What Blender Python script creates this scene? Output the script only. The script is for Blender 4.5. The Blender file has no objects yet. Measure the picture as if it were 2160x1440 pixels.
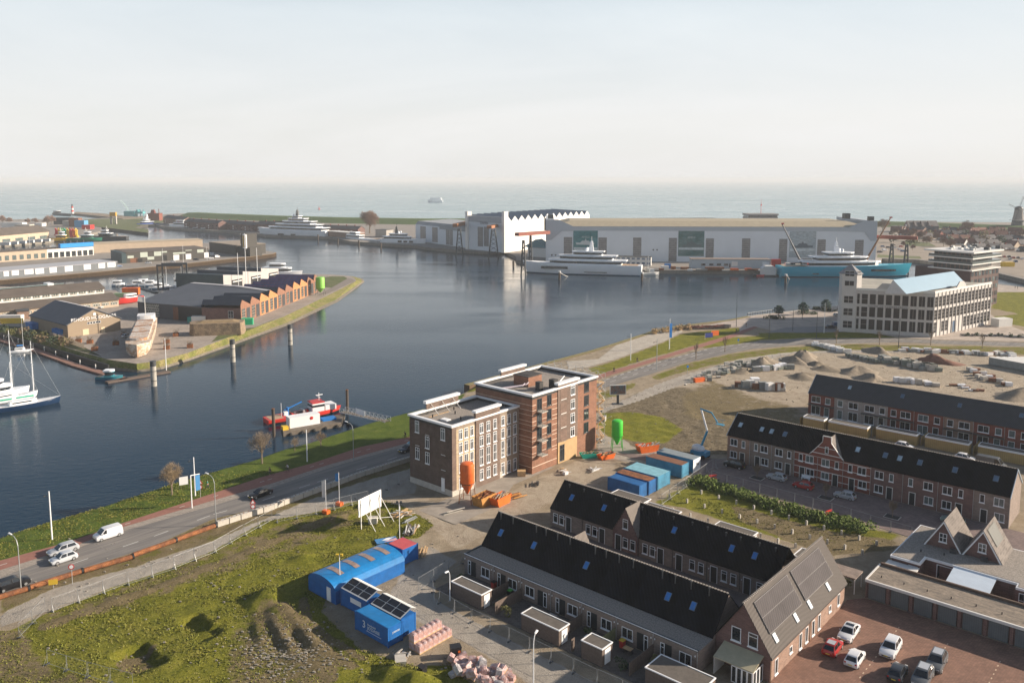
import bpy,bmesh,math,random
import numpy as np
from mathutils import Vector,Matrix,geometry
random.seed(7); ru = random.uniform; RNG = np.random.default_rng(11)
sc = bpy.context.scene
COL = sc.collection
R = math.radians
# ------------------------------------------------------------------ camera
FPX,PYC = 1740.0,586.0          # focal length and principal row in photo pixels (2160 wide)
TH = math.atan(208.0 / FPX)       # downward pitch
HC = 60.0                         # height of the camera over the ground
cd = bpy.data.cameras.new("camera"); cam = bpy.data.objects.new("camera",cd); COL.objects.link(cam)
cd.sensor_width = 36; cd.lens = 36 * FPX / 2160; cd.shift_y = -(720 - PYC) / 2160
cd.clip_start = 1; cd.clip_end = 60000
cam.location = (0,0,HC); cam.rotation_euler = (math.pi / 2 - TH,0,0); sc.camera = cam
# ------------------------------------------------------------------ light
SUN_AZ,SUN_EL = R(84),R(21)     # azimuth clockwise from +Y
w = bpy.data.worlds.new("World"); sc.world = w; w.use_nodes = True
nt = w.node_tree; nt.nodes.clear()
def N(t,ty,**k):
    n = t.nodes.new(ty)
    for a,b in k.items():
        if a.startswith('i_'): n.inputs[a[2:].replace('_',' ')].default_value = b
        else: setattr(n,a,b)
    return n
sky = N(nt,'ShaderNodeTexSky',sky_type='NISHITA',sun_disc=False,sun_elevation=SUN_EL,sun_rotation=SUN_AZ)
sky.air_density = 1.0; sky.dust_density = 1.2; sky.ozone_density = 1.0; sky.altitude = 60
tc = N(nt,'ShaderNodeTexCoord')
mp = N(nt,'ShaderNodeMapping'); mp.inputs['Scale'].default_value = (1.0,1.0,5.0); mp.inputs['Rotation'].default_value = (0.12,0.05,0.4)
nt.links.new(tc.outputs['Generated'],mp.inputs[0])
n1 = N(nt,'ShaderNodeTexNoise',i_Scale=1.5,i_Detail=7.0,i_Roughness=0.62,i_Distortion=0.6)
nt.links.new(mp.outputs[0],n1.inputs['Vector'])
cr = N(nt,'ShaderNodeMapRange'); cr.inputs['From Min'].default_value = 0.36; cr.inputs['From Max'].default_value = 0.72
cr.inputs['To Min'].default_value = 0.82; cr.inputs['To Max'].default_value = 0.99
nt.links.new(n1.outputs[0],cr.inputs['Value'])
sz_ = N(nt,'ShaderNodeSeparateXYZ'); nt.links.new(tc.outputs['Generated'],sz_.inputs[0])
el = N(nt,'ShaderNodeMapRange',interpolation_type='SMOOTHSTEP'); el.inputs['From Min'].default_value = 0.18; el.inputs['From Max'].default_value = 0.30
el.inputs['To Min'].default_value = 1.0; el.inputs['To Max'].default_value = 0.03; nt.links.new(sz_.outputs[2],el.inputs[0])
mu_ = N(nt,'ShaderNodeMath',operation='MULTIPLY'); nt.links.new(cr.outputs[0],mu_.inputs[0]); nt.links.new(el.outputs[0],mu_.inputs[1])
hr = N(nt,'ShaderNodeValToRGB'); e_ = hr.color_ramp.elements; e_[0].position = 0.0; e_[0].color = (.965,.96,.955,1); e_[1].position = 0.20; e_[1].color = (.88,.955,1.0,1)
q_ = e_.new(0.07); q_.color = (.99,.985,.975,1)
nt.links.new(sz_.outputs[2],hr.inputs[0])
hs = N(nt,'ShaderNodeVectorMath',operation='SCALE'); hs.inputs['Scale'].default_value = 8.3; nt.links.new(hr.outputs[0],hs.inputs[0])
mx = N(nt,'ShaderNodeMix',data_type='RGBA'); nt.links.new(hs.outputs[0],mx.inputs[7])
nt.links.new(mu_.outputs[0],mx.inputs[0]); nt.links.new(sky.outputs[0],mx.inputs[6])
bg = N(nt,'ShaderNodeBackground'); bg.inputs[1].default_value = 0.062
wo = N(nt,'ShaderNodeOutputWorld')
nt.links.new(mx.outputs[2],bg.inputs[0]); nt.links.new(bg.outputs[0],wo.inputs[0])
sl = bpy.data.lights.new("sun",'SUN'); sl.energy = 5.0; sl.angle = R(0.6); sl.color = (1.0,0.86,0.70)
sun = bpy.data.objects.new("sun",sl); COL.objects.link(sun)
sd = Vector((math.sin(SUN_AZ) * math.cos(SUN_EL),math.cos(SUN_AZ) * math.cos(SUN_EL),math.sin(SUN_EL)))
sun.rotation_euler = (-sd).to_track_quat('-Z','Y').to_euler(); sun.location = (200,0,200)
sc.view_settings.view_transform = 'Standard'; sc.view_settings.look = 'None'
sc.view_settings.exposure = 0.85; sc.view_settings.gamma = 1.0
# ------------------------------------------------------------------ places
def G(px,py,z=0.0):             # photo pixel -> the point at height z seen there
    v = (py - PYC) / FPX; u = (px - 1080) / FPX
    yd = math.cos(TH) - v * math.sin(TH); zd = -(v * math.cos(TH) + math.sin(TH))
    t = (z - HC) / zd
    return Vector((u * t,yd * t,z))
AU = R(41.5)                      # the street grid of the near quarter is turned by this
def LW(x,y,z=0.0):              # street-grid coordinates -> world
    c,s = math.cos(AU),math.sin(AU)
    return Vector((x * c + y * s,-x * s + y * c,z))
def GL(px,py,z=0.0):            # photo pixel -> street-grid coordinates
    p = G(px,py,z); c,s = math.cos(AU),math.sin(AU)
    return (p.x * c - p.y * s,p.x * s + p.y * c)
def head(a,b):                   # rotation_z that turns +X to the direction a->b
    return math.atan2(b[1] - a[1],b[0] - a[0])
# ------------------------------------------------------------------ materials
MATS = {}
def mat(name,col,rough=0.7,var=0.12,scale=1.0,metal=0.0,bump=0.0,spec=0.4,kind=None,c2=None,p=None,sz=(1,1,1),emit=None,rt=None):
    """procedural material: base colour mottled by noise (object coordinates), optional pattern and bump"""
    if name in MATS: return MATS[name]
    m = bpy.data.materials.new(name); m.use_nodes = True; t = m.node_tree; L = t.links
    b = t.nodes['Principled BSDF']; b.inputs['Roughness'].default_value = rough
    b.inputs['Metallic'].default_value = metal; b.inputs['Specular IOR Level'].default_value = spec
    co = N(t,'ShaderNodeTexCoord'); ge = N(t,'ShaderNodeNewGeometry')
    mp = N(t,'ShaderNodeMapping'); mp.inputs['Scale'].default_value = sz
    if rt is not None: mp.vector_type = 'TEXTURE'; mp.inputs['Rotation'].default_value = (0,0,rt)
    L.new(co.outputs['Object'],mp.inputs[0])
    nz = N(t,'ShaderNodeTexNoise',i_Scale=scale,i_Detail=6.0,i_Roughness=0.65); L.new(mp.outputs[0],nz.inputs['Vector'])
    rm = N(t,'ShaderNodeMapRange'); rm.inputs['From Min'].default_value = 0.3; rm.inputs['From Max'].default_value = 0.7
    rm.inputs['To Min'].default_value = 1 - var; rm.inputs['To Max'].default_value = 1 + var
    L.new(nz.outputs[0],rm.inputs[0])
    vm = N(t,'ShaderNodeVectorMath',operation='SCALE'); L.new(rm.outputs[0],vm.inputs['Scale'])
    base = N(t,'ShaderNodeRGB'); base.outputs[0].default_value = (*col,1); src = base.outputs[0]
    hgt = nz.outputs[0]
    if kind in ('brick','tile','ribs','ribsx','planks','paver','panel'):
        sx = N(t,'ShaderNodeSeparateXYZ'); L.new(co.outputs['Object'],sx.inputs[0])
        if kind == 'paver':
            ad = sx.outputs[0]; zz = sx.outputs[1]
        else:
            a_ = N(t,'ShaderNodeMath',operation='ADD'); L.new(sx.outputs[0],a_.inputs[0]); L.new(sx.outputs[1],a_.inputs[1])
            ad = a_.outputs[0]; zz = sx.outputs[2]
        if kind == 'ribsx': ad = sx.outputs[0]
        c_ = N(t,'ShaderNodeCombineXYZ'); L.new(ad,c_.inputs[0]); L.new(zz,c_.inputs[1])
        if kind in ('brick','paver','tile','panel'):
            bt = N(t,'ShaderNodeTexBrick',i_Scale=1.0)
            bw,bh,ms = p or (0.22,0.075,0.012)
            bt.inputs['Brick Width'].default_value = bw; bt.inputs['Row Height'].default_value = bh; bt.inputs['Mortar Size'].default_value = ms
            bt.inputs['Color1'].default_value = (*[c * 0.82 for c in col],1)
            bt.inputs['Color2'].default_value = (*[min(1,c * 1.18) for c in col],1)
            bt.inputs['Mortar'].default_value = (*(c2 or [min(1,c * 1.3) for c in col]),1)
            L.new(c_.outputs[0],bt.inputs['Vector']); src = bt.outputs[0]
            if kind == 'tile': hgt = bt.outputs[1]
        else:
            wv = N(t,'ShaderNodeTexWave',wave_type='BANDS',bands_direction='X',i_Distortion=0.0)
            wv.inputs['Scale'].default_value = (p or 3.0); L.new(c_.outputs[0],wv.inputs['Vector'])
            hgt = wv.outputs[1]
            rr = N(t,'ShaderNodeMix',data_type='RGBA'); rr.inputs[6].default_value = (*(c2 or [c * 0.75 for c in col]),1); rr.inputs[7].default_value = (*col,1)
            L.new(wv.outputs[1],rr.inputs[0]); src = rr.outputs[2]
    L.new(src,vm.inputs[0]); L.new(vm.outputs[0],b.inputs['Base Color'])
    if c2 is not None and kind is None:
        r2 = N(t,'ShaderNodeMapRange'); r2.inputs['From Min'].default_value = 0.42; r2.inputs['From Max'].default_value = 0.6
        L.new(nz.outputs[0],r2.inputs[0])
        r3 = N(t,'ShaderNodeMix',data_type='RGBA'); r3.inputs[6].default_value = (*col,1); r3.inputs[7].default_value = (*c2,1)
        L.new(r2.outputs[0],r3.inputs[0]); L.new(r3.outputs[2],vm.inputs[0])
        n3 = N(t,'ShaderNodeTexNoise',i_Scale=scale * 7,i_Detail=3.0); L.new(mp.outputs[0],n3.inputs['Vector']); L.new(n3.outputs[0],rm.inputs[0])
    if bump:
        bp = N(t,'ShaderNodeBump',i_Strength=min(1,bump)); bp.inputs['Distance'].default_value = 0.06 * max(1,bump)
        L.new(hgt,bp.inputs['Height']); L.new(bp.outputs[0],b.inputs['Normal'])
    if emit: b.inputs['Emission Color'].default_value = (*col,1); b.inputs['Emission Strength'].default_value = emit
    MATS[name] = m; return m
def glass(name,col,rough=0.08,var=0.5,scale=0.35,spec=0.9):
    return mat(name,col,rough,var,scale,0.0,0,spec)
white = mat('white_paint',(0.78,0.79,0.80),0.45,0.04,2)
offwhite = mat('off_white',(0.66,0.65,0.62),0.6,0.06,1)
cream = mat('cream_plaster',(0.62,0.50,0.34),0.8,0.06,1)
g_dark = glass('dark_glass',(0.022,0.028,0.034))
g_blue = glass('blue_glass',(0.05,0.11,0.20),0.05,0.4)
g_car = glass('car_glass',(0.012,0.014,0.017),0.06,0.1)
g_curt = glass('curtained_glass',(0.10,0.13,0.13),0.12,0.6,0.8)
black = mat('black_plastic',(0.018,0.018,0.02),0.5,0.1)
tyre = mat('tyre_rubber',(0.02,0.02,0.02),0.85,0.1)
steel = mat('galvanised_steel',(0.42,0.44,0.45),0.45,0.1,3,0.5)
dsteel = mat('dark_steel',(0.07,0.075,0.08),0.5,0.15,2,0.3)
wood = mat('raw_timber',(0.50,0.33,0.17),0.8,0.22,2.5)
gwood = mat('weathered_timber',(0.16,0.12,0.10),0.85,0.25,3,kind='planks',p=2.6,c2=(0.10,0.075,0.06))
conc = mat('concrete',(0.36,0.34,0.31),0.9,0.16,1.2,bump=0.2)
lconc = mat('pale_concrete',(0.47,0.44,0.39),0.9,0.15,1.4,bump=0.2)
gravel = mat('roof_gravel',(0.27,0.24,0.21),0.95,0.45,5,bump=0.6)
rust = mat('rusty_steel',(0.15,0.06,0.028),0.9,0.4,1.0,c2=(0.27,0.105,0.04))
red = mat('red_paint',(0.52,0.035,0.03),0.4,0.1)
orange = mat('orange_paint',(0.72,0.14,0.02),0.5,0.16,1.0)
yellow = mat('yellow_paint',(0.72,0.47,0.04),0.5,0.1)
green = mat('green_paint',(0.05,0.40,0.05),0.45,0.1,1)
blue = mat('blue_paint',(0.015,0.16,0.47),0.45,0.1,1)
plast = mat('white_plastic',(0.72,0.72,0.73),0.4,0.15,4)
# ------------------------------------------------------------------ mesh builder
class M:
    def __init__(s): s.v = []; s.f = []; s.m = []
    def add(s,vs,fs,m=0):
        o = len(s.v); s.v += [tuple(p) for p in vs]; s.f += [tuple(i + o for i in f) for f in fs]; s.m += [m] * len(fs); return s
    def box(s,x0,x1,y0,y1,z0,z1,m=0):
        return s.add([(x0,y0,z0),(x1,y0,z0),(x1,y1,z0),(x0,y1,z0),(x0,y0,z1),(x1,y0,z1),(x1,y1,z1),(x0,y1,z1)],
                     [(0,3,2,1),(4,5,6,7),(0,1,5,4),(1,2,6,5),(2,3,7,6),(3,0,4,7)],m)
    def prism(s,poly,z0,z1,m=0,mt=None,scale=1.0,ax='z'):
        n = len(poly); cx = sum(p[0] for p in poly) / n; cy = sum(p[1] for p in poly) / n
        a = [(p[0],p[1],z0) for p in poly]; b = [(cx + (p[0] - cx) * scale,cy + (p[1] - cy) * scale,z1) for p in poly]
        vs = a + b
        if ax == 'x': vs = [(z,x,y) for x,y,z in vs]      # poly is (y,z), extruded along x
        if ax == 'y': vs = [(x,z,y) for x,y,z in vs]      # poly is (x,z), extruded along y
        s.add(vs,[(i,(i + 1) % n,n + (i + 1) % n,n + i) for i in range(n)],m)
        s.f += [tuple(len(s.v) - 2 * n + i for i in reversed(range(n)))]; s.m += [m]
        s.f += [tuple(len(s.v) - n + i for i in range(n))]; s.m += [m if mt is None else mt]
        return s
    def tube(s,p,q,r,n=6,r2=None,m=0,caps=True):
        p = Vector(p); q = Vector(q); d = q - p
        if d.length < 1e-6: return s
        z = d.normalized(); x = z.orthogonal().normalized(); y = z.cross(x); r2 = r if r2 is None else r2
        vs = []
        for c,rr in ((p,r),(q,r2)):
            for i in range(n):
                a = 2 * math.pi * i / n; vs.append(c + x * math.cos(a) * rr + y * math.sin(a) * rr)
        fs = [(i,(i + 1) % n,n + (i + 1) % n,n + i) for i in range(n)]
        if caps: fs += [tuple(reversed(range(n))),tuple(range(n,2 * n))]
        return s.add(vs,fs,m)
    def path(s,pts,r,n=6,m=0):
        for a,b in zip(pts,pts[1:]): s.tube(a,b,r,n,m=m)
        return s
    def lathe(s,prof,c=(0,0,0),n=16,m=0):
        vs = []
        for r,z in prof:
            for i in range(n):
                a = 2 * math.pi * i / n; vs.append((c[0] + r * math.cos(a),c[1] + r * math.sin(a),c[2] + z))
        k = len(prof)
        fs = [(j * n + i,j * n + (i + 1) % n,(j + 1) * n + (i + 1) % n,(j + 1) * n + i) for j in range(k - 1) for i in range(n)]
        fs += [tuple(reversed(range(n))),tuple((k - 1) * n + i for i in range(n))]
        return s.add(vs,fs,m)
    def loft(s,secs,m=0,closed=True,caps=True):
        n = len(secs[0]); vs = [p for c in secs for p in c]; fs = []
        for j in range(len(secs) - 1):
            for i in range(n if closed else n - 1):
                fs.append((j * n + i,j * n + (i + 1) % n,(j + 1) * n + (i + 1) % n,(j + 1) * n + i))
        if caps: fs += [tuple(reversed(range(n))),tuple((len(secs) - 1) * n + i for i in range(n))]
        return s.add(vs,fs,m)
    def blob(s,c,rx,ry,rz,n=8,k=5,jit=0.12,m=0,low=0.0):
        vs = [];
        for j in range(k + 1):
            a = math.pi * j / k
            for i in range(n):
                b = 2 * math.pi * i / n; q = 1 + ru(-jit,jit)
                vs.append((c[0] + rx * math.sin(a) * math.cos(b) * q,c[1] + ry * math.sin(a) * math.sin(b) * q,c[2] + max(low,rz * math.cos(a) * q) if low else c[2] + rz * math.cos(a) * q))
        return s.add(vs,[(j * n + i,(j + 1) * n + i,(j + 1) * n + (i + 1) % n,j * n + (i + 1) % n) for j in range(k) for i in range(n)],m)
    def xf(s,loc=(0,0,0),rz=0.0,sc=1.0):
        c,q = math.cos(rz),math.sin(rz)
        s.v = [(loc[0] + sc * (x * c - y * q),loc[1] + sc * (x * q + y * c),loc[2] + sc * z) for x,y,z in s.v]; return s
    def mesh(s,name,mats,smooth=None):
        me = bpy.data.meshes.new(name); me.from_pydata(s.v,[],s.f)
        mats = mats if isinstance(mats,(list,tuple)) else [mats]
        for q in mats: me.materials.append(q)
        if len(mats) > 1: me.polygons.foreach_set('material_index',s.m)
        if smooth is not None:
            me.polygons.foreach_set('use_smooth',[True] * len(me.polygons)); me.set_sharp_from_angle(angle=R(smooth))
        me.update(); return me
    def build(s,name,mats,parent=None,loc=(0,0,0),rz=0.0,smooth=None,label=None):
        return link(name,s.mesh(name,mats,smooth),parent,loc,rz,label)
def link(name,me,parent=None,loc=(0,0,0),rz=0.0,label=None):
    o = bpy.data.objects.new(name,me); COL.objects.link(o); o.parent = parent; o.location = loc; o.rotation_euler = (0,0,rz)
    if label: o['label'] = label
    return o
def tag(o,label,cat,group=None,kind=None):
    if label: o['label'] = label
    if cat: o['category'] = cat
    if group: o['group'] = group
    if kind: o['kind'] = kind
    return o
def thing(name,label,cat,loc=(0,0,0),rz=0.0,group=None):
    return tag(link(name,None,None,loc,rz),label,cat,group)
def lthing(name,label,cat,x,y,z=0.0,group=None,rz=0.0):
    return thing(name,label,cat,LW(x,y,z),-AU + rz,group)
def dup(o,loc=None,rz=None,label=None,group=None,parent=None):
    c = o.copy(); COL.objects.link(c); c.parent = parent
    if loc is not None: c.location = loc
    if rz is not None: c.rotation_euler = (0,0,rz)
    if label: c['label'] = label
    if group: c['group'] = group
    for ch in list(o.children): dup(ch,parent=c)
    return c
def text(name,body,size,mt,parent,loc,rot,depth=0.02,align='CENTER'):
    cu = bpy.data.curves.new(name,'FONT'); cu.body = body; cu.size = size; cu.extrude = depth; cu.align_x = align
    cu.resolution_u = 3
    tmp = bpy.data.objects.new('tmp',cu); COL.objects.link(tmp); bpy.context.view_layer.update()
    me = bpy.data.meshes.new_from_object(tmp.evaluated_get(bpy.context.evaluated_depsgraph_get()))
    bpy.data.objects.remove(tmp); me.materials.clear(); me.materials.append(mt)
    o = link(name,me,parent,loc); o.rotation_euler = rot; return o
_wc = {}
def win(parent,x,y,z,w_,h,rz=0.0,nx=2,nz=1,fm=None,gm=None,fr=0.09,sub=True,name='window',sill=False,door=False):
    """window in its own plane: x along, z up, looks towards -y; frame and glass stand just proud of the wall"""
    fm = fm or white; gm = gm or g_dark; key = (round(w_,2),round(h,2),nx,nz,fm.name,gm.name,fr,sub,sill,name)
    if key not in _wc:
        f = M(); f.box(0,fr,-0.05,0.02,0,h).box(w_ - fr,w_,-0.05,0.02,0,h).box(fr,w_ - fr,-0.05,0.02,0,fr).box(fr,w_ - fr,-0.05,0.02,h - fr,h)
        for i in range(1,nx): f.box(w_ * i / nx - fr * .4,w_ * i / nx + fr * .4,-0.048,0.02,fr,h - fr)
        zt = [h * i / nz for i in range(1,nz)] if nz > 0 else [h * 0.74]
        for q in zt: f.box(fr,w_ - fr,-0.046,0.02,q - fr * .4,q + fr * .4)
        if sill: f.box(-0.08,w_ + 0.08,-0.14,0.0,-0.12,-0.003)
        g = M().box(fr * .5,w_ - fr * .5,-0.015,0.01,fr * .5,h - fr * .5)
        if sub: _wc[key] = (f.mesh(name,fm),g.mesh('pane',gm))
        else:
            o = len(f.v); f.add(g.v,g.f,1); _wc[key] = (f.mesh(name,[fm,gm]),None)
    a,b = _wc[key]
    o = link(name,a,parent,(x,y,z),rz)
    if b: link('pane',b,o)
    return o
def pm(poly,z=0.0):              # photo-pixel polygon -> world points at height z
    return [G(p[0],p[1],z) for p in poly]
def inpoly(X,Y,poly):
    ins = np.zeros(X.shape,bool); n = len(poly)
    for i in range(n):
        x1,y1 = poly[i][0],poly[i][1]; x2,y2 = poly[(i + 1) % n][0],poly[(i + 1) % n][1]
        c = ((y1 > Y) != (y2 > Y)) & (X < (x2 - x1) * (Y - y1) / (y2 - y1 + 1e-12) + x1); ins ^= c
    return ins
# ------------------------------------------------------------------ water
def water_mat(name,col,r0,r1,bscale,bstr,spc=.5):
    m = bpy.data.materials.new(name); m.use_nodes = True; t = m.node_tree; L = t.links; b = t.nodes['Principled BSDF']
    b.inputs['Base Color'].default_value = (*col,1); b.inputs['IOR'].default_value = 1.33; b.inputs['Specular IOR Level'].default_value = spc
    co = N(t,'ShaderNodeTexCoord'); mp = N(t,'ShaderNodeMapping'); mp.inputs['Scale'].default_value = (0.6,1.0,1.0); mp.inputs['Rotation'].default_value = (0,0,0.5)
    L.new(co.outputs['Object'],mp.inputs[0])
    a = N(t,'ShaderNodeTexNoise',i_Scale=bscale,i_Detail=5.0,i_Roughness=0.6); L.new(mp.outputs[0],a.inputs['Vector'])
    mp2 = N(t,'ShaderNodeMapping'); mp2.inputs['Scale'].default_value = (0.006,0.022,1); mp2.inputs['Rotation'].default_value = (0,0,0.25)
    L.new(co.outputs['Object'],mp2.inputs[0])
    c = N(t,'ShaderNodeTexNoise',i_Scale=1.0,i_Detail=5.0,i_Roughness=0.55,i_Distortion=1.2); L.new(mp2.outputs[0],c.inputs['Vector'])
    rr = N(t,'ShaderNodeMapRange'); rr.inputs['From Min'].default_value = 0.38; rr.inputs['From Max'].default_value = 0.62
    rr.inputs['To Min'].default_value = r0; rr.inputs['To Max'].default_value = r1
    L.new(c.outputs[0],rr.inputs[0]); L.new(rr.outputs[0],b.inputs['Roughness'])
    bp = N(t,'ShaderNodeBump',i_Strength=bstr); bp.inputs['Distance'].default_value = 0.3
    L.new(a.outputs[0],bp.inputs['Height']); L.new(bp.outputs[0],b.inputs['Normal'])
    rs = N(t,'ShaderNodeMapRange'); rs.inputs['From Min'].default_value = 0.38; rs.inputs['From Max'].default_value = 0.62
    rs.inputs['To Min'].default_value = bstr * 0.45; rs.inputs['To Max'].default_value = bstr
    L.new(c.outputs[0],rs.inputs[0]); L.new(rs.outputs[0],bp.inputs['Strength'])
    return m
WZ = -2.5
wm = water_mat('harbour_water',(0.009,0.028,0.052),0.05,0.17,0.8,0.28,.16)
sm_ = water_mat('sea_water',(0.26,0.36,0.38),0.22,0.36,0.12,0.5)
o = M().add([(-1500,-50,WZ),(1500,-50,WZ),(1500,1120,WZ),(-1500,1120,WZ)],[(0,1,2,3)]).build('water',wm); tag(o,'dark blue rippled harbour water between the quays','water',kind='structure')
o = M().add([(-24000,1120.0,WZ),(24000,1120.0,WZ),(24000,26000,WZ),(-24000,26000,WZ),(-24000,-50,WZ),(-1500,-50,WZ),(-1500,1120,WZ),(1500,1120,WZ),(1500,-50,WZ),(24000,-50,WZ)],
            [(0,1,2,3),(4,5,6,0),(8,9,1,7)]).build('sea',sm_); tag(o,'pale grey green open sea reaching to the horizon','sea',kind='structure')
# ------------------------------------------------------------------ near ground (one sheet with relief)
NW = [(-260,1240),(0,1142),(73,1119),(202,1081),(312,1044),(450,1002),(523,981),(579,960),(627,948),(690,927),(762,904),(817,888),(875,873),(935,850),(980,829)]
QE = [(979,811),(1165,761),(1240,741),(1309,720),(1370,700),(1405,691),(1440,686),(1533,675),(1575,667),(1617,662),(1679,655),(1773,645),(1800,640),(1925,602),(1945,588),(2100,598),(2160,606),(2330,625)]
wl = [G(p[0],p[1],WZ) for p in NW]; qe = [G(p[0],p[1],0) for p in QE]
land = [tuple(p)[:2] for p in wl] + [tuple(p)[:2] for p in qe] + [(420,330),(420,60),(-130,60)]
xs = np.concatenate([np.arange(-120,-85,0.75),np.arange(-85,-5,.5),np.arange(-5,62,0.75),np.arange(62,420,1.6)])
ys = np.concatenate([np.arange(74,150,0.5),np.arange(150,215,0.75),np.arange(215,500,1.7)])
X,Y = np.meshgrid(xs,ys)
def seg_dist(X,Y,pts):
    d = np.full(X.shape,1e9)
    for a,b in zip(pts,pts[1:]):
        ax,ay,bx,by = a[0],a[1],b[0],b[1]; l2 = (bx - ax) ** 2 + (by - ay) ** 2
        t = np.clip(((X - ax) * (bx - ax) + (Y - ay) * (by - ay)) / l2,0,1)
        d = np.minimum(d,np.hypot(X - ax - t * (bx - ax),Y - ay - t * (by - ay)))
    return d
def vnoise(X,Y,s,seed=0):
    r = np.random.default_rng(seed); T = r.random((256,256)); x = X / s + 500; y = Y / s + 500
    xi = np.floor(x).astype(int); yi = np.floor(y).astype(int); fx = x - xi; fy = y - yi
    fx = fx * fx * (3 - 2 * fx); fy = fy * fy * (3 - 2 * fy)
    g = lambda a,b: T[a % 256,b % 256]
    return (g(xi,yi) * (1 - fx) + g(xi + 1,yi) * fx) * (1 - fy) + (g(xi,yi + 1) * (1 - fx) + g(xi + 1,yi + 1) * fx) * fy
def soft(poly_px,k=2,z=0):
    m = inpoly(X,Y,[tuple(p)[:2] for p in pm(poly_px,z)]).astype(float)
    for _ in range(k):
        m2 = m.copy(); m2[1:-1,1:-1] = (m[1:-1,1:-1] * 2 + m[:-2,1:-1] + m[2:,1:-1] + m[1:-1,:-2] + m[1:-1,2:]) / 6; m = m2
    return m
inside = inpoly(X,Y,land); dist = seg_dist(X,Y,[tuple(p)[:2] for p in wl]); dq = seg_dist(X,Y,[tuple(p)[:2] for p in qe])
Z = np.zeros(X.shape)
bank = np.clip(dist / 4.5,0,1); bank = bank ** 0.8 * 2.62 - 2.62
Z = np.where(inside,bank,-3.6 + 0 * Z); keep = inside | (dist < 1.6)
Z = np.where((~inside) & (dist < 1.6),-3.4,Z)
# grass / sand / track cover
bk_up = [(0,1182),(146,1142),(267,1100),(450,1040),(554,1005),(658,977),(762,942),(875,919),(960,890)]
grass = soft(NW + list(reversed(bk_up)) + [(-260,1250)],1)
grass = np.maximum(grass,np.where(inside & (dist < 9),1.0,0) * soft([(-300,1400),(-300,1000),(0,1000),(900,840),(960,840),(960,900),(0,1230)],1))
as_lo = [(0,1254),(146,1209),(325,1150),(450,1094),(554,1069),(669,1029),(752,1000),(877,960)]
tr_up = [(0,1296),(117,1238),(279,1196),(450,1140),(637,1060),(752,1019),(877,985)]
tr_lo = [(0,1322),(83,1294),(229,1240),(333,1207),(450,1161),(554,1100),(658,1081),(752,1056)]
G2 = soft(as_lo + list(reversed(tr_up)),1)
G3 = soft([(60,1310)] + tr_lo[2:] + [(800,1058),(850,1066),(915,1105),(880,1135),(820,1140),(800,1180),(700,1200),(680,1290),(760,1370),(870,1400),(950,1400),(1010,1460),(1080,1600),(300,1600),(60,1400),(20,1330)],1)
G4 = soft([(1262,905),(1262,870),(1330,868),(1400,880),(1440,905),(1400,935),(1290,925)],4)
G5 = soft([(1378,1060),(1470,1012),(1600,1052),(1780,1105),(1900,1125),(1870,1150),(1760,1172),(1690,1150),(1560,1110),(1440,1070)],2)
G6 = soft([(1262,845),(1300,835),(1345,812),(1340,805),(1262,828)],1) + soft([(1370,795),(1443,768),(1540,746),(1650,732),(1800,726),(2170,732),(2170,748),(1960,742),(1800,737),(1650,744),(1560,757),(1440,785),(1385,802)],1)
G7 = soft([(1240,778),(1300,760),(1400,722),(1440,703),(1560,690),(1562,702),(1440,735),(1340,764),(1262,790)],1) + soft([(1470,735),(1540,712),(1600,708),(1600,718),(1500,733)],1) + soft([(1600,702),(1800,698),(1950,708),(2000,716),(1890,712),(1690,713),(1600,717)],1)
G8 = soft([(2090,660),(2100,612),(2170,612),(2170,668),(2100,650)],1) + soft([(2090,668),(2170,660),(2170,690),(2110,680)],1)
G9 = soft([(1440,830),(1500,800),(1600,838),(1690,860),(1700,900),(1560,900),(1440,880)],3) * 0.45
G10 = soft([(985,812),(1010,806),(1010,822),(985,828)],1)
G3 = np.maximum(G3,soft([(-60,1330),(60,1325),(90,1400),(300,1440),(300,1520),(-60,1520)],2) * .8)
gr = np.clip(grass + G2 * 0.72 + G3 + G4 + G5 * 0.85 + G6 * 0.8 + G7 + G8 + G9 + G10,0,1)
dry = np.clip(G2 * 0.9 + G6 * 0.6 + G9 * 2 + soft([(450,1161),(600,1100),(780,1062),(820,1080),(620,1160),(500,1200),(300,1270),(90,1330),(60,1310),(229,1250)],3) * 0.7
              + soft([(480,1440),(470,1350),(560,1260),(640,1290),(720,1400),(700,1500),(480,1500)],3) * 0.8 + soft([(250,1390),(265,1368),(320,1385),(320,1395),(270,1412)],1) + soft([(92,1318),(150,1296),(300,1246),(470,1180),(590,1132),(700,1092),(706,1098),(595,1140),(475,1189),(305,1255),(155,1304),(96,1326)],0) * 1.8 + soft([(545,1300),(570,1330),(640,1385),(700,1420),(706,1414),(650,1378),(582,1325),(556,1296)],0) * 1.5 + soft([(600,1290),(620,1330),(690,1380),(696,1374),(630,1322),(610,1284)],0) * 1.5 + soft([(-60,1330),(60,1325),(90,1400),(230,1440),(230,1500),(-60,1500)],3) * .8
              + soft([(1540,1062),(1640,1090),(1760,1120),(1900,1140),(1880,1160),(1740,1172),(1640,1130),(1560,1098)],2) * 1.3,0,1.6)
sand = np.clip(soft([(1440,800),(1560,757),(1700,740),(2000,742),(2330,760),(2330,900),(1700,830),(1560,830)],3) + soft([(1560,830),(1710,830),(1700,880),(1540,900),(1540,1010),(1440,1000),(1420,960),(1540,930)],3) * .6
               + soft([(752,1056),(860,1040),(990,1080),(1130,1010),(1240,960),(1300,975),(1290,1035),(1160,1060),(1020,1130),(960,1160),(905,1105),(800,1060)],2) * 0.8
               + soft([(1250,850),(1440,800),(1500,790),(1540,815),(1440,815),(1340,850),(1260,885)],1),0,1)
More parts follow.
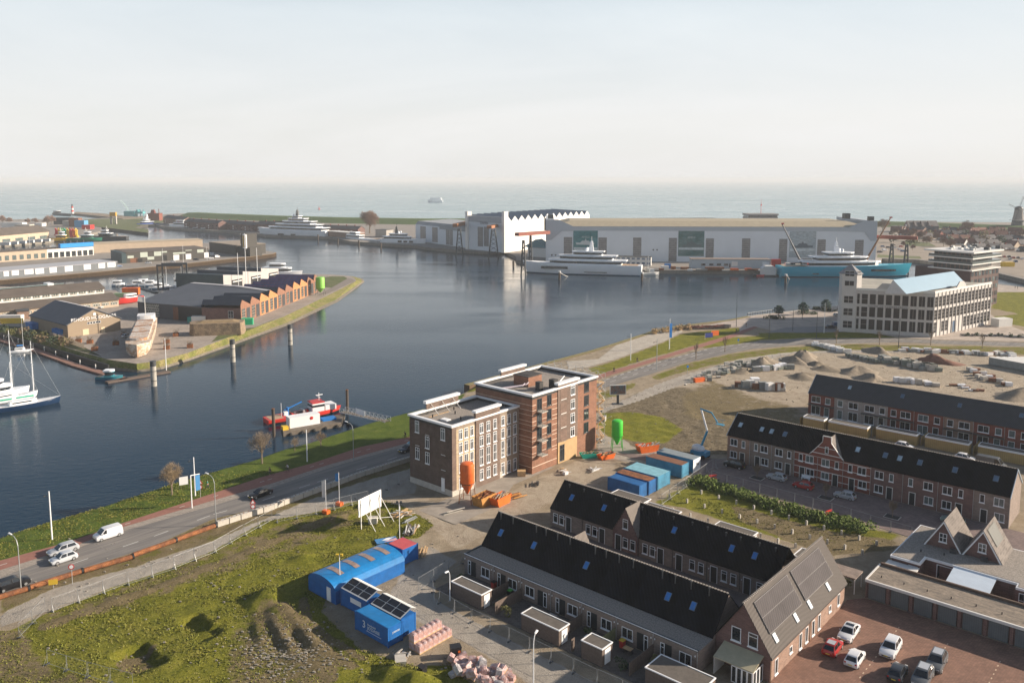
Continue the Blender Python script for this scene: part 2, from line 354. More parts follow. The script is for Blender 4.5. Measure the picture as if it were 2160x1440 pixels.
track = np.clip(soft(tr_up + list(reversed(tr_lo)),0) + soft([(752,1019),(877,985),(877,1040),(752,1056)],1) + soft([(905,1150),(963,1183),(915,1225),(920,1265),(965,1292),(1092,1358),(1222,1422),(1400,1520),(1300,1560),(1116,1445),(1081,1414),(984,1355),(880,1308),(823,1250),(860,1190)],1)
                + soft([(1250,878),(1340,848),(1440,812),(1560,770),(1680,745),(2000,745),(2000,736),(1680,738),(1560,758),(1440,790),(1380,812),(1300,850),(1250,868)],0) * 0.8 + soft([(1250,900),(1262,960),(1330,975),(1440,985),(1430,960),(1340,945),(1300,915)],1),0,1)
dirt2 = soft([(1262,870),(1350,825),(1440,815),(1540,850),(1560,900),(1540,960),(1400,960),(1300,930)],4)
# relief
Z += np.where(inside,G3 * (vnoise(X,Y,6,1) - .5) * 0.3 + gr * (vnoise(X,Y,1.6,2) - .5) * 0.16,0) * np.clip(dist / 5,0,1)
def mound(px,py,h,rx,ry,rot=0.0,pw=1.0):
    global Z
    p = G(px,py); c,s = math.cos(rot),math.sin(rot); dx = (X - p.x) * c + (Y - p.y) * s; dy = -(X - p.x) * s + (Y - p.y) * c
    q = np.sqrt((dx / rx) ** 2 + (dy / ry) ** 2); Z = Z + h * np.clip(1 - q,0,1) ** pw * (1 + .3 * (vnoise(X,Y,1.1,5) - .5))
mound(562,1262,1.9,3.6,2.6,1.1,.9); mound(590,1300,0.9,6,2.2,2.0); mound(640,1330,0.7,9,1.3,2.15); mound(600,1350,0.55,8,1.0,2.1)
mound(545,1325,0.6,7,1.0,2.0); mound(640,1180,1.0,3,2,.3); mound(830,1425,1.4,3,2.4); mound(880,1440,1.6,3,2.2); mound(430,1310,0.5,6,1.6,2.2)
mound(740,1085,0.9,5,2.2,.3); mound(250,1262,.5,5,1.5,.3); mound(690,1100,.8,6,1.0,.5); mound(560,1145,.5,9,.8,.45); mound(330,1245,.5,9,.7,.4)
def rut(px,h,w_):
    global Z,dry
    d = seg_dist(X,Y,[tuple(G(*p))[:2] for p in px]); Z = Z + h * .36 * np.clip(1 - d / w_,0,1) * (.7 + .6 * vnoise(X,Y,1.5,12)); dry = np.clip(dry + 1.4 * np.clip(1.15 - d / w_,0,1),0,1.6)
rut([(95,1322),(150,1300),(305,1250),(470,1184),(595,1136),(700,1094)],.55,1.0)
rut([(556,1300),(590,1345),(640,1385),(700,1430)],.5,.9); rut([(600,1275),(622,1325),(680,1368),(745,1405)],.55,1.0); rut([(640,1262),(648,1310),(700,1350),(765,1388)],.45,.9); rut([(262,1412),(258,1400),(275,1384),(318,1368)],.5,.9)
mound(1640,1075,1.5,22,1.5,-0.72); mound(1500,1025,1.5,8,1.5,-0.72)
for cx_,cy_,hw_,hh_ in ((292,1388,3.2,2.0),(420,1322,3.4,1.5)):
    p = G(cx_,cy_); Z = np.where((np.abs((X - p.x) * .75 - (Y - p.y) * .66) < hw_) & (np.abs((X - p.x) * .66 + (Y - p.y) * .75) < hh_),Z - 0.9,Z)
Z += dirt2 * (vnoise(X,Y,2.2,7) - .5) * .35 + sand * (vnoise(X,Y,3.0,8) - .5) * 0.16
flat = np.clip(soft([(0,1182),(450,1040),(875,919),(1261,790),(1565,700),(1600,680),(1780,650),(2330,720),(2330,735),(1890,724),(1586,736),(1370,795),(1261,832),(877,962),(450,1096),(0,1258)],2)
               + soft([(1480,960),(2400,1150),(2400,1250),(1900,1150),(1400,1030)],2) + soft([(1560,1500),(1780,1240),(2300,1500),(2300,1700)],2),0,1)
Z = np.where(inside & (dist > 4.5),Z * (1 - flat),Z) - 0.03 * (inside & (dist > 4))
ny,nx_ = X.shape; idx = np.arange(nx_ * ny).reshape(ny,nx_)
kq = keep[:-1,:-1] & keep[1:,:-1] & keep[:-1,1:] & keep[1:,1:]
q = np.stack([idx[:-1,:-1],idx[:-1,1:],idx[1:,1:],idx[1:,:-1]],-1)[kq]
me = bpy.data.meshes.new('ground'); V = np.stack([X,Y,Z],-1).reshape(-1,3)
used = np.zeros(len(V),bool); used[q.ravel()] = True; remap = np.cumsum(used) - 1
me.vertices.add(int(used.sum())); me.vertices.foreach_set('co',V[used].ravel().astype(np.float32))
me.loops.add(q.size); me.loops.foreach_set('vertex_index',remap[q].ravel().astype(np.int32))
me.polygons.add(len(q)); me.polygons.foreach_set('loop_start',np.arange(0,q.size,4,dtype=np.int32)); me.polygons.foreach_set('loop_total',np.full(len(q),4,dtype=np.int32))
me.update(); me.validate()
for nm,arr in (('cover',np.stack([gr,dry,sand,np.ones_like(gr)],-1)),('cover2',np.stack([track,dirt2,grass,np.ones_like(gr)],-1))):
    ca = me.color_attributes.new(nm,'FLOAT_COLOR','POINT'); ca.data.foreach_set('color',arr.reshape(-1,4)[used].ravel().astype(np.float32))
me.polygons.foreach_set('use_smooth',[True] * len(me.polygons))
gm = bpy.data.materials.new('ground_cover'); gm.use_nodes = True; t = gm.node_tree; L = t.links; b = t.nodes['Principled BSDF']; b.inputs['Roughness'].default_value = 0.95; b.inputs['Specular IOR Level'].default_value = 0.15
co = N(t,'ShaderNodeTexCoord')
def nz(scale,detail=5,rough=.65,sz=(1,1,1),dist_=0):
    mp = N(t,'ShaderNodeMapping'); mp.inputs['Scale'].default_value = sz; L.new(co.outputs['Object'],mp.inputs[0])
    n = N(t,'ShaderNodeTexNoise',i_Scale=scale,i_Detail=float(detail),i_Roughness=rough,i_Distortion=dist_); L.new(mp.outputs[0],n.inputs['Vector']); return n.outputs[0]
def ramp(v,stops):
    r = N(t,'ShaderNodeValToRGB'); e = r.color_ramp.elements
    while len(e) < len(stops): e.new(0.5)
    for i,(p_,c_) in enumerate(stops): e[i].position = p_; e[i].color = (*c_,1)
    L.new(v,r.inputs[0]); return r.outputs[0]
def mix(f,a,b_):
    r = N(t,'ShaderNodeMix',data_type='RGBA'); L.new(f,r.inputs[0]); L.new(a,r.inputs[6]); L.new(b_,r.inputs[7]); return r.outputs[2]
def math_(op,a,b_):
    r = N(t,'ShaderNodeMath',operation=op)
    for i,q_ in enumerate((a,b_)):
        if isinstance(q_,(int,float)): r.inputs[i].default_value = q_
        else: L.new(q_,r.inputs[i])
    return r.outputs[0]
def edge(v,n,k=0.6,lo=0.35,hi=0.65):
    s_ = math_('ADD',v,math_('MULTIPLY',math_('SUBTRACT',n,0.5),k)); r = N(t,'ShaderNodeMapRange'); r.inputs['From Min'].default_value = lo; r.inputs['From Max'].default_value = hi
    L.new(s_,r.inputs[0]); return r.outputs[0]
fine = nz(3.4,8,.85); mid = nz(.35,6,.7); big = nz(.06,4); grain = nz(9,3,.8)
a1 = N(t,'ShaderNodeVertexColor',layer_name='cover'); a2 = N(t,'ShaderNodeVertexColor',layer_name='cover2')
s1 = N(t,'ShaderNodeSeparateColor'); L.new(a1.outputs[0],s1.inputs[0]); s2 = N(t,'ShaderNodeSeparateColor'); L.new(a2.outputs[0],s2.inputs[0])
fm = math_('ADD',math_('MULTIPLY',fine,.6),math_('MULTIPLY',mid,.4))
gcol = ramp(fm,[(.33,(.026,.034,.005)),(.44,(.105,.115,.012)),(.54,(.195,.190,.022)),(.68,(.30,.255,.065))])
lawn = ramp(fm,[(.34,(.022,.042,.006)),(.48,(.070,.108,.014)),(.66,(.155,.180,.035))])
dryc = ramp(fm,[(.30,(.060,.052,.026)),(.48,(.150,.118,.062)),(.62,(.240,.190,.110)),(.75,(.38,.32,.22))])
dirt = ramp(math_('ADD',math_('MULTIPLY',mid,.65),math_('MULTIPLY',grain,.35)),[(.30,(.19,.15,.105)),(.5,(.30,.245,.175)),(.68,(.43,.36,.27))])
sandc = ramp(math_('ADD',math_('MULTIPLY',nz(.35,7,.8,(1,1,1),1.5),.65),math_('MULTIPLY',fine,.35)),[(.28,(.17,.135,.10)),(.40,(.27,.22,.165)),(.52,(.38,.32,.245)),(.72,(.48,.42,.335))])
trackc = ramp(math_('ADD',math_('MULTIPLY',nz(.5,6,.7,(1,.4,1)),.6),math_('MULTIPLY',grain,.4)),[(.28,(.23,.205,.175)),(.5,(.36,.325,.28)),(.7,(.46,.42,.36))])
brush = ramp(nz(.9,8,.8,(1,1,1),1.0),[(.32,(.055,.045,.028)),(.46,(.125,.100,.062)),(.6,(.24,.195,.130)),(.72,(.36,.30,.21))])
c = dirt; c = mix(edge(s1.outputs[2],mid,.5),c,sandc); c = mix(edge(s2.outputs[1],mid,.7,.3,.8),c,brush)
c = mix(edge(s2.outputs[0],fine,.25),c,trackc)
c = mix(edge(s1.outputs[0],math_('ADD',math_('MULTIPLY',mid,.6),math_('MULTIPLY',fine,.4)),1.5,.38,.62),c,mix(edge(s2.outputs[2],mid,.3),gcol,lawn))
c = mix(edge(s1.outputs[1],mid,2.6,.45,.85),c,dryc)
L.new(c,b.inputs['Base Color'])
bp = N(t,'ShaderNodeBump',i_Strength=1.0); bp.inputs['Distance'].default_value = 0.4; L.new(fm,bp.inputs['Height']); L.new(bp.outputs[0],b.inputs['Normal'])
me.materials.append(gm); o = link('ground',me); tag(o,'rough grass, sand and dirt of the building land behind the quay','ground',kind='structure')
# height lookup for planting
def hz(x,y):
    i = int(np.clip(np.searchsorted(ys,y) - 1,0,ny - 2)); j = int(np.clip(np.searchsorted(xs,x) - 1,0,nx_ - 2)); return float(Z[i,j])
# grass tufts over the building land and the river bank
def tufts():
    pts = []
    mgr = np.where((gr > .75) & inside & (Z > -2.2) & (flat < .2),1.0,0.0) * np.where(Y < 165,1,0.0)
    jj,ii = np.nonzero(mgr); n = 90000; k = RNG.integers(0,len(jj),n)
    px = xs[np.clip(ii[k],0,len(xs) - 2)] + RNG.random(n) * .75; py = ys[jj[k]] + RNG.random(n) * .75; pz = Z[jj[k],ii[k]]
    dr = dry[jj[k],ii[k]]; cl = vnoise(px,py,2.5,21); sel = RNG.random(n) < np.clip(cl * 1.6 - .25,.1,1) * (1 - .5 * dr); px,py,pz,dr = px[sel],py[sel],pz[sel],dr[sel]; n = len(px)
    h = RNG.uniform(.05,.20,n); wd = RNG.uniform(.06,.17,n); a = RNG.uniform(0,6.28,n); tx = RNG.normal(0,.1,n); ty = RNG.normal(0,.1,n)
    v = np.stack([np.stack([px - np.cos(a) * wd,py - np.sin(a) * wd,pz - .03],-1),np.stack([px + np.cos(a) * wd,py + np.sin(a) * wd,pz - .03],-1),np.stack([px + tx,py + ty,pz + h],-1)],1).reshape(-1,3)
    me = bpy.data.meshes.new('grass'); me.vertices.add(3 * n); me.vertices.foreach_set('co',v.ravel().astype(np.float32))
    me.loops.add(3 * n); me.loops.foreach_set('vertex_index',np.arange(3 * n,dtype=np.int32)); me.polygons.add(n)
    me.polygons.foreach_set('loop_start',np.arange(0,3 * n,3,dtype=np.int32)); me.polygons.foreach_set('loop_total',np.full(n,3,dtype=np.int32)); me.update()
    me.materials.append(mat('grass_blades',(.15,.16,.022),.9,.4,.4,c2=(.19,.175,.04))); o = link('grass',me)
    tag(o,'tufts of rough grass over the building land and the river bank','grass',kind='stuff')
tufts()
# ------------------------------------------------------------------ roads and pavings: thin sheets on the ground
def sheet(name,poly,m,z,label,cat='road',world=False):
    pts = poly if world else [G(p[0],p[1],0) for p in poly]
    return tag(M().add([(p[0],p[1],z) for p in pts],[tuple(range(len(pts)))]).build(name,m),label,cat,kind='structure')
m_asph = mat('asphalt',(.215,.198,.18),.85,.2,1.0,c2=(.155,.145,.138),sz=(40,1.6,1),rt=R(48))
m_asph2 = mat('asphalt_grey',(.19,.185,.185),.85,.14,.4,c2=(.16,.155,.15))
m_red = mat('red_cycle_asphalt',(.27,.125,.095),.9,.14,1.2)
m_pave = mat('grey_pavers',(.27,.235,.20),.9,.16,2,kind='paver',p=(.6,.3,.03))
m_brick = mat('red_pavers',(.235,.125,.085),.85,.2,.5,kind='paver',p=(.42,.21,.03),c2=(.15,.09,.07))
m_street = mat('purple_pavers',(.20,.145,.135),.85,.2,.35,kind='paver',p=(.5,.25,.03),c2=(.14,.11,.10))
m_plaza = mat('plaza_pavers',(.40,.34,.29),.85,.12,.25,kind='paver',p=(2.4,1.2,.06),c2=(.33,.28,.24))
m_line = mat('road_paint',(.55,.55,.52),.8,.15,4)
bk_lo = [(0,1202),(146,1156),(260,1111),(450,1055),(575,1019),(690,981),(783,955),(875,930),(960,900)]
as_up = [(0,1218),(120,1172),(262,1119),(385,1084),(450,1066),(575,1027),(690,988),(783,961),(875,935)]
far_bu = [(1261,790),(1346,766),(1443,736),(1528,710),(1590,688)]; far_bl = [(1261,800),(1356,770),(1467,736),(1540,714),(1600,690)]
far_au = [(1261,805),(1387,763),(1504,732),(1607,719),(1690,714),(1890,712),(1966,717),(2170,722)]
far_al = [(1261,822),(1370,790),(1443,766),(1540,745),(1586,736),(1711,725),(1890,722),(1964,724),(2170,731)]
sheet('cycle_path',[(-260,1262)] + bk_up[:-1] + far_bu + list(reversed(far_bl)) + list(reversed(bk_lo[:-1])) + [(-260,1288)],m_red,0.03,'red cycle path along the river bank','path')
sheet('pavement',[(-260,1288)] + bk_lo[:-1] + far_bl[:1] + far_au[:1] + list(reversed(as_up)) + [(-260,1308)],m_pave,0.028,'grey paved strip between the cycle path and the road','pavement')
sheet('road',[(-260,1308)] + as_up + far_au + list(reversed(far_al)) + list(reversed(as_lo)) + [(-260,1340)],m_asph,0.02,'asphalt road beside the river','road')
def strip(a,b,wd,z=0.032):
    a = Vector(a[:2]).to_3d(); b = Vector(b[:2]).to_3d(); d = (b - a).normalized(); n = Vector((-d.y,d.x,0)) * wd / 2
    return [(a.x - n.x,a.y - n.y,z),(b.x - n.x,b.y - n.y,z),(b.x + n.x,b.y + n.y,z),(a.x + n.x,a.y + n.y,z)]
mk = M()
def dashes(pts,ln,gap,wd,off=0):
    P_ = [G(p[0],p[1]) for p in pts]
    for a,b in zip(P_,P_[1:]):
        l = (b - a).length; s = off
        while s + ln < l:
            mk.add(strip(a + (b - a) * s / l,a + (b - a) * (s + ln) / l,wd),[(0,1,2,3)]); s += ln + gap
cl = [((a[0] + b[0]) / 2,(a[1] + b[1]) / 2) for a,b in zip([(-130,1262),(150,1163),(325,1103),(450,1067),(554,1033),(669,996),(752,973),(877,935)],[(-130,1297),(150,1208),(325,1150),(450,1094),(554,1069),(669,1029),(752,1000),(877,960)])]
dashes([(p[0],p[1] + 4) for p in cl],2.6,5.5,.16)
dashes([(1262,813),(1375,778),(1470,749),(1586,728),(1700,720),(1890,717),(2160,726)],3,3,.2)
dashes([((a[0] + b[0]) / 2,(a[1] + b[1]) / 2) for a,b in zip(bk_up,bk_lo)],1.0,9,.14)
dashes(far_al[3:],30,0.1,.25); dashes([(1262,806),(1387,765),(1504,734),(1607,720.5)],2,2,.3)
tag(mk.build('road_markings',m_line),'white lane dashes painted on the river road','road markings',kind='structure')
lt = M(); x0,x1 = -38.0,20
sheet('parking_lot',[LW(-38.3,60),LW(20,60),LW(20,118.2),LW(-36.6,118.2),LW(-38.3,116)],m_brick,.02,'red brick paved car park by the garages','car park',True)
sheet('street',[LW(-100,147),LW(-60,146.5),LW(-44,145),LW(-36,144),LW(-30,143),LW(10,143),LW(10,159.0),LW(-80,159.2),LW(-84,157)],m_street,.02,'purple grey paved street in front of the red brick terrace','street',True)
sheet('street',[LW(-31,118),LW(10,126),LW(14,159),LW(-26,159)],mat('far_lane_pavers',(.19,.13,.115),.85,.2,.4),.012,'paved lane behind the flat roofed houses','street',True)
sheet('quay_plaza',[(1262,757),(1309,721),(1370,702),(1433,688),(1440,700),(1400,720),(1300,757),(1240,774),(1200,778),(1195,762)],mat('old_slabs',(.43,.39,.33),.9,.2,.3,c2=(.35,.31,.26)),.015,'worn concrete slabs along the old quay','quay')
sheet('plaza',[(1480,690),(1533,676),(1575,668),(1617,663),(1679,656),(1773,646),(1800,641),(1925,604),(1945,590),(2100,599),(2165,607),(2165,616),(2095,616),(2085,660),(2120,683),(2165,700),(2165,720),(1966,716),(1890,711),(1800,697),(1640,700),(1600,690),(1560,702),(1560,690)],m_plaza,.012,'pale paved plaza between the river and the old factory','plaza')
m_dk = mat('car_park_asphalt',(.22,.21,.205),.85,.1,.5)  # plain grey asphalt, lightly mottled, for the factory car park
sheet('car_park',[(1615,701),(1660,690),(1740,688),(1775,688),(1778,700),(1700,702)],m_dk,.024,'grey asphalt car park beside the old factory','car park')
# lot dashes
mk = M()
for dx in (-30.5,-24.5,-18.5):
    for k in range(14): mk.box(dx,dx + .13,98 + k * 1.15,98.35 + k * 1.15,.026,.03)
tag(mk.build('bay_markings',mat('bay_paint',(.55,.42,.30),.8,.1),loc=LW(0,0),rz=-AU),'dotted bay lines of pale stones in the brick car park','road markings',kind='structure')
# ------------------------------------------------------------------ quays and the other lands
m_pile = mat('quay_timber',(.20,.13,.07),.9,.3,1.2,kind='planks',p=.6,c2=(.03,.025,.02))
m_quay = mat('quay_concrete',(.22,.20,.17),.9,.25,.6)
m_stone = mat('stone_slope',(.16,.14,.11),.95,.35,.8,bump=.5)
def quay(pts,name='quay',m=None,wd=1.3,zt=0.12,zb=-3.2,label='quay edge',inner=1,mt=None):
    m = m or m_quay; b = M()
    for a,c in zip(pts,pts[1:]):
        a = Vector((a[0],a[1],0)); c = Vector((c[0],c[1],0)); d = (c - a).normalized(); n = Vector((d.y,-d.x,0)) * wd * inner
        b.prism([tuple(a)[:2],tuple(c)[:2],tuple(c + n)[:2],tuple(a + n)[:2]],zb,zt,0,1)
    return tag(b.build(name,[m,mt or lconc]),label,'quay',kind='structure')
quay(qe[:9],label='old timber faced quay wall at the river bend',m=mat('quay_planks_dark',(.13,.085,.05),.9,.3,1.5),mt=mat('quay_top_moss',(.20,.17,.07),.9,.4,1),wd=2.2)
quay(qe[8:],label='low quay edge of the plaza',wd=1.0)
def island(name,px,m_top,m_side,label,z=0.0,zb=-3.0,cat='land'):
    p = [tuple(q_) if len(q_) == 3 else tuple(G(q_[0],q_[1],z)) for q_ in px]
    b = M(); n = len(p); vs = [(a[0],a[1],zb) for a in p] + [(a[0],a[1],z) for a in p]
    b.add(vs,[(i,(i + 1) % n,n + (i + 1) % n,n + i) for i in range(n)],0); b.add(vs[n:],[tuple(range(n))],1)
    return tag(b.build(name,[m_side,m_top]),label,cat,kind='structure')
m_yard = mat('yard_asphalt',(.25,.225,.20),.9,.2,.15); m_lawn = mat('far_grass',(.075,.105,.025),.95,.35,.15,c2=(.12,.12,.05))
m_dike = mat('dike_grass',(.070,.115,.030),.95,.2,.05)
# peninsula 1: yard on top, grass slope, stone foot
wlp = [(-120,671),(0,708),(60,726),(120,745),(180,763),(232,780),(290,785),(340,779),(400,760),(504,723),(610,685),(712,637),(769,594),(765,588),(745,583),(700,581)]
tp = [(-120,655),(0,690),(60,708),(118,726),(178,744),(228,758),(288,767),(333,761),(396,744),(496,706),(598,668),(696,621),(752,592),(747,586),(738,582),(700,579)]
rest = [(620,577),(560,575),(470,585),(420,600),(345,628),(300,634),(262,622),(242,612),(0,604),(-120,612)]
A = [G(p[0],p[1],WZ) for p in wlp]; B = [G(p[0],p[1],0) for p in tp]
b = M(); n = len(A); md = [A[i].lerp(B[i],.28) for i in range(n)]
b.add([tuple(p) for p in A] + [tuple(p) for p in md],[(i,i + 1,n + i + 1,n + i) for i in range(n - 1)],0)
b.add([tuple(p) for p in md] + [tuple(p) for p in B],[(i,i + 1,n + i + 1,n + i) for i in range(n - 1)],1)
b.add([(p.x,p.y,-3.2) for p in A] + [tuple(p) for p in A],[(i,i + 1,n + i + 1,n + i) for i in range(n - 1)],0)
tag(b.build('grass_bank',[m_stone,mat('bank_grass',(.13,.14,.03),.95,.35,.25,c2=(.20,.17,.07))]),'grass bank with a stone foot round the boatyard peninsula','bank',kind='structure')
m_pen = mat('peninsula_yard',(.33,.285,.245),.9,.18,.12,c2=(.27,.235,.205))
island('boatyard_ground',[tuple(p) for p in B] + rest,m_pen,m_quay,'paved yard of the boatyard peninsula')
sheet('lawn',[(672,586),(700,583),(725,583),(733,587),(722,598),(700,607),(678,606)],m_lawn,.03,'mown lawn at the tip of the boatyard peninsula','lawn')
sheet('lawn',[(445,722),(470,697),(540,690),(575,676),(582,672),(500,706)],m_lawn,.03,'green lawn behind the old bunker','lawn')
sheet('lawn',[(-10,686),(60,690),(100,700),(170,728),(215,752),(178,743),(118,725),(0,689)],mat('scrub_ground',(.06,.065,.025),.95,.4,.4),.03,'dark scrubby grass beside the long jetty','lawn')
sheet('path',[(735,586),(751,592),(690,620),(668,624),(715,598)],mat('path_grey',(.22,.19,.17),.9,.1),.05,'grey path round the peninsula tip','path')
# quay 2
q2 = [(-200,616),(0,592),(200,575),(400,556),(540,541),(578,536),(583,533),(575,531),(555,528),(540,523),(440,512),(300,523),(0,536),(-200,548)]
island('middle_quay',q2,m_yard,m_pile,'long timber faced quay with workshops')
quay([G(p[0],p[1]) for p in q2[:7]],name='quay_edge',m=m_pile,mt=wood,wd=.9,zt=.25,label='timber edge beam of the middle quay',inner=-1)
island('far_quay',[(-200,532),(0,516),(105,508),(118,503),(170,497),(215,487),(213,476),(255,474),(330,474),(345,478),(400,484),(470,487),(540,492),(560,496),(700,500),(740,509),(800,513),(880,518),(896,521),(962,527),(1033,531),(1064,529),(1087,540),(1090,549),(1150,552),(1155,568.5),(1400,569.5),(1852,570.5),(1860,545),(1940,548),(2030,560),(2110,577),(2165,590),(2400,610),(2400,470),(1500,466),(1200,462),(870,466),(600,460),(380,450),(300,455),(250,458),(160,463),(60,462),(-200,468)],m_yard,m_quay,'land with the shipyard and the sea dike beyond the harbour')
lock = [(174,470),(205,478),(312,491),(313,484),(285,480),(300,475),(355,468),(400,464),(330,458),(250,460),(180,463)]
island('lock_bank',lock,m_lawn,mat('lock_wall',(.07,.065,.055),.9,.3,.3),'grassy bank with a dark quay wall beside the harbour entrance',z=0.4)
island('pier',[(151,449.5),(160,447),(215,450),(270,456),(310,459),(260,462),(205,455)],mat('pier_stone',(.22,.17,.12),.9,.2),m_stone,'low stone breakwater running out to the lighthouse',z=1.0)
def dike(px,wd,h,name='dike',label=''):
    b = M(); P_ = [G(p[0],p[1]) for p in px]; secs = []
    for i,p in enumerate(P_):
        d = (P_[min(i + 1,len(P_) - 1)] - P_[max(i - 1,0)]).normalized(); nn = Vector((-d.y,d.x,0))
        secs.append([tuple(p),tuple(p + nn * wd * .35 + Vector((0,0,h))),tuple(p + nn * wd * .65 + Vector((0,0,h))),tuple(p + nn * wd + Vector((0,0,-3.5)))])
    b.loft(secs,closed=False,caps=False); return tag(b.build(name,m_dike),label,'dike',kind='structure')
dike([(370,458),(420,461),(560,467),(700,471),(880,474),(1000,474)],60,6.5,label='green sea dike behind the harbour houses')
dike([(1840,478),(1950,481),(2100,487),(2260,492)],60,5.5,label='green sea dike behind the old town')
sheet('car_park_ground',[(1850,543),(1940,546),(2030,558),(2110,574),(2165,586),(2165,535),(2080,520),(1950,505),(1850,500)],mat('sandy_lot',(.27,.225,.18),.9,.2,.1),.05,'sandy open ground with parked cars beyond the basin','ground')
sheet('lawn',[(1900,508),(1960,512),(1975,520),(1915,519)],m_lawn,.08,'green lawn beyond the gantry crane','lawn')
sheet('grass_verge',[(1852,537),(1940,541),(1945,546),(1850,543)],m_lawn,.09,'grass verge along the basin edge','lawn')
class Wall:
    """a facade between two ground points picked in the photo; turns photo pixels on it into metres along it and up it"""
    def __init__(s,a,b,z=0.0):
        s.A = G(a[0],a[1],z) if not isinstance(a,Vector) else a.copy(); s.B = G(b[0],b[1],z) if not isinstance(b,Vector) else b.copy(); s.z0 = z
        s.A.z = s.B.z = 0; s.d = (s.B - s.A).normalized(); s.L = (s.B - s.A).length; s.rz = head(s.A,s.B)
    def x(s,px,z=0.0):
        u = (px - 1080) / FPX; c,q = math.cos(TH),math.sin(TH)
        return (u * (s.A.y * c - (z - HC) * q) - s.A.x) / (s.d.x - u * s.d.y * c)
    def xz(s,px,py):
        z = 0.0
        for _ in range(6):
            k = s.x(px,z); z = zat(py,s.A + s.d * k)
        return k,z
    def rect(s,r):
        x0,z0 = s.xz(r[0],r[3]); x1,z1 = s.xz(r[2],r[1]); return min(x0,x1),max(x0,x1),min(z0,z1),max(z0,z1)
    def thing(s,name,label,cat,group=None): return thing(name,label,cat,(s.A.x,s.A.y,s.z0),s.rz,group)
def zat(py,p):
    v = (py - PYC) / FPX; return HC + p[1] * (v * math.cos(TH) + math.sin(TH)) / (v * math.sin(TH) - math.cos(TH))
# ------------------------------------------------------------------ vehicles
def paint(name,col,rough=0.3): return mat('paint_' + name,col,rough,0.03,1,0.15,0,0.6)
KIND = {  # length, width, height, belt, bonnet z, windscreen base x, roof front x, roof rear x, rear base x, boot z
    'hatch': (3.95,1.72,1.48,.92,.88,1.02,.32,-1.35,-1.85,.95),'suv': (4.5,1.88,1.66,1.05,1.03,1.15,.45,-1.7,-2.12,1.08),
    'saloon': (4.75,1.85,1.42,.90,.86,1.15,.30,-1.05,-1.85,.96),'estate': (4.6,1.8,1.52,.95,.90,1.15,.38,-1.7,-2.15,1.0),
    'van': (4.45,1.86,1.86,1.10,1.08,1.50,.75,-2.08,-2.18,1.1),'bigvan': (5.6,2.0,2.3,1.25,1.15,2.15,1.35,-2.7,-2.78,1.3)}
rim_m = mat('alloy_rim',(.48,.49,.5),.3,.1,4,.6); lamp_m = mat('lamp_glass',(.75,.76,.74),.1,.05); tail_m = mat('tail_lamp',(.45,.02,.02),.2,.05); plate_m = mat('number_plate',(.72,.55,.05),.5,.05)
_wheel = {}
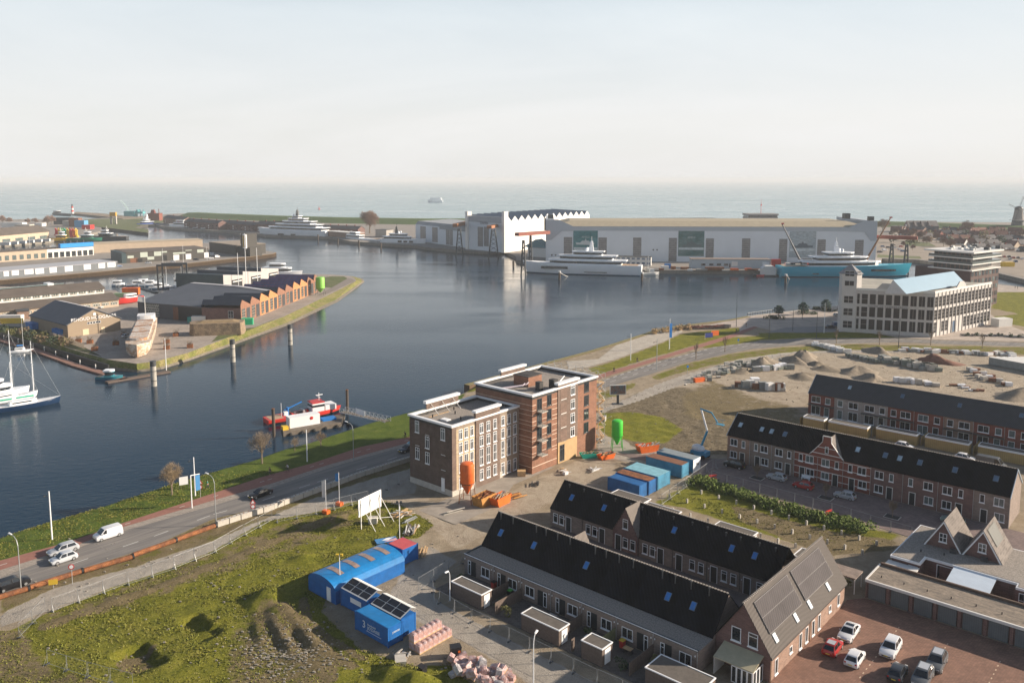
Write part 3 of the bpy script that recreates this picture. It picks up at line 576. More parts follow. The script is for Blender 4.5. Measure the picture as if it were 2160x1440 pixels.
def car(kind,pnt,label,loc,rz,group=None,roof=None,name=None,cat='car',plate=True):
    Lc,W,H,bz,hz_,xw,xf,xr,xb,bt = KIND[kind]; h = W / 2
    t = thing(name or {'van': 'delivery_van','bigvan': 'delivery_van'}.get(kind,'parked_car'),label,'van' if 'van' in kind else cat,loc,rz,group)
    xF,xB = Lc / 2,-Lc / 2; xs_ = [(xF,.45,.62,.74),(xF - .12,.25,hz_ - .16,.92),(xF - .45,.2,hz_ - .04,.99),(xw + .1,.2,hz_ + .02,1),(xw - .3,.2,bz,1),(xb + .3,.2,bz + .02,1),(xb,.22,bt,.98),(xB + .06,.28,bt - .12,.93),(xB,.4,bt - .3,.84)]
    secs = []
    for x,zb,zs,k in xs_:
        w_ = h * k; zm = zb + (zs - zb) * .55
        secs.append([(x,-w_ * .92,zb),(x,-w_,zb + .14),(x,-w_,zm),(x,-w_ * .95,zs - .05),(x,-w_ * .82,zs),(x,w_ * .82,zs),(x,w_ * .95,zs - .05),(x,w_,zm),(x,w_,zb + .14),(x,w_ * .92,zb)])
    b = M().loft(secs)
    wb,wt = h * .90,h * (.86 if 'van' in kind else .70); z0 = bz - .03
    cab = [[(xw,-wb,hz_ - .04),(xw,wb,hz_ - .04)],[(xf,-wt,H - .06),(xf,wt,H - .06)],[(xf - .35,-wt * .98,H),(xf - .35,wt * .98,H)],[(xr + .3,-wt * .98,H - .01),(xr + .3,wt * .98,H - .01)],[(xr,-wt,H - .08),(xr,wt,H - .08)],[(xb,-wb,bt - .02),(xb,wb,bt - .02)]]
    top = [c[0] for c in cab]; o = len(b.v); n = len(cab)
    b.v += [c[0] for c in cab] + [c[1] for c in cab]; b.f += [(o + i,o + i + 1,o + n + i + 1,o + n + i) for i in range(n - 1)] + [tuple(o + i for i in reversed(range(n))),tuple(o + n + i for i in range(n))]; b.m += [0] * (n + 1)
    b.build('body',pnt,t,smooth=32)
    def pane(nm,q,inset=.09,off=.012,m=g_car):
        c = sum((Vector(p) for p in q),Vector()) / 4; nn = (Vector(q[1]) - Vector(q[0])).cross(Vector(q[3]) - Vector(q[0])).normalized()
        if nn.dot(c - Vector((0,0,.8))) < 0: nn = -nn
        vs = [Vector(p).lerp(c,inset) + nn * off for p in q]; M().add(vs + [v - nn * (off + .004) for v in vs],[(0,1,2,3),(0,4,5,1),(1,5,6,2),(2,6,7,3),(3,7,4,0)]).build(nm,m,t)
    pane('windscreen',[cab[0][0],cab[0][1],cab[1][1],cab[1][0]],.10);
    pane('rear_window',[cab[5][0],cab[5][1],cab[4][1],cab[4][0]],.16 if 'van' not in kind else .25)
    for i,s_ in ((0,-1),(1,1)):
        A_,B_,C_,D_ = [Vector(cab[k][i]) for k in (0,1,4,5)]
        if 'van' in kind:
            pane('side_window',[A_.lerp(D_,.04),A_.lerp(D_,.30),Vector((A_.lerp(D_,.30).x,B_.y,H - .12)),B_ + Vector((-.08,0,-.04))],.12)
        else:
            mB = A_.lerp(D_,.47); mT = B_.lerp(C_,.42); mB.z = mB.z + .03
            pane('side_window',[A_.lerp(mB,.14),mB,mT,B_.lerp(mT,.02)],.10); pane('side_window',[mB,D_.lerp(mB,.14),C_.lerp(mT,.04),mT],.11)
    r_ = .31 if kind in ('hatch','van') else .34
    for wx in (xF - .82,xB + .72):
        for s_ in (-1,1):
            if r_ not in _wheel:
                def wh(rr,w0,w1): return M().loft([[(rr * k_ * math.cos(a),y_,rr * k_ * math.sin(a)) for a in [2 * math.pi * i / 14 for i in range(14)]] for y_,k_ in ((w0,.9),(w0 + .03,1),(w1 - .03,1),(w1,.9))])
                _wheel[r_] = (wh(r_,-.1,.1).mesh('wheel',tyre,40),wh(r_ * .66,-.108,.108).mesh('rim',rim_m,40))
            wo_ = link('wheel',_wheel[r_][0],t,(wx,s_ * (h - .09),r_)); link('rim',_wheel[r_][1],wo_)
    for s_ in (-1,1):
        M().box(xF - .16,xF - .02,s_ * h * .62 - .16,s_ * h * .62 + .16,.60,.72).build('headlight',lamp_m,t)
        M().box(xB - .01,xB + .12,s_ * h * .74 - .1,s_ * h * .74 + .1,bt - .30,bt - .12).build('tail_light',tail_m,t)
        M().box(xw - .45,xw - .3,s_ * (h + .02) - .06,s_ * (h + .02) + .08 * s_ + (.06 if s_ < 0 else .0),bz,bz + .13).build('mirror',pnt,t)
    if plate:
        for x_ in (xF + .005,xB - .015): M().box(x_ - .01,x_ + .01,-.25,.25,.48,.59).build('number_plate',plate_m,t)
    if roof: M().box(xr + .3,xf - .35,-wt * .8,wt * .8,H + .001,H + .012).build('roof_panel',roof,t)
    M().box(xF - .03,xF + .012,-h * .55,h * .55,.40,.52).build('grille',black,t)
    return t
# ------------------------------------------------------------------ poles, lamps, flags
def street_lamp(label,p,h=8.0,rz=0.0,arm=1.4,group='street lamps along the river road',m=steel,cat='street lamp',head_m=None):
    t = thing('street_lamp',label,cat,p,rz,group)
    M().tube((0,0,0),(0,0,h * .84),.09,8,.06).build('pole',m,t)
    M().path([(0,0,h * .84),(.15 * arm,0,h * .93),(.5 * arm,0,h * .985),(arm,0,h)],.05,6).build('arm',m,t)
    M().loft([[(arm - .3,-.10,h - .04),(arm - .3,.10,h - .04),(arm - .3,.08,h + .08),(arm - .3,-.08,h + .08)],[(arm + .45,-.16,h + .0),(arm + .45,.16,h + .0),(arm + .4,.10,h + .14),(arm + .4,-.10,h + .14)]]).build('lamp_head',head_m or white,t)
    return t
def pole(name,label,cat,p,h,r=.07,m=white,group=None,top=None):
    t = thing(name,label,cat,p,0,group); M().tube((0,0,0),(0,0,h),r * 1.2,8,r * .8).build('pole',m,t); return t
# ------------------------------------------------------------------ trees
bark = mat('bark',(.20,.155,.11),.9,.25,3); twig_m = mat('twigs',(.20,.155,.11),.9,.3,.8)
def bare_tree(name,label,p,h,spread,seed=0,group=None,cat='tree',tw=None,lv=5,rmin=.014,trunk=.3,dens=3):
    rnd = random.Random(seed); t = thing(name,label,cat,p,0,group); tr = M(); cr_ = M()
    def grow(p0,d,ln,r,k):
        q = p0 + d * ln; (tr if k < 2 else cr_).tube(p0,q,r,5 if k < 2 else 3,r * .66,caps=False)
        if k >= lv: return
        nb = dens + (2 if k == 0 else 1 if k < 3 else 0); a0 = rnd.uniform(0,6.28); ax = d.orthogonal().normalized()
        for i in range(nb):
            nd = Matrix.Rotation(a0 + 6.28 * i / nb + rnd.uniform(-.4,.4),3,d) @ (Matrix.Rotation(rnd.uniform(.45,.85) * spread,3,ax) @ d); nd = (nd + Vector((0,0,.16))).normalized()
            grow(p0 + d * ln * rnd.uniform(.55,1.0),nd,ln * rnd.uniform(.58,.80),max(rmin,r * .5),k + 1)
        if k < 3: grow(q,(d + Vector((rnd.uniform(-.1,.1),rnd.uniform(-.1,.1),.15))).normalized(),ln * .72,max(rmin,r * .6),k + 1)
    grow(Vector((0,0,0)),Vector((rnd.uniform(-.03,.03),rnd.uniform(-.03,.03),1)).normalized(),h * trunk,h * .022,0)
    mz = max(v[2] for v in cr_.v); f = h / mz
    for q_ in (tr,cr_): q_.v = [(x * f,y * f,z * f) for x,y,z in q_.v]
    tr.build('trunk',bark,t); cr_.build('crown',tw or twig_m,t); return t
def leafy(name,label,p,h,r,col,seed=0,group=None,cat='shrub',n=500,leaf=.25,low=.1,shape=1.0,kind=None):
    rnd = random.Random(seed); t = thing(name,label,cat,p,0,group); b = M(); nl = 5 + n // 120
    cs = [(rnd.gauss(0,.38) * r,rnd.gauss(0,.38) * r,h * rnd.uniform(low + .1,.82),rnd.uniform(.25,.5) * r) for _ in range(nl)]
    for _ in range(n):
        c = rnd.choice(cs); v = Vector((rnd.gauss(0,1),rnd.gauss(0,1),rnd.gauss(0,1))).normalized() * c[3] * rnd.uniform(.6,1.1)
        q = Vector((c[0] + v.x,c[1] + v.y,max(.05,c[2] + v.z * shape))); a = Vector((rnd.gauss(0,1),rnd.gauss(0,1),rnd.gauss(0,1))).normalized() * leaf; e = a.orthogonal().normalized() * leaf * .7
        b.add([q - a,q + e,q + a,q - e],[(0,1,2,3)])
    b.build('crown',col,t)
    k = M(); k.tube((0,0,0),(0,0,h * .7),.03 * h,6,.012 * h)
    for c in cs: k.tube((0,0,h * .25),(c[0],c[1],c[2]),.012 * h,4,.005 * h)
    k.build('trunk',bark,t); return t
leaf_a = mat('leaves_green',(.055,.09,.025),.8,.5,.7); leaf_d = mat('leaves_dark',(.035,.055,.028),.8,.45,.7); leaf_b = mat('leaves_brown',(.15,.11,.065),.9,.45,.7); leaf_o = mat('leaves_olive',(.11,.11,.035),.85,.45,.7)
# ------------------------------------------------------------------ people
skin_m = mat('skin',(.50,.32,.23),.6,.05); hair_m = mat('dark_hair',(.05,.035,.025),.8,.1)
def person(label,p,rz,top,legs,pose='walk',group=None,parent_=None):
    """x is forward; one skinned body, with hair, jacket and trousers close over it"""
    t = thing('person',label,'person',p,rz,group)
    if pose == 'ride':
        J = {'hip': (0,0,.95),'ch': (.16,0,1.30),'nk': (.24,0,1.50),'hd': (.28,0,1.70),'kl': (.36,.10,.80),'kr': (.28,-.10,.62),'al': (.20,.11,.42),'ar': (.08,-.11,.22),'tl': (.36,.11,.38),'tr': (.24,-.11,.18),
             'sl': (.2,.2,1.44),'sr': (.2,-.2,1.44),'el': (.36,.26,1.22),'er': (.36,-.26,1.22),'hl': (.58,.24,1.12),'hr': (.58,-.24,1.12)}
    else:
        J = {'hip': (0,0,.93),'ch': (.02,0,1.25),'nk': (.02,0,1.48),'hd': (.04,0,1.65),'kl': (.16,.09,.50),'kr': (-.06,-.09,.50),'al': (.22,.09,.08),'ar': (-.28,-.09,.12),'tl': (.38,.1,.04),'tr': (-.14,-.1,.03),
             'sl': (.0,.2,1.42),'sr': (.0,-.2,1.42),'el': (-.1,.26,1.15),'er': (.12,-.26,1.15),'hl': (-.04,.27,.90),'hr': (.24,-.26,.93)}
    keys = list(J); E_ = [('hip','ch'),('ch','nk'),('nk','hd'),('hip','kl'),('kl','al'),('al','tl'),('hip','kr'),('kr','ar'),('ar','tr'),('ch','sl'),('sl','el'),('el','hl'),('ch','sr'),('sr','er'),('er','hr')]
    Rd = {'hip': .135,'ch': .155,'nk': .06,'hd': .105,'k': .065,'a': .04,'t': .035,'s': .075,'e': .045,'h': .032}
    def sk(nm,ks,m,grow=0.0):
        ids = [k for k in keys if k in ks]; me = bpy.data.meshes.new(nm); me.from_pydata([J[k] for k in ids],[(ids.index(a),ids.index(b_)) for a,b_ in E_ if a in ids and b_ in ids],[]); me.materials.append(m)
        ob = link(nm,me,t); ob.modifiers.new('skin','SKIN'); ob.modifiers.new('sub','SUBSURF').levels = 1
        for i,k in enumerate(ids):
            r_ = Rd.get(k,Rd.get(k[0])) + grow; me.skin_vertices[0].data[i].radius = (r_,r_); me.skin_vertices[0].data[i].use_root = (k in ('hip','ch') and i == 0) or len(ids) == 1
        return ob
    sk('body',keys,skin_m); sk('jacket',['hip','ch','sl','sr','el','er'],top,.022); sk('trousers',['hip','kl','kr','al','ar'],legs,.018)
    hx,hy,hz2 = J['hd']; M().blob((hx - .02,hy,hz2 + .035),.115,.105,.115,10,6,.03).build('hair',hair_m,t,smooth=60)
    return t
def bicycle(label,p,rz,m=black,group=None):
    t = thing('bicycle',label,'bicycle',p,rz,group)
    for x in (-.52,.55):
        b = M(); n = 18
        for i in range(n):
            a,c = 2 * math.pi * i / n,2 * math.pi * (i + 1) / n; b.tube((x + .34 * math.cos(a),0,.35 + .34 * math.sin(a)),(x + .34 * math.cos(c),0,.35 + .34 * math.sin(c)),.022,4)
            if i % 2: b.tube((x,0,.35),(x + .34 * math.cos(a),0,.35 + .34 * math.sin(a)),.004,3)
        b.build('wheel',tyre,t)
    M().path([(-.52,0,.35),(-.1,0,.32),(.42,0,.85),(-.16,0,.82),(-.52,0,.35)],.022,5).tube((-.1,0,.32),(-.18,0,.92),.018,5).tube((.42,0,1.0),(.55,0,.35),.018,5).build('frame',m,t)
    M().box(-.32,-.06,-.07,.07,.92,.97).build('saddle',black,t); M().path([(.30,-.28,1.02),(.42,-.1,1.04),(.42,.1,1.04),(.30,.28,1.02)],.014,5).build('handlebar',m,t); return t
# ------------------------------------------------------------------ boats
def hull_mesh(Lh,B,D,bow=.35,stern=.85,sheer=.35,plumb=.9,m=0,n=14,flare=.72,zb=-0.6):
    """deck outline at height D with a pointed bow at +x"""
    secs = []; st = [i / n for i in range(n + 1)]
    for s_ in st:
        x = -Lh / 2 + Lh * s_; k = stern + (1 - stern) * min(1,s_ / .35) if s_ < .35 else 1.0
        if s_ > 1 - bow: q = (s_ - (1 - bow)) / bow; k = max(.015,(1 - q ** 2.2) if bow > .2 else math.sqrt(max(0,1 - q * q)))
        zd = D * (1 + sheer * max(0,(s_ - .4) / .6) ** 2); xo = (1 - plumb) * Lh * .12 * max(0,(s_ - .7) / .3)
        w_ = B / 2 * k; secs.append([(x - xo,-w_ * flare * (.6 + .4 * k),zb),(x - xo * .4,-w_ * .96,D * .35),(x,-w_,zd),(x,w_,zd),(x - xo * .4,w_ * .96,D * .35),(x - xo,w_ * flare * (.6 + .4 * k),zb)])
    return M().loft(secs,m)
def deck_poly(x0,x1,hw,nose=.35,tail=.1,n=7):
    """rounded-front plan outline"""
    L_ = x1 - x0; pts = [(x0,-hw * (1 - tail)),(x0 + L_ * .08,-hw)]
    for i in range(n + 1):
        a = -math.pi / 2 + math.pi * i / n; pts.append((x1 - L_ * nose + L_ * nose * math.cos(a),hw * math.sin(a)))
    pts += [(x0 + L_ * .08,hw),(x0,hw * (1 - tail))]; return pts
# ------------------------------------------------------------------ the two new apartment blocks (street grid: x towards the lower right, y away)
br_dark = mat('dark_brick',(.105,.072,.058),.9,.3,.6,kind='brick',p=(.6,.16,.02),c2=(.13,.10,.085))
br_tan = mat('tan_brick',(.235,.18,.135),.9,.2,.6,kind='brick',p=(.6,.16,.02),c2=(.36,.30,.24))
br_buff = mat('buff_brick',(.42,.325,.21),.9,.12,.6,kind='brick',p=(.6,.16,.02),c2=(.50,.42,.30))
br_red = mat('red_brown_brick',(.215,.098,.062),.9,.2,.5,kind='brick',p=(.6,.16,.02),c2=(.30,.18,.12))
br_brown = mat('brown_brick',(.155,.108,.085),.9,.2,.5,kind='brick',p=(.6,.16,.02),c2=(.19,.145,.12))
br_stripe = mat('pale_band',(.62,.48,.38),.8,.08)
roof_in = mat('roof_membrane',(.055,.052,.05),.8,.3,1)
def cornice(parent,x0,x1,y0,y1,z,side,h=.42,out=.28,name='cornice',m=None):
    b = M()
    if side == 'y': b.box(x0,x1,y0 - out,y0 + .25,z - h,z)
    return b
def parapet(parent,X0,X1,Y0,Y1,z,th=.42,h=.95):
    """brick upstand with a white capping all round a flat roof"""
    b = M(); b.box(X0 + .02,X1 - .02,Y0 + .02,Y0 + th,z - h,z - .38).box(X0 + .02,X1 - .02,Y1 - th,Y1 - .02,z - h,z - .38).box(X0 + .02,X0 + th,Y0 + th,Y1 - th,z - h,z - .38).box(X1 - th,X1 - .02,Y0 + th,Y1 - th,z - h,z - .38)
    b.build('parapet',roof_in,parent)
    o = .25; c = M()
    c.box(X0 - o,X1 + o,Y0 - o,Y0 + th,z - .38,z).box(X0 - o,X1 + o,Y1 - th,Y1 + o,z - .38,z).box(X0 - o,X0 + th,Y0 + th,Y1 - th,z - .38,z).box(X1 - th,X1 + o,Y0 + th,Y1 - th,z - .38,z)
    c.build('cornice',white,parent)
# block A: x -120.6..-108.6, y 105.6..124.9 ; lower brick block
A0 = lthing('apartment_building','brown and tan brick apartment block of four storeys with white cornices','apartment building',-120.6,105.6)
WA,DA,HA = 12.0,19.3,13.9
bw = M().box(0,WA,0,DA,0,HA - 1.0); bw.build('wall',br_dark,A0)
M().box(.3,WA - .3,.3,DA - .3,HA - .995,HA - .93).build('roof',gravel,A0)
parapet(A0,0,WA,0,DA,HA)
p0 = M().box(-.05,WA + .05,-.05,.9,0,1.5);
M().box(0.0,WA + .08,-.08,-.001,0,1.15).box(WA + .001,WA + .1,0,7,0,1.05).box(WA + .06,WA + .2,6.2,14.0,0,1.3).build('plinth',lconc,A0)
# right-hand (sunlit) front: three sections
M().box(WA + .0012,WA + .06,.0,1.1,1.1,HA - .4).build('facade_strip',br_brown,A0)
M().box(WA + .001,WA + .07,1.1,6.3,0.6,HA - 1.1).build('facade_bay',br_buff,A0,label='buff brick bay at the near corner')
M().box(WA + .001,WA + .05,1.1,6.3,HA - 1.1,HA - .4).build('facade_strip',br_tan,A0)
M().box(WA + .001,WA + .24,6.3,13.2,0,HA + 1.15).box(WA - .35,WA + .001,6.3,13.2,HA - .39,HA + 1.15).build('facade_bay',br_brown,A0,label='brown brick middle bay raised above the roof')
M().box(WA - .6,WA + .5,6.05,13.45,HA + 1.15,HA + 1.55).build('cornice',white,A0)
M().box(WA + .001,WA + .10,13.2,19.2,0,HA - .4).build('facade_bay',br_tan,A0,label='tan brick bay beside the taller block')
M().box(.0,.3,4.4,13.4,HA - .3,HA + 1.2).build('gable_panel',br_brown,A0); M().box(-.4,.55,4.1,13.7,HA + 1.2,HA + 1.7).build('cornice',white,A0)
for k in (5.6,8.7,11.8): M().tube((.25,k,HA + .9),(2.6,k,HA - .9),.07,6).build('brace',offwhite,A0)
def rows(parent,xf_,ys_,zs,w_,styles,rz=math.pi / 2,off=.08):
    for (z,h,nz_) in zs:
        for y in ys_: win(parent,xf_ + off,y,z,w_,h,rz,2,nz_,sill=True,fr=.11)
zrows = [(1.2,2.2,0),(4.2,3.4,2),(8.05,2.1,0),(10.7,2.0,0)]
rows(A0,WA,[1.75,3.25,4.8],[(1.0,2.4,0)] + zrows[1:],1.0,0)
rows(A0,WA + .17,[7.3,9.25,11.2],zrows,1.05,0)
rows(A0,WA + .03,[13.7,15.5,17.35],[(.5,2.5,0)] + zrows[1:],1.05,0)
# dark left-hand side
for x,z in ((1.7,10.6),(9.0,10.6),(4.6,8.0),(1.7,5.2),(4.6,4.9)): win(A0,x,-.002,z,1.15,2.35,0,2,0,sill=True,fr=.11,gm=g_curt if z > 10 else None)
for x,z in ((4.6,10.6),(1.7,7.9),(9.0,7.6),(9.0,4.6)): M().box(x,x + 1.2,-.05,-.001,z,z + .1).build('lintel',offwhite,A0)
M().box(9.1,10.0,-.12,-.001,.5,3.1).build('door',white,A0)
M().box(5.5,7.3,3.2,4.4,HA - .92,HA - .6).build('roof_hatch',white,A0)
for x,y in ((3.0,3.5),(4.6,8.2),(9.0,11.5),(2.2,10.2),(8.2,6.2)): M().tube((x,y,HA - .92),(x,y,HA - .3),.13,8).build('vent_pipe',black,A0)
M().box(2.2,2.5,3.0,9.0,HA - .92,HA - .87).build('timber_board',wood,A0)
# block B: taller red brick block
BX0,BX1,BY0,BY1,HB = -121.0,-105.0,124.9,147.2,16.6
B0 = lthing('apartment_building','tall red brick apartment block of five storeys with pale stripes and steel balconies','apartment building',BX0,BY0)
WB,DB = BX1 - BX0,BY1 - BY0
M().box(0,WB,0,DB,0,HB - 1.0).build('wall',br_red,B0)
M().box(.3,WB - .3,.3,DB - .3,HB - .995,HB - .92).build('roof',gravel,B0)
parapet(B0,0,WB,0,DB,HB)
st = M(); zz = [1.3,3.5,4.2,5.6,6.8,7.6,8.9,10.1,10.9,12.2,13.2,14.3]
for z in zz: st.box(-.03,WB + .02,-.035,-.001,z,z + .09)
for z in zz:
    st.box(WB + .001,WB + .04,0,1.2,z,z + .11); st.box(WB + .001,WB + .04,6.4,8.1,z,z + .11)
    if z > 4: st.box(WB + .001,WB + .038,3.2,4.6,z,z + .11)
st.box(WB + .001,WB + .04,1.2,6.4,1.3,1.45)
st.build('pale_stripes',br_stripe,B0)
st = M().box(WB + .001,WB + .12,8.2,15.2,4.6,HB + .5).box(WB - .4,WB,8.2,15.2,HB - .37,HB + .5); st.build('facade_bay',br_brown,B0,label='brown brick bay raised above the roof')
M().box(WB - .7,WB + .42,8.0,15.5,HB + .5,HB + .95).build('cornice',white,B0)
M().box(WB + .001,WB + .16,8.3,15.0,0,4.6).build('entrance_boarding',mat('plywood',(.46,.31,.16),.8,.1,1),B0)
M().box(-.0,.3,8,16,HB - .3,HB + .9).build('gable_panel',br_brown,B0); M().box(-.4,.55,7.7,16.3,HB + .9,HB + 1.35).build('cornice',white,B0)
for i in range(4):
    z = 3.9 + i * 3.05
    win(B0,WB + .02,1.5,z - .1,1.5,2.5,math.pi / 2,2,1,dsteel,fr=.08,gm=g_blue if 0 else g_dark); win(B0,WB + .02,4.75,z + .3,1.4,2.3,math.pi / 2,2,1,dsteel,fr=.08,sill=True)
    win(B0,WB + .13,12.6,z + 1.0,1.5,2.1,math.pi / 2,2,0,sill=True,fr=.12)
    win(B0,WB + .02,17.6,z + .6,1.7,2.3,math.pi / 2,2,1,dsteel,fr=.08,sill=True)
    f = M().box(WB + .13,WB + .16,9.3,11.2,z + .55,z + .7); f.build('lintel',offwhite,B0)
    M().box(WB + .13,WB + .145,9.1,11.4,z + .75,z + 3.0).build('brick_panel',mat('brown_brick_b',(.17,.115,.09),.9,.2,.5,kind='brick',p=(.6,.16,.02)),B0)
    bal = M().box(WB + .05,WB + 1.5,1.4,3.3,z - .28,z - .12).build('balcony',lconc,B0)
    r = M()
    for y in [1.45 + .2 * k for k in range(10)]: r.tube((WB + 1.45,y,z - .12),(WB + 1.45,y,z + .9),.015,4)
    for x in (.1,.5,.9,1.3):
        for y in (1.45,3.25): r.tube((WB + x + .1,y,z - .12),(WB + x + .1,y,z + .9),.015,4)
    r.path([(WB + .1,1.45,z + .9),(WB + 1.45,1.45,z + .9),(WB + 1.45,3.25,z + .9),(WB + .1,3.25,z + .9)],.025,4); r.build('railing',dsteel,bal)
d = win(B0,WB + .17,8.9,.3,1.6,3.6,math.pi / 2,2,0,dsteel,fr=.12,name='entrance_door')
for y0 in (1.5,4.2): M().box(WB + .002,WB + .03,y0,y0 + 2.4,1.5,3.4).build('brick_panel',br_red,B0)
M().box(4.8,9.0,7.0,11.5,HB - .92,HB + 1.2).build('lift_housing',br_red,B0); M().box(4.7,9.1,6.9,11.6,HB + 1.2,HB + 1.35).box(5.6,8.2,8.0,10.5,HB + 1.36,HB + 1.42).build('housing_cap',roof_in,B0)
M().box(11.6,12.8,6.2,7.4,HB - .92,HB + .9).build('chimney',roof_in,B0); M().box(12.6,14.0,9.5,10.9,HB - .92,HB + 1.0).build('chimney',roof_in,B0)
for y in (6.0,4.8): M().path([(9.3,y + .7,HB + .3),(9.2,y,HB - .1),(6.0,y - 4.2,HB - .6)],.13,8).build('plastic_pipe',mat('pale_pipe',(.72,.62,.66),.4,.05),B0)
M().tube((13.2,12,HB - .3),(10.0,18.2,HB - .3),.12,8).build('plastic_pipe',white,B0)
M().lathe([(.14,0),(.1,1.6),(.02,1.62)],(0,0,0),8)
# entrance sand-coloured concrete forecourt
sheet('concrete_apron',[LW(-108.5,97),LW(-99,97),LW(-99,108),LW(-104,118),LW(-104.2,131),LW(-108.5,131)],mat('apron',(.30,.265,.225),.9,.2,.4),.004 + .01,'concrete apron along the apartment block','paving',True)
# scaffold leaning on the right-hand end of block B
S0 = lthing('scaffolding','tall cluttered scaffold of steel tubes and boards on the red brick block','scaffolding',BX0 + 1.5,BY1 + .25)
b = M(); bd = M(); zig = M()
for i in range(8):
    for y in (.3,2.7): b.tube((i * 2.1,y,0),(i * 2.1,y,HB + (.8 if i < 5 else .2)),.045,5)
for k in range(8):
    z = 2.1 * (k + 1)
    for y in (.3,2.7): b.tube((0,y,z),(14.7,y,z),.04,4); b.tube((0,y,z + 1),(14.7,y,z + 1),.03,4)
    for i in range(8): b.tube((i * 2.1,.3,z),(i * 2.1,2.7,z),.035,4)
    if k < 7:
        for i in range(7):
            if random.random() < .92: bd.box(i * 2.1 + .05,i * 2.1 + 2.05,.35,2.6,z + .02,z + .08)
    for i in range(0,7,2): zig.tube((i * 2.1,2.7,z),(i * 2.1 + 2.1,2.7,z - 2.1),.035,4)
b.build('tube_frame',steel,S0); bd.build('board_deck',wood,S0); zig.build('diagonal_braces',steel,S0)
st_ = M()
for k in range(7):
    z = 2.1 * k; a = (12.6,1.7,z) if k % 2 == 0 else (14.9,1.7,z); c = (14.9,1.7,z + 2.1) if k % 2 == 0 else (12.6,1.7,z + 2.1)
    st_.tube(a,c,.06,4); st_.tube((a[0],2.4,a[2]),(c[0],2.4,c[2]),.06,4)
    for q in range(8): p_ = Vector(a).lerp(Vector(c),q / 8); st_.box(p_.x - .15,p_.x + .15,1.7,2.4,p_.z + .05,p_.z + .1)
st_.build('stair_tower',wood,S0)
for i in range(60):
    x,y,z = ru(8.5,15.6),ru(.8,4.2),random.choice([.1,2.2,4.3,6.4,8.5,10.6,12.7]); l = ru(.8,2.2); a = ru(0,3)
    M().tube((x,y,z + .1),(x + l * math.cos(a),y + l * .4 * math.sin(a),z + ru(.1,.9)),.06,4).build('loose_board',random.choice([wood,plast,offwhite]),S0)
# ------------------------------------------------------------------ terraces and the near houses
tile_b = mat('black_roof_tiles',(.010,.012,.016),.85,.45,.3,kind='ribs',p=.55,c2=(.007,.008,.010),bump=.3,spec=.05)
tile_g = mat('grey_roof_tiles',(.27,.235,.205),.85,.08,.5,kind='ribs',p=1.05,c2=(.06,.05,.045),bump=.6)
tile_d = mat('dark_grey_tiles',(.055,.058,.065),.7,.15,.5,kind='ribs',p=.8,c2=(.03,.032,.036),bump=.3)
ridge_m = mat('ridge_tiles',(.30,.27,.24),.8,.1)
br_house = mat('taupe_brick',(.215,.17,.145),.9,.14,.6,kind='brick',p=(.6,.16,.02),c2=(.235,.19,.165))
br_plum = mat('plum_brick',(.155,.085,.075),.9,.2,.6,kind='brick',p=(.6,.16,.02),c2=(.19,.13,.115))
br_rust = mat('rust_red_brick',(.20,.055,.035),.9,.2,.6,kind='brick',p=(.6,.16,.02),c2=(.22,.10,.08))
br_grey = mat('grey_brick',(.34,.29,.265),.9,.12,.6,kind='brick',p=(.6,.16,.02),c2=(.36,.33,.31))
br_pink = mat('pinkish_brick',(.25,.155,.115),.9,.2,.6,kind='brick',p=(.6,.16,.02),c2=(.34,.25,.2))
doorm = mat('black_door',(.02,.025,.03),.35,.1)
g_sky = glass('skylight_glass',(.035,.18,.50),.04,.25,.8,1.0)
g_roofw = glass('pale_skylight_glass',(.35,.45,.52),.05,.3,.8,1.0)
def roof_slab(x0,x1,ya,za,yb,zb,th=.12,m=0,b=None):
    """sloping slab from eave (ya,za) to ridge (yb,zb)"""
    b = b or M(); return b.add([(x0,ya,za),(x1,ya,za),(x1,yb,zb),(x0,yb,zb),(x0,ya,za - th),(x1,ya,za - th),(x1,yb,zb - th),(x0,yb,zb - th)],[(0,1,2,3),(7,6,5,4),(0,4,5,1),(1,5,6,2),(2,6,7,3),(3,7,4,0)],m)
def roof_window(parent,x,t_,ya,za,yb,zb,w_=.78,ln=1.15,gm=None,name='roof_window',fm=None):
    """window lying in the slope, t_ = fraction up the slope"""
    sl = math.hypot(yb - ya,zb - za); c,s_ = (yb - ya) / sl,(zb - za) / sl; y = ya + (yb - ya) * t_; z = za + (zb - za) * t_; d = 1 if yb > ya else -1
    nn = Vector((0,-s_,c)) * (1 if d > 0 else 1);
    if nn.z < 0: nn = -nn
    u = Vector((1,0,0)); v = Vector((0,c,s_)); o = Vector((x,y,z))
    def slab(b,x0,x1,v0,v1,h0,h1): b.add([o + u * a + v * q + nn * h for h in (h0,h1) for a,q in ((x0,v0),(x1,v0),(x1,v1),(x0,v1))],[(0,3,2,1),(4,5,6,7),(0,1,5,4),(1,2,6,5),(2,3,7,6),(3,0,4,7)]); return b
    f = M(); slab(f,-w_ / 2,w_ / 2,0,ln,-.02,.07); fo = f.build(name,fm or mat('roof_window_frame',(.10,.15,.20),.4,.1),parent)
    slab(M(),-w_ / 2 + .07,w_ / 2 - .07,.07,ln - .07,.071,.085).build('pane',gm or g_sky,fo); return fo
def ridge(parent,x0,x1,y,z,step=.42):
    b = M(); x = x0
    while x < x1 - .05: b.box(x,min(x + step * .55,x1),y - .12,y + .12,z - .03,z + .09); x += step
    b.build('ridge_tiles',ridge_m,parent)
def flue(parent,x,y,z,h=.7): M().tube((x,y,z - .3),(x,y,z + h),.09,8).lathe([(.16,h + z),(.16,h + z + .15),(.03,z + h + .2)],(x,y,0),8).build('flue_pipe',dsteel,parent)
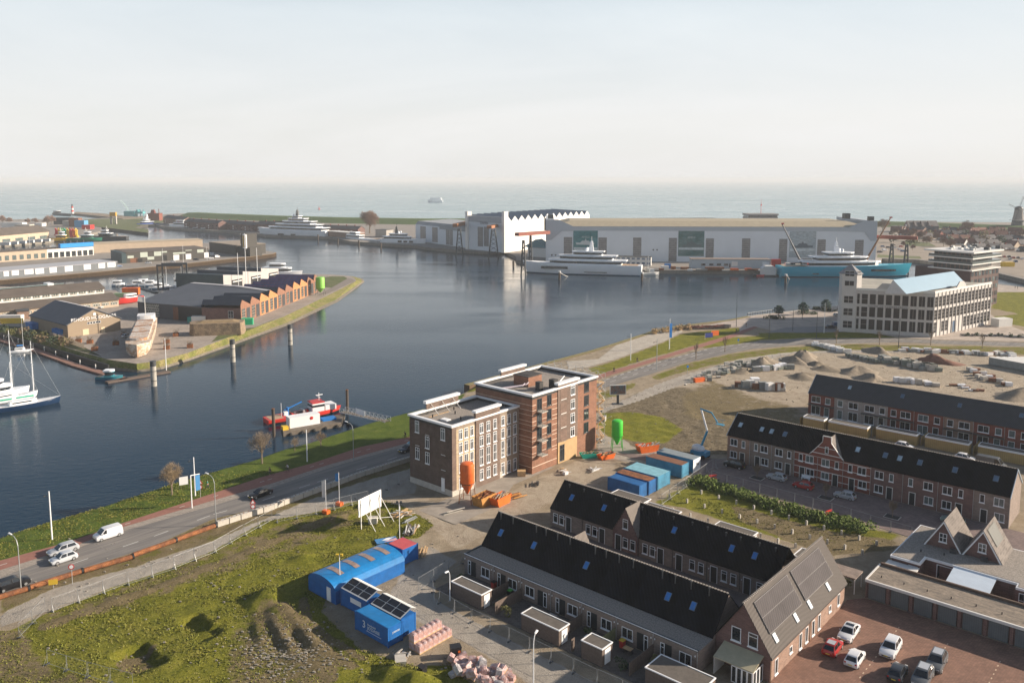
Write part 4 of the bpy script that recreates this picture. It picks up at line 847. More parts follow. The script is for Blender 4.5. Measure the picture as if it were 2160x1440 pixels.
# --- near row (single storey front with gravel roof, steep black roof behind): x -85.4..-45.6
R1 = [-85.4,-79.3,-73.9,-68.3,-62.9,-57.3,-51.7,-45.45]
names1 = ['leftmost single storey house of the front terrace, with a gravel roofed extension','second house from the left in the front terrace, taupe brick under black tiles','third house from the left in the front terrace, with two blue skylights','fourth house from the left in the front terrace, behind the broad shed','fifth house from the left in the front terrace, with a red toy in its yard',
          'sixth house from the left in the front terrace, behind the narrow shed','last house of the front terrace, next to the gabled corner house']
for i,(x0,x1) in enumerate(zip(R1,R1[1:])):
    h = lthing('terraced_house',names1[i],'house',x0,85.5,group='houses of the front terrace'); W = x1 - x0
    M().box(0,W - .004,0,3.9,0,2.95).box(0,W - .004,3.9,11.8,0,3.3).build('wall',br_house,h)
    M().box(0.0,W - .004,.22,3.9,2.952,3.0).build('flat_roof',gravel,h)
    M().box(0,W - .004,-.06,.2,2.955,3.16).build('roof_edge',mat('roof_trim_dark',(.045,.06,.07),.4,.1),h); M().box(0,W - .004,-.1,-.055,3.08,3.18).build('trim',white,h)
    if i == 0: M().box(-.06,.2,.2,3.9,2.953,3.17).build('roof_edge',MATS['roof_trim_dark'],h)
    r = roof_slab(0,W - .004,3.75,3.15,7.8,7.4); roof_slab(0,W - .004,11.95,3.15,7.8,7.398,b=r); r.build('roof',tile_b,h)
    if i in (0,6): M().prism([(3.9,3.3),(11.8,3.3),(7.8,7.25)],.02 if i == 0 else W - .12,.1 if i == 0 else W - .03,ax='x').build('gable',br_house,h)
    ridge(h,0,W - .01,7.8,7.4)
    for fx in ([.45,.8] if i % 2 else [.2,.62]): flue(h,W * fx,7.5 - .5,6.9)
    o = W * .5
    flip = i in (2,5)
    if i < 6:
        dx = .8 if not flip else W - 1.9 - .55
        win(h,dx,-.001,.12,.62,2.15,0,1,0,fr=.08) if not flip else win(h,dx + 1.02,-.001,.12,.62,2.15,0,1,0,fr=.08)
        f = M().box(dx + (.64 if not flip else 0),dx + (1.62 if not flip else 1.0),-.045,0,.05,2.3); f.build('door',doorm,h)
        win(h,(W - 2.5) if not flip else .8,-.001,.75,1.7,1.45,0,2,1,sill=True)
    else: win(h,1.0,-.001,.12,.62,2.15,0,1,0); M().box(1.64,2.62,-.045,0,.05,2.3).build('door',doorm,h); win(h,3.7,-.001,.6,1.7,1.6,0,2,1,sill=True)
    for q in (.25,W - .3): M().lathe([(.07,0),(.1,.12),(.03,.2)],(q,-.14,2.3),8).build('wall_lamp',white,h)
    M().tube((W - .05,-.06,0),(W - .05,-.06,2.95),.04,6).build('downpipe',steel,h)
    sk_ = {0: [(2.0,.40),(5.2,.45)],1: [],2: [(.4 + .3,.42),(3.9,.40)],3: [],4: [(1.2,.40),(4.3,.40)],5: [],6: []}
for px_,py_ in ((1043,1128),(1113,1155),(1225,1197),(1270,1214),(1399,1263),(1453,1283)):
    p = GL(px_,py_,5.3)
    for o in [q for q in sc.objects if q.get('group') == 'houses of the front terrace']:
        lx = p[0] - (R1[names1.index(o['label'])]); W = R1[names1.index(o['label']) + 1] - R1[names1.index(o['label'])]
        if .3 < lx < W - .3: roof_window(o,lx,.38,3.75,3.15,7.8,7.4)
# --- second row behind it: front wall y 108, x -86.6..-45.6 with a small cross gable
R2 = [-86.6,-79.6,-73.3,-68.4,-62.2,-56.3,-51.0,-45.45]
names2 = ['leftmost house of the second terrace, black roof with one blue skylight','house left of the plum brick gable in the second terrace','plum brick house with a pointed front gable in the second terrace','house right of the plum brick gable in the second terrace','house with a small roof dish in the second terrace','sixth house along the second terrace','rightmost house of the second terrace, joined to the gabled corner house']
for i,(x0,x1) in enumerate(zip(R2,R2[1:])):
    h = lthing('terraced_house',names2[i],'house',x0,108.0,group='houses of the second terrace'); W = x1 - x0; mm = br_plum if i == 2 else br_house
    M().box(0,W - .004,0,8.0,0,3.2).build('wall',mm,h)
    r = roof_slab(0,W - .004,-.15,3.1,4.0,7.1); roof_slab(0,W - .004,8.15,3.1,4.0,7.098,b=r); r.build('roof',tile_b,h); ridge(h,0,W - .01,4.0,7.1)
    if i == 0: M().prism([(0,3.2),(8,3.2),(4.0,7.0)],.01,.1,ax='x').build('gable',br_house,h)
    if i == 2:
        M().prism([(0,3.2),(W - .01,3.2),(W / 2,7.3)],-.25,.1,ax='y').box(0,W - .01,-.25,0,0,3.2).build('gable',br_plum,h)
        g = M()
        for s_ in (0,1):
            xa,xb = (0,W / 2) if s_ == 0 else (W,W / 2)
            g.add([(xa,-.35,3.2),(xb,-.35,7.42),(xb,4.1,7.42),(xa,.1,3.25)],[(0,1,2,3)])
            g.add([(xa,-.35,3.08),(xb,-.35,7.28),(xb,4.1,7.28),(xa,.1,3.12)],[(0,1,2,3)])
        g.build('gable_roof',tile_g,h); win(h,W / 2 - .5,-.252,3.9,1.0,1.6,0,1,0,sill=True)
        win(h,W - 2.9,-.252,.7,1.0,1.7,0,1,0,sill=True); win(h,W - 1.5,-.252,.7,1.0,1.7,0,1,0,sill=True); d = M().box(.6,1.6,-.3,-.251,.05,2.5).build('door',doorm,h); M().box(.5,.6,-.32,-.25,0,2.6).box(1.6,1.7,-.32,-.25,0,2.6).box(.6,1.6,-.32,-.25,2.5,2.6).build('door_frame',white,h)
    else:
        a = [.7,2.05] if i in (0,1,3) else [W - 3.0,W - 1.5]; dd = 3.5 if i in (0,1,3) else .6
        for q in a: win(h,q,-.001,.75,.95,1.65,0,1,0,sill=True)
        M().box(dd,dd + 1.0,-.05,-.001,.05,2.45).build('door',doorm,h); M().box(dd - .1,dd,-.06,-.001,0,2.55).box(dd + 1,dd + 1.1,-.06,-.001,0,2.55).box(dd,dd + 1.0,-.06,-.001,2.45,2.55).build('door_frame',white,h)
        M().lathe([(.07,0),(.1,.12),(.03,.2)],(dd - .3,-.12,1.9),8).build('wall_lamp',white,h)
    M().tube((W - .05,-.3 if i == 2 else -.06,0),(W - .05,-.3 if i == 2 else -.06,3.1),.04,6).build('downpipe',dsteel,h)
    for fx in (.25,.7): flue(h,W * fx,3.2,6.2,.5)
for px_,py_ in ((1186,1058),(1255,1080),(1405,1128),(1528,1167),(1577,1183)):
    p = GL(px_,py_,5.2)
    for o in [q for q in sc.objects if q.get('group') == 'houses of the second terrace']:
        k = names2.index(o['label']); lx = p[0] - R2[k]
        if .3 < lx < R2[k + 1] - R2[k] - .3: roof_window(o,lx,.42,-.15,3.1,4.0,7.1)
# small gable peeking over the front row's ridge
pk = lthing('porch_roof','small grey tiled porch roof peak standing behind the front terrace ridge','porch',-73.4,97.2)
M().add([(0,0,3.4),(4.2,0,3.4),(2.1,.2,6.9),(2.1,-2.6,6.9)],[(0,2,3),(1,3,2)]).add([(0,0,3.3),(4.2,0,3.3),(2.1,0,6.8)],[(0,1,2)]).build('roof',tile_g,pk); M().box(.2,4.0,-.3,-.02,0,3.4).build('wall',br_plum,pk)
# --- gabled corner house with solar panels: x -45.4..-38.2, y 89.9..114.4, ridge x -41.7 z 8.9
h = lthing('corner_house','long gabled brick corner house with grey tiled roof and two arrays of solar panels','house',-45.4,89.9)
M().box(0,7.2,0,24.5,0,3.4).build('wall',br_pink,h); M().prism([(0,3.4),(7.2,3.4),(3.6,8.7)],.01,.2,ax='y').prism([(0,3.4),(7.2,3.4),(3.6,8.7)],24.3,24.49,ax='y').build('gable',br_plum,h)
M().box(-.002,7.205,-.012,-.001,0,3.4).build('front_wall',br_plum,h)
def slab_y(b,xa,za,xb,zb,y0,y1,th=.14): b.add([(xa,y0,za),(xa,y1,za),(xb,y1,zb),(xb,y0,zb),(xa,y0,za - th),(xa,y1,za - th),(xb,y1,zb - th),(xb,y0,zb - th)],[(3,2,1,0),(4,5,6,7),(1,5,4,0),(2,6,5,1),(3,7,6,2),(0,4,7,3)]); return b
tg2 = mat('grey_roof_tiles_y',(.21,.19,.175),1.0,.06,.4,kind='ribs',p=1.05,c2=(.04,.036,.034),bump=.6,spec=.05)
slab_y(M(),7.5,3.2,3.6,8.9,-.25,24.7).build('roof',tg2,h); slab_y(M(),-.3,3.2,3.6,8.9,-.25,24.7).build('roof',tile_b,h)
b = M(); y = -.25
while y < 24.6: b.box(3.48,3.72,y,y + .22,8.86,9.0); y += .4
b.build('ridge_tiles',ridge_m,h)
for y0 in (1.7,12.5):
    so = Vector((7.5,0,3.2)); sv = (Vector((3.6,0,8.9)) - so).normalized(); sn = Vector((sv.z,0,-sv.x)); arr = M(); fr_ = M()
    for r_ in range(2):
        for k in range(7):
            a = so + sv * (2.3 + r_ * 1.95) + Vector((0,y0 + k * 1.36,0)); arr.add([a + sn * .18,a + sn * .18 + sv * 1.9,a + sn * .18 + sv * 1.9 + Vector((0,1.33,0)),a + sn * .18 + Vector((0,1.33,0))],[(0,1,2,3)])
    a = so + sv * 2.25 + Vector((0,y0 - .05,0)); fr_.add([a + sn * q + sv * u_ + Vector((0,w_,0)) for q in (.02,.17) for u_,w_ in ((0,0),(3.95,0),(3.95,9.6),(0,9.6))],[(0,1,5,4),(1,2,6,5),(2,3,7,6),(3,0,4,7),(4,5,6,7)])
    q = fr_.build('solar_array',mat('panel_frame',(.20,.19,.19),.7,.1,2,.0),h); arr.build('solar_cells',mat('solar_cells',(.085,.075,.075),.65,.25,.25,.0,0,.1,kind='ribs',p=.6,c2=(.050,.045,.05)),q)
for y in (2.0,8.2,12.6,19.0):
    a = so + sv * .95 + Vector((0,y,0)); f = M(); f.add([a + sn * q + sv * u_ + Vector((0,w_,0)) for q in (0,.1) for u_,w_ in ((0,0),(1.15,0),(1.15,.8),(0,.8))],[(0,1,5,4),(1,2,6,5),(2,3,7,6),(3,0,4,7),(4,5,6,7)]); fo = f.build('roof_window',mat('roof_window_frame',(.10,.15,.20),.4,.1),h)
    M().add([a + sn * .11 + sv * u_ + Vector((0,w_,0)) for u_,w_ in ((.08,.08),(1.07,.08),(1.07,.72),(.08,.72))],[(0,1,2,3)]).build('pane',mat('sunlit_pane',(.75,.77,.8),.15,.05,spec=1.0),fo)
for y,z,w_,hh in ((1.3,.3,.85,2.0),(5.6,1.1,.8,.9),(8.6,.3,.8,2.1),(10.6,.3,.8,2.1),(12.8,.3,.8,2.1),(14.8,.3,.8,2.1),(18.6,1.2,.8,.9),(21.8,.8,.8,1.7)): win(h,7.205,y,z,w_,hh,math.pi / 2,1,1,sill=True)
win(h,2.1,-.013,3.6,1.25,1.8,0,1,1,sill=True); win(h,4.3,-.013,3.6,1.25,1.8,0,1,0,sill=True)
M().tube((7.27,.1,0),(7.27,.1,3.1),.05,6).tube((7.27,12.0,0),(7.27,12.0,3.1),.05,6).build('downpipe',mat('copper_pipe',(.36,.24,.14),.5,.1),h)
M().box(7.3,7.5,-.25,24.7,2.98,3.12).build('gutter',dsteel,h)
# lean-to conservatory in front of it
c = lthing('conservatory','glazed lean-to conservatory with a cream awning roof in front of the corner house','conservatory',-44.2,87.0)
roof_slab(0,5.2,0,2.3,2.85,3.1,.1).build('roof',mat('awning',(.45,.40,.27),.6,.1,1),c)
for k in range(4): win(c,2.4 + k * .68,.05,.05,.66,2.1,0,1,1)
for k in range(3): win(c,5.12,.1 + k * .9,.05,.85,2.1,math.pi / 2,1,1)
M().box(.02,.1,.1,2.8,0,2.2).build('side_wall',offwhite,c)
# garden sheds (front row): timber boxes with white edge
def shed(x0,x1,y0,y1,h_,label,group,m=None,door=True,nm='garden_shed',edge=.14):
    t = lthing(nm,label,'shed',x0,y0,group=group); W,D = x1 - x0,y1 - y0; M().box(0,W,0,D,0,h_ - edge).build('wall',m or gwood,t)
    M().box(.05,W - .05,.05,D - .05,h_ - .13,h_ - .06).build('roof',mat('felt_roof',(.12,.105,.09),.9,.2,2),t)
    f = M(); e = .06; f.box(-e,W + e,-e,.09,h_ - edge + .002,h_).box(-e,W + e,D - .09,D + e,h_ - edge + .002,h_).box(-e,.09,.09,D - .09,h_ - edge + .002,h_).box(W - .09,W + e,.09,D - .09,h_ - edge + .002,h_); f.build('roof_edge',white,t)
    if door: M().box(W,W + .04,D * .25,D * .8,.1,h_ - .35).build('door',white,t)
    return t
gs = 'timber sheds behind the front terrace'
shed(-81.7,-75.7,79.1,81.2,2.3,'broad weathered timber shed with white roof edge, leftmost behind the front terrace',gs)
shed(-68.3,-61.9,79.1,81.3,2.3,'broad weathered timber shed in the middle of the front gardens',gs)
shed(-58.3,-55.1,79.1,81.3,2.4,'small nearly square timber shed right of the two broad sheds',gs)
shed(-49.2,-41.9,79.6,83.2,2.3,'timber shed at the bottom edge with metal strips lying on its roof',gs)
g2 = 'flat roofed sheds behind the second terrace'
shed(-83.5,-76.4,121.6,124.4,2.5,'flat roofed pale shed nearest the blue site containers',g2,br_house); shed(-76.0,-69.0,121.0,123.3,2.5,'flat roofed shed beside the field of posts, left of the middle',g2,br_house) if 0 else shed(-76.0,-69.3,121.2,123.0,2.5,'flat roofed shed beside the field of posts, left of the middle',g2,br_house)
shed(-62.4,-55.6,121.4,123.8,2.5,'flat roofed shed beside the field of posts, right of the middle',g2,br_house); shed(-47.9,-43.4,119.6,123.0,2.5,'flat roofed shed with a carport just behind the corner house',g2,br_house)
cp = lthing('carport','weathered carport roof between the corner house and the garages','carport',-43.2,118.2); M().box(0,5.2,0,3.2,2.3,2.45).build('roof',mat('carport_roof',(.23,.18,.15),.9,.3,1),cp)
for x in (.1,5.0):
    for y in (.1,3.0): M().box(x,x + .1,y,y + .1,0,2.3).build('post',offwhite,cp)
# garden screens between yards, paving of yards, yard clutter
for i,(x,y0,y1) in enumerate(((-76.3,82,85.4),(-73.5,79.5,85.3),(-62.8,81.5,85.3),(-57.4,81.5,85.3),(-51.6,79.8,85.3),(-82.5,79.2,79.9),(-60,79.2,79.9))):
    t = lthing('garden_fence',['timber screen in the first yard','slatted timber screen catching the sun between the first yards','timber screen beside the third yard','green timber screen in the middle yards','timber screen before the conservatory','sunlit timber post screen at the left garden end','timber gate beside the broad shed'][i] + ' of the front terrace','fence',x,y0)
    M().box(0,.06,0,y1 - y0,0,1.75).build('panel',gwood if i != 3 else mat('green_timber',(.16,.17,.08),.8,.2,2),t)
M().box(0,0,0,0,0,0)
sheet('garden_paving',[LW(-85,79),LW(-45.5,79),LW(-45.5,85.4),LW(-85,85.4)],mat('garden_slabs',(.095,.085,.078),.9,.25,.5,kind='paver',p=(.6,.6,.03)),.012,'dark paved back yards of the front terrace','paving',True)
sheet('lane',[LW(-86,99),LW(-45.5,99),LW(-45.5,107.9),LW(-86,107.9)],mat('lane_pavers',(.14,.11,.10),.9,.2,.5),.012,'paved lane between the two near terraces','lane',True)
for i,(x,y,m_,lb) in enumerate(((-75.5,84.3,green,'wheelie bin with a green lid by the first door'),(-69.5,82.5,green,'wheelie bin with a green lid beside the timber screen'),(-56.0,84.2,yellow,'small red and yellow toy slide in the yard'),(-79.0,84.6,black,'dark planter against the wall of the first yard'))):
    t = lthing(['wheelie_bin','wheelie_bin','toy_slide','planter'][i],lb + ' of the front terrace',['bin','bin','toy','planter'][i],x,y)
    M().prism([(0,0),(.55,0),(.55,.6),(0,.6)],0,.95,scale=1.12).build('body',black if i < 2 else red,t); M().box(-.05,.62,-.06,.66,.97,1.05).build('lid',m_,t)
# --- garages: front y 118.6, x -36.5..+14
g = lthing('garage_row','row of brick garages with dark grey doors and a stained flat roof','garage',-36.6,118.4); n = 12; W = 3.06
M().box(0,n * W,0.3,6.2,0,2.7).build('wall',br_plum,g); M().box(.1,n * W,.2,6.1,2.702,2.78).build('roof',mat('stained_roof',(.25,.205,.16),.9,.4,.35,c2=(.16,.135,.11),sz=(1,4,1)),g)
M().box(-.1,n * W,-.12,.15,2.45,2.86).box(-.14,.1,.15,6.3,2.6,2.86).build('roof_edge',offwhite,g); M().box(.1,n * W,6.1,6.4,2.4,3.15).build('rear_upstand',mat('brown_edge',(.12,.08,.06),.9,.1),g)
for k in range(n):
    M().box(k * W + .38,(k + 1) * W - .38,.16,.29,0,2.25).build('garage_door',mat('garage_door',(.12,.135,.145),.6,.1,1,kind='ribs',p=1.2,c2=(.10,.115,.125)),g)
    M().box(k * W - .2 if k else 0,k * W + .2,0,.3,0,2.45).build('pier',br_plum,g)
    M().tube((k * W + 1.5,2.0,2.78),(k * W + 1.5,2.0,3.1),.07,8).build('roof_vent',black,g)
# --- flat roofed houses with two gabled upper storeys
h = lthing('bungalow_block','flat roofed brick bungalow with white fascia and two steep gabled roof storeys','house',-36.0,128.0)
M().prism([(0,0),(3.9,0),(3.9,2.8),(16,2.6),(16,1.2),(40,1.2),(40,14.5),(0.2,14.5)],0,2.9).build('wall',br_plum,h)
M().prism([(-.2,-.2),(4.1,-.2),(4.1,2.6),(16.2,2.4),(16.2,1.0),(40,1.0),(40,14.8),(0,14.8)],2.905,3.25).build('fascia',white,h)
M().prism([(0,0.05),(3.85,0.05),(3.85,2.85),(16.4,2.65),(16.4,1.25),(40,1.25),(40,14.5),(.2,14.5)],3.2,3.3).build('flat_roof',gravel,h)
for gx in (2.6,8.0):
    b = M(); b.prism([(gx,3.3),(gx + 5.2,3.3),(gx + 2.6,7.5)],7.5,14.2,ax='y'); b.build('gable_storey',br_plum,h)
    for s_ in (-1,1):
        xa = gx + 2.6 + s_ * 2.9; q = M().add([(xa,7.2,3.15),(gx + 2.6,7.2,7.85),(gx + 2.6,14.5,7.85),(xa,14.5,3.15),(xa,7.2,3.0),(gx + 2.6,7.2,7.68),(gx + 2.6,14.5,7.68),(xa,14.5,3.0)],[(0,1,2,3),(7,6,5,4),(0,4,5,1),(3,2,6,7),(0,3,7,4)]); q.build('gable_roof',mat('smooth_grey_tiles',(.19,.17,.155),1.0,.1,.5,kind='brick',p=(.9,.3,.02),spec=.05),h)
        M().add([(xa - .05 * s_,7.14,3.02),(gx + 2.6,7.14,7.72),(gx + 2.6,7.14,7.42),(xa - .3 * s_,7.14,3.02),(xa - .05 * s_,7.22,3.02),(gx + 2.6,7.22,7.72),(gx + 2.6,7.22,7.42),(xa - .3 * s_,7.22,3.02)],[(0,1,2,3),(4,5,6,7),(0,1,5,4),(3,2,6,7)]).build('barge_board',white,h)
    win(h,gx + 2.0,7.49,4.3,1.1,1.4,0,2,2,sill=True)
M().add([(10.6 + q[0],q[1],q[2]) for q in ((2.2,8.4,4.6),(.4,8.4,7.5),(.4,13,7.5),(2.2,13,4.6))],[(0,1,2,3)]).build('solar_panel',mat('solar_dark',(.06,.065,.06),.4,.1),h) if 0 else None
_a = Vector((13.45,0,3.3)); _b = Vector((10.6,0,7.9)); _n = Vector((.85,0,.52)) * .07
M().add([_a.lerp(_b,t1) + Vector((0,y1,0)) + _n for t1,y1 in ((.42,8.6),(.92,8.6),(.92,12.8),(.42,12.8))],[(0,1,2,3)]).build('solar_panel',mat('solar_cells_b',(.045,.05,.045),.4,.2,1),h)
win(h,2.4,-.001,.3,1.3,2.2,0,2,1) ; win(h,5.6,2.78,.2,4.4,2.4,0,2,1,fr=.12); win(h,16.6,1.19,.3,1.4,2.2,0,2,2); win(h,20,1.19,.3,3,2.2,0,3,1)
for gx in (6.4,10.6): M().box(gx,gx + .9,6.5,6.9,3.3,3.95).tube((gx + .45,6.48,3.62),(gx + .45,6.5,3.62),.24,12).build('air_conditioner',dsteel,h)
for x,y in ((3,4),(6,5.0),(18.5,6.5)): M().tube((x,y,3.3),(x,y,3.65),.09,8).build('roof_vent',black,h)
c = lthing('conservatory','white glass roofed conservatory on the back of the flat roofed bungalow','conservatory',-28.0,125.9)
roof_slab(0,5.6,0,2.5,4.6,3.1,.08).build('roof',mat('conservatory_roof',(.62,.70,.78),.12,.06,spec=.9),c)
for k in range(4): win(c,.05 + k * 1.38,-.01,.4,1.34,2.0,0,1,1,gm=g_curt)
M().box(0,5.6,0,.08,0,.4).box(0,.08,.08,4.4,0,2.5).build('base_wall',white,c)
c = lthing('garden_room','low garden room with a pale roof and an orange timber side behind the garages','shed',-36.2,125.0); M().box(0,4,0,2.7,0,2.3).build('wall',mat('orange_timber',(.42,.15,.05),.8,.1),c); M().box(-.2,4.2,-.2,2.8,2.302,2.5).build('roof',offwhite,c)
for i,(x,y,r_) in enumerate(((-74.4,81.6,.8),(-72.2,80.6,1.1),(-60.8,84.2,.7),(-53.4,80.6,.9),(-50.6,83.8,1.0),(-46.6,86.4,.8),(-40.2,116.8,1.1),(-39.8,119.5,1.2),(-84.5,83.6,.7))): leafy('shrub','small garden shrub %s' % ['by the slatted sunlit screen','between the two broad sheds','beside the wall of the fourth house','right of the narrow shed','by the screen before the conservatory','at the conservatory corner','climbing by the carport','at the passage to the garages','in the leftmost yard'][i],LW(x,y),r_ * 1.3,r_,[leaf_d,leaf_o,leaf_a][i % 3],400 + i,'garden shrubs',n=140,leaf=.16)
for i,(x,y) in enumerate(((-78.2,83.2),(-66.6,83.6),(-59.6,82.6),(-54.4,83.8))):
    t = lthing('garden_table','garden table with chairs in the yard of the %s front house' % ['first','third','fifth','sixth'][i],'garden table',x,y,group='garden tables'); M().box(-.6,.6,-.4,.4,.68,.74).build('table_top',[wood,conc,offwhite,wood][i],t); M().box(-.5,-.42,-.3,.3,0,.679).build('leg',dsteel,t); M().box(.42,.5,-.3,.3,0,.679).build('leg',dsteel,t)
# ------------------------------------------------------------------ shipyard halls
hall_m = mat('hall_cladding',(.66,.70,.74),.6,.05,.08); hall_w = mat('hall_white',(.80,.77,.72),.6,.04,.1)
hall_band = mat('hall_grey_band',(.42,.46,.50),.6,.04,.1); hall_roof = mat('lichen_roof',(.38,.33,.235),.9,.12,.3,kind='ribsx',p=.35,c2=(.30,.26,.19))
hall_win = mat('ribbed_hall_window',(.15,.14,.14),.4,.2,.3,kind='panel',p=(.9,1.6,.14),c2=(.32,.32,.32))
blue_grey = mat('blue_grey_roof',(.20,.235,.28),.6,.1,.2)
H = Wall((1151,551),(1846,554)); h = H.thing('shipyard_hall','vast pale grey shipyard hall with yacht banners and a lichen covered roof edge','hall'); D = 70
x0 = 0; zt = H.xz(1152,463)[1]; ze = H.xz(1500,478)[1]; zr = H.xz(1500,464)[1]
M().box(0,H.L,0,D,0,ze - 3.2).build('wall',hall_m,h); M().box(-.05,H.L + .05,-.25,D,ze - 3.195,ze).build('upper_band',hall_band,h)
xa,xb = 20.0,H.L - 24
M().prism([(0,0),(0,zt),(9,zt),(xa,ze),(xa,ze - 3.4),(12,ze - 3.4),(4,ze - 10),(0,ze - 10)],-.5,-.26,ax='y').build('end_panel',hall_band,h);
M().prism([(H.L,0.0),(H.L,zt - .5),(H.L - 9,zt - .5),(H.L - 20,ze),(H.L - 20,ze - 3.4),(H.L - 9,ze - 3.4),(H.L - 4,ze - 10),(H.L,ze - 10)][::-1],-.5,-.26,ax='y').build('end_panel',hall_band,h)
M().box(0,6,-.2,D,ze,zt).build('end_upstand',hall_band,h); M().box(H.L - 5,H.L,-.2,D,ze,zt - .5).build('end_upstand',hall_band,h)
r = M(); r.add([(6,-.5,ze + .01),(H.L - 5,-.5,ze + .01),(H.L - 16,14,ze + 3.4),(18,14,ze + 3.4),(H.L - 16,D - 14,ze + 3.4),(18,D - 14,ze + 3.4),(6,D,ze),(H.L - 5,D,ze)],[(0,1,2,3),(3,2,4,5),(5,4,7,6),(0,3,5,6),(1,7,4,2)]); r.build('roof',hall_roof,h)
M().box(1.5,5.5,10,16,zt,zt + 3).build('roof_stack',dsteel,h); M().box(H.L - 5,H.L - 1.5,2,6,zt - .5,zt + 2.5).build('roof_stack',dsteel,h); M().box(H.L - 16,H.L - 12,20,26,zt,zt + 4).build('roof_stack',dsteel,h)
M().box(-1.2,-.02,-.4,3,zt - 8,zt + 1).build('corner_mast',dsteel,h)
for a in ((1189,500,1207,545),(1262,501,1280,536),(1335,501,1353,540),(1410,502,1428,551),(1488,503,1506,545),(1564,503,1583,545),(1642,504,1661,556),(1723,505,1742,545),(1802,506,1822,545)):
    q = H.rect(a); M().box(q[0],q[1],-.12,0.02,max(.3,q[2]),q[3]).build('window',hall_win,h)
def yacht_pic(b,x,z,s_,f=1):
    b.add([(x - s_ * f,-.22,z),(x + s_ * .8 * f,-.22,z - .05 * s_),(x + s_ * f,-.22,z + .16 * s_),(x - s_ * 1.05 * f,-.22,z + .22 * s_)],[(0,1,2,3) if f > 0 else (3,2,1,0)]); b.add([(x - s_ * .6 * f,-.23,z + .2 * s_),(x + s_ * .6 * f,-.23,z + .16 * s_),(x + s_ * .35 * f,-.23,z + .42 * s_),(x - s_ * .35 * f,-.23,z + .42 * s_)],[(0,1,2,3)]); b.add([(x - s_ * .1,-.235,z + .4 * s_),(x + s_ * .12,-.235,z + .4 * s_),(x + s_ * .02,-.235,z + .68 * s_)],[(0,1,2)])
for i,(a,c1,c2_,sc_,f) in enumerate((((1209,486,1261,540),(.03,.16,.17),(.06,.22,.25),(.5,.55,.55),1),((1430,487,1486,540),(.13,.20,.20),(.04,.13,.13),(.10,.14,.15),-1),((1664,488,1722,543),(.30,.37,.41),(.38,.43,.45),(.09,.12,.15),-1))):
    q = H.rect(a); p = M().box(q[0],q[1],-.18,-.02,max(.5,q[2]),q[3]).build('banner',mat('banner_print_%d' % i,c1,.5,.3,.06,c2=c2_,sz=(1,1,3)),h,label=['teal banner picturing a white yacht','green grey banner picturing a dark yacht in foam','pale blue banner picturing a motor yacht'][i])
    b = M(); yacht_pic(b,(q[0] + q[1]) / 2,q[2] + (q[3] - q[2]) * (.38 if i else .45),(q[1] - q[0]) * .38,f); b.build('ship_print',mat('ship_print_%d' % i,sc_,.6,.1),p)
    M().box(q[0] + .3,q[1] - .3,-.205,-.19,q[2] + (q[3] - q[2]) * .25,q[2] + (q[3] - q[2]) * .34).build('foam_print',mat('foam_print',(.5,.56,.58),.6,.3,.3),p)
    text('lettering',['AMELS','AMELS','DAMEN'][i],2.0 if i < 2 else 2.4,mat('banner_text',(.45,.52,.54),.6,.05),p,((q[0] + q[1]) / 2,-.21,q[3] - 5.5),(R(90),0,0))
for x_,y_ in ((1164,538),(1172,538),(1378,527),(1386,527)):
    q = H.xz(x_,y_); M().tube((q[0],-.1,q[1]),(q[0],-.02,q[1]),.6,10).build('vent_hole',dsteel,h)
# low buildings in front of the hall
def lowbox(name,label,cat,a,b_,top,depth,m,roof=None,wins=(),m2=None,group=None,two=False):
    w_ = Wall(a,b_); t = w_.thing(name,label,cat,group); z = w_.xz(a[0],top)[1]
    M().box(0,w_.L,0,depth,0,z - .3).build('wall',m,t); M().box(-.3,w_.L + .3,-.3,depth + .3,z - .295,z).build('roof',roof or m2 or dsteel,t)
    for a_ in wins: q = w_.rect(a_[:4]); M().box(q[0],q[1],-.1,.02,max(.1,q[2]),min(z - .4,q[3])).build(a_[5] if len(a_) > 5 else 'window',a_[4] if len(a_) > 4 else g_dark,t)
    return t,w_,z
t,w_,z = lowbox('site_office','two storey white office cabins with rows of windows in front of the hall','office',(1288,559),(1373,561),540,6,offwhite,dsteel)
for k in range(8):
    for r_ in (0,1): M().box(w_.L * (k + .2) / 8,w_.L * (k + .8) / 8,-.1,.02,1 + r_ * z * .5,1 + z * .22 + r_ * z * .5).build('window',g_blue,t)
t,w_,z = lowbox('workshop','long low pale blue workshop with a brown roof in front of the hall','workshop',(1458,566),(1625,567),546,9,mat('pale_blue_cladding',(.38,.44,.48),.7,.06,.3),mat('brown_flat_roof',(.24,.19,.16),.9,.1,.3),
    [(1479,556,1488,560),(1496,556,1505,560),(1512,556,1521,560),(1527,556,1536,560),(1538,556,1541,564),(1543,552,1556,561,offwhite),(1608,553,1623,561,hall_m)])
t,w_,z = lowbox('site_office','two storey white cabins behind the stern of the turquoise yacht','office',(1693,570),(1728,571),546,5,offwhite,dsteel)
for k in range(4):
    for r_ in (0,1): M().box(w_.L * (k + .2) / 4,w_.L * (k + .8) / 4,-.1,.02,1 + r_ * z * .5,1 + z * .22 + r_ * z * .5).build('window',g_blue,t)
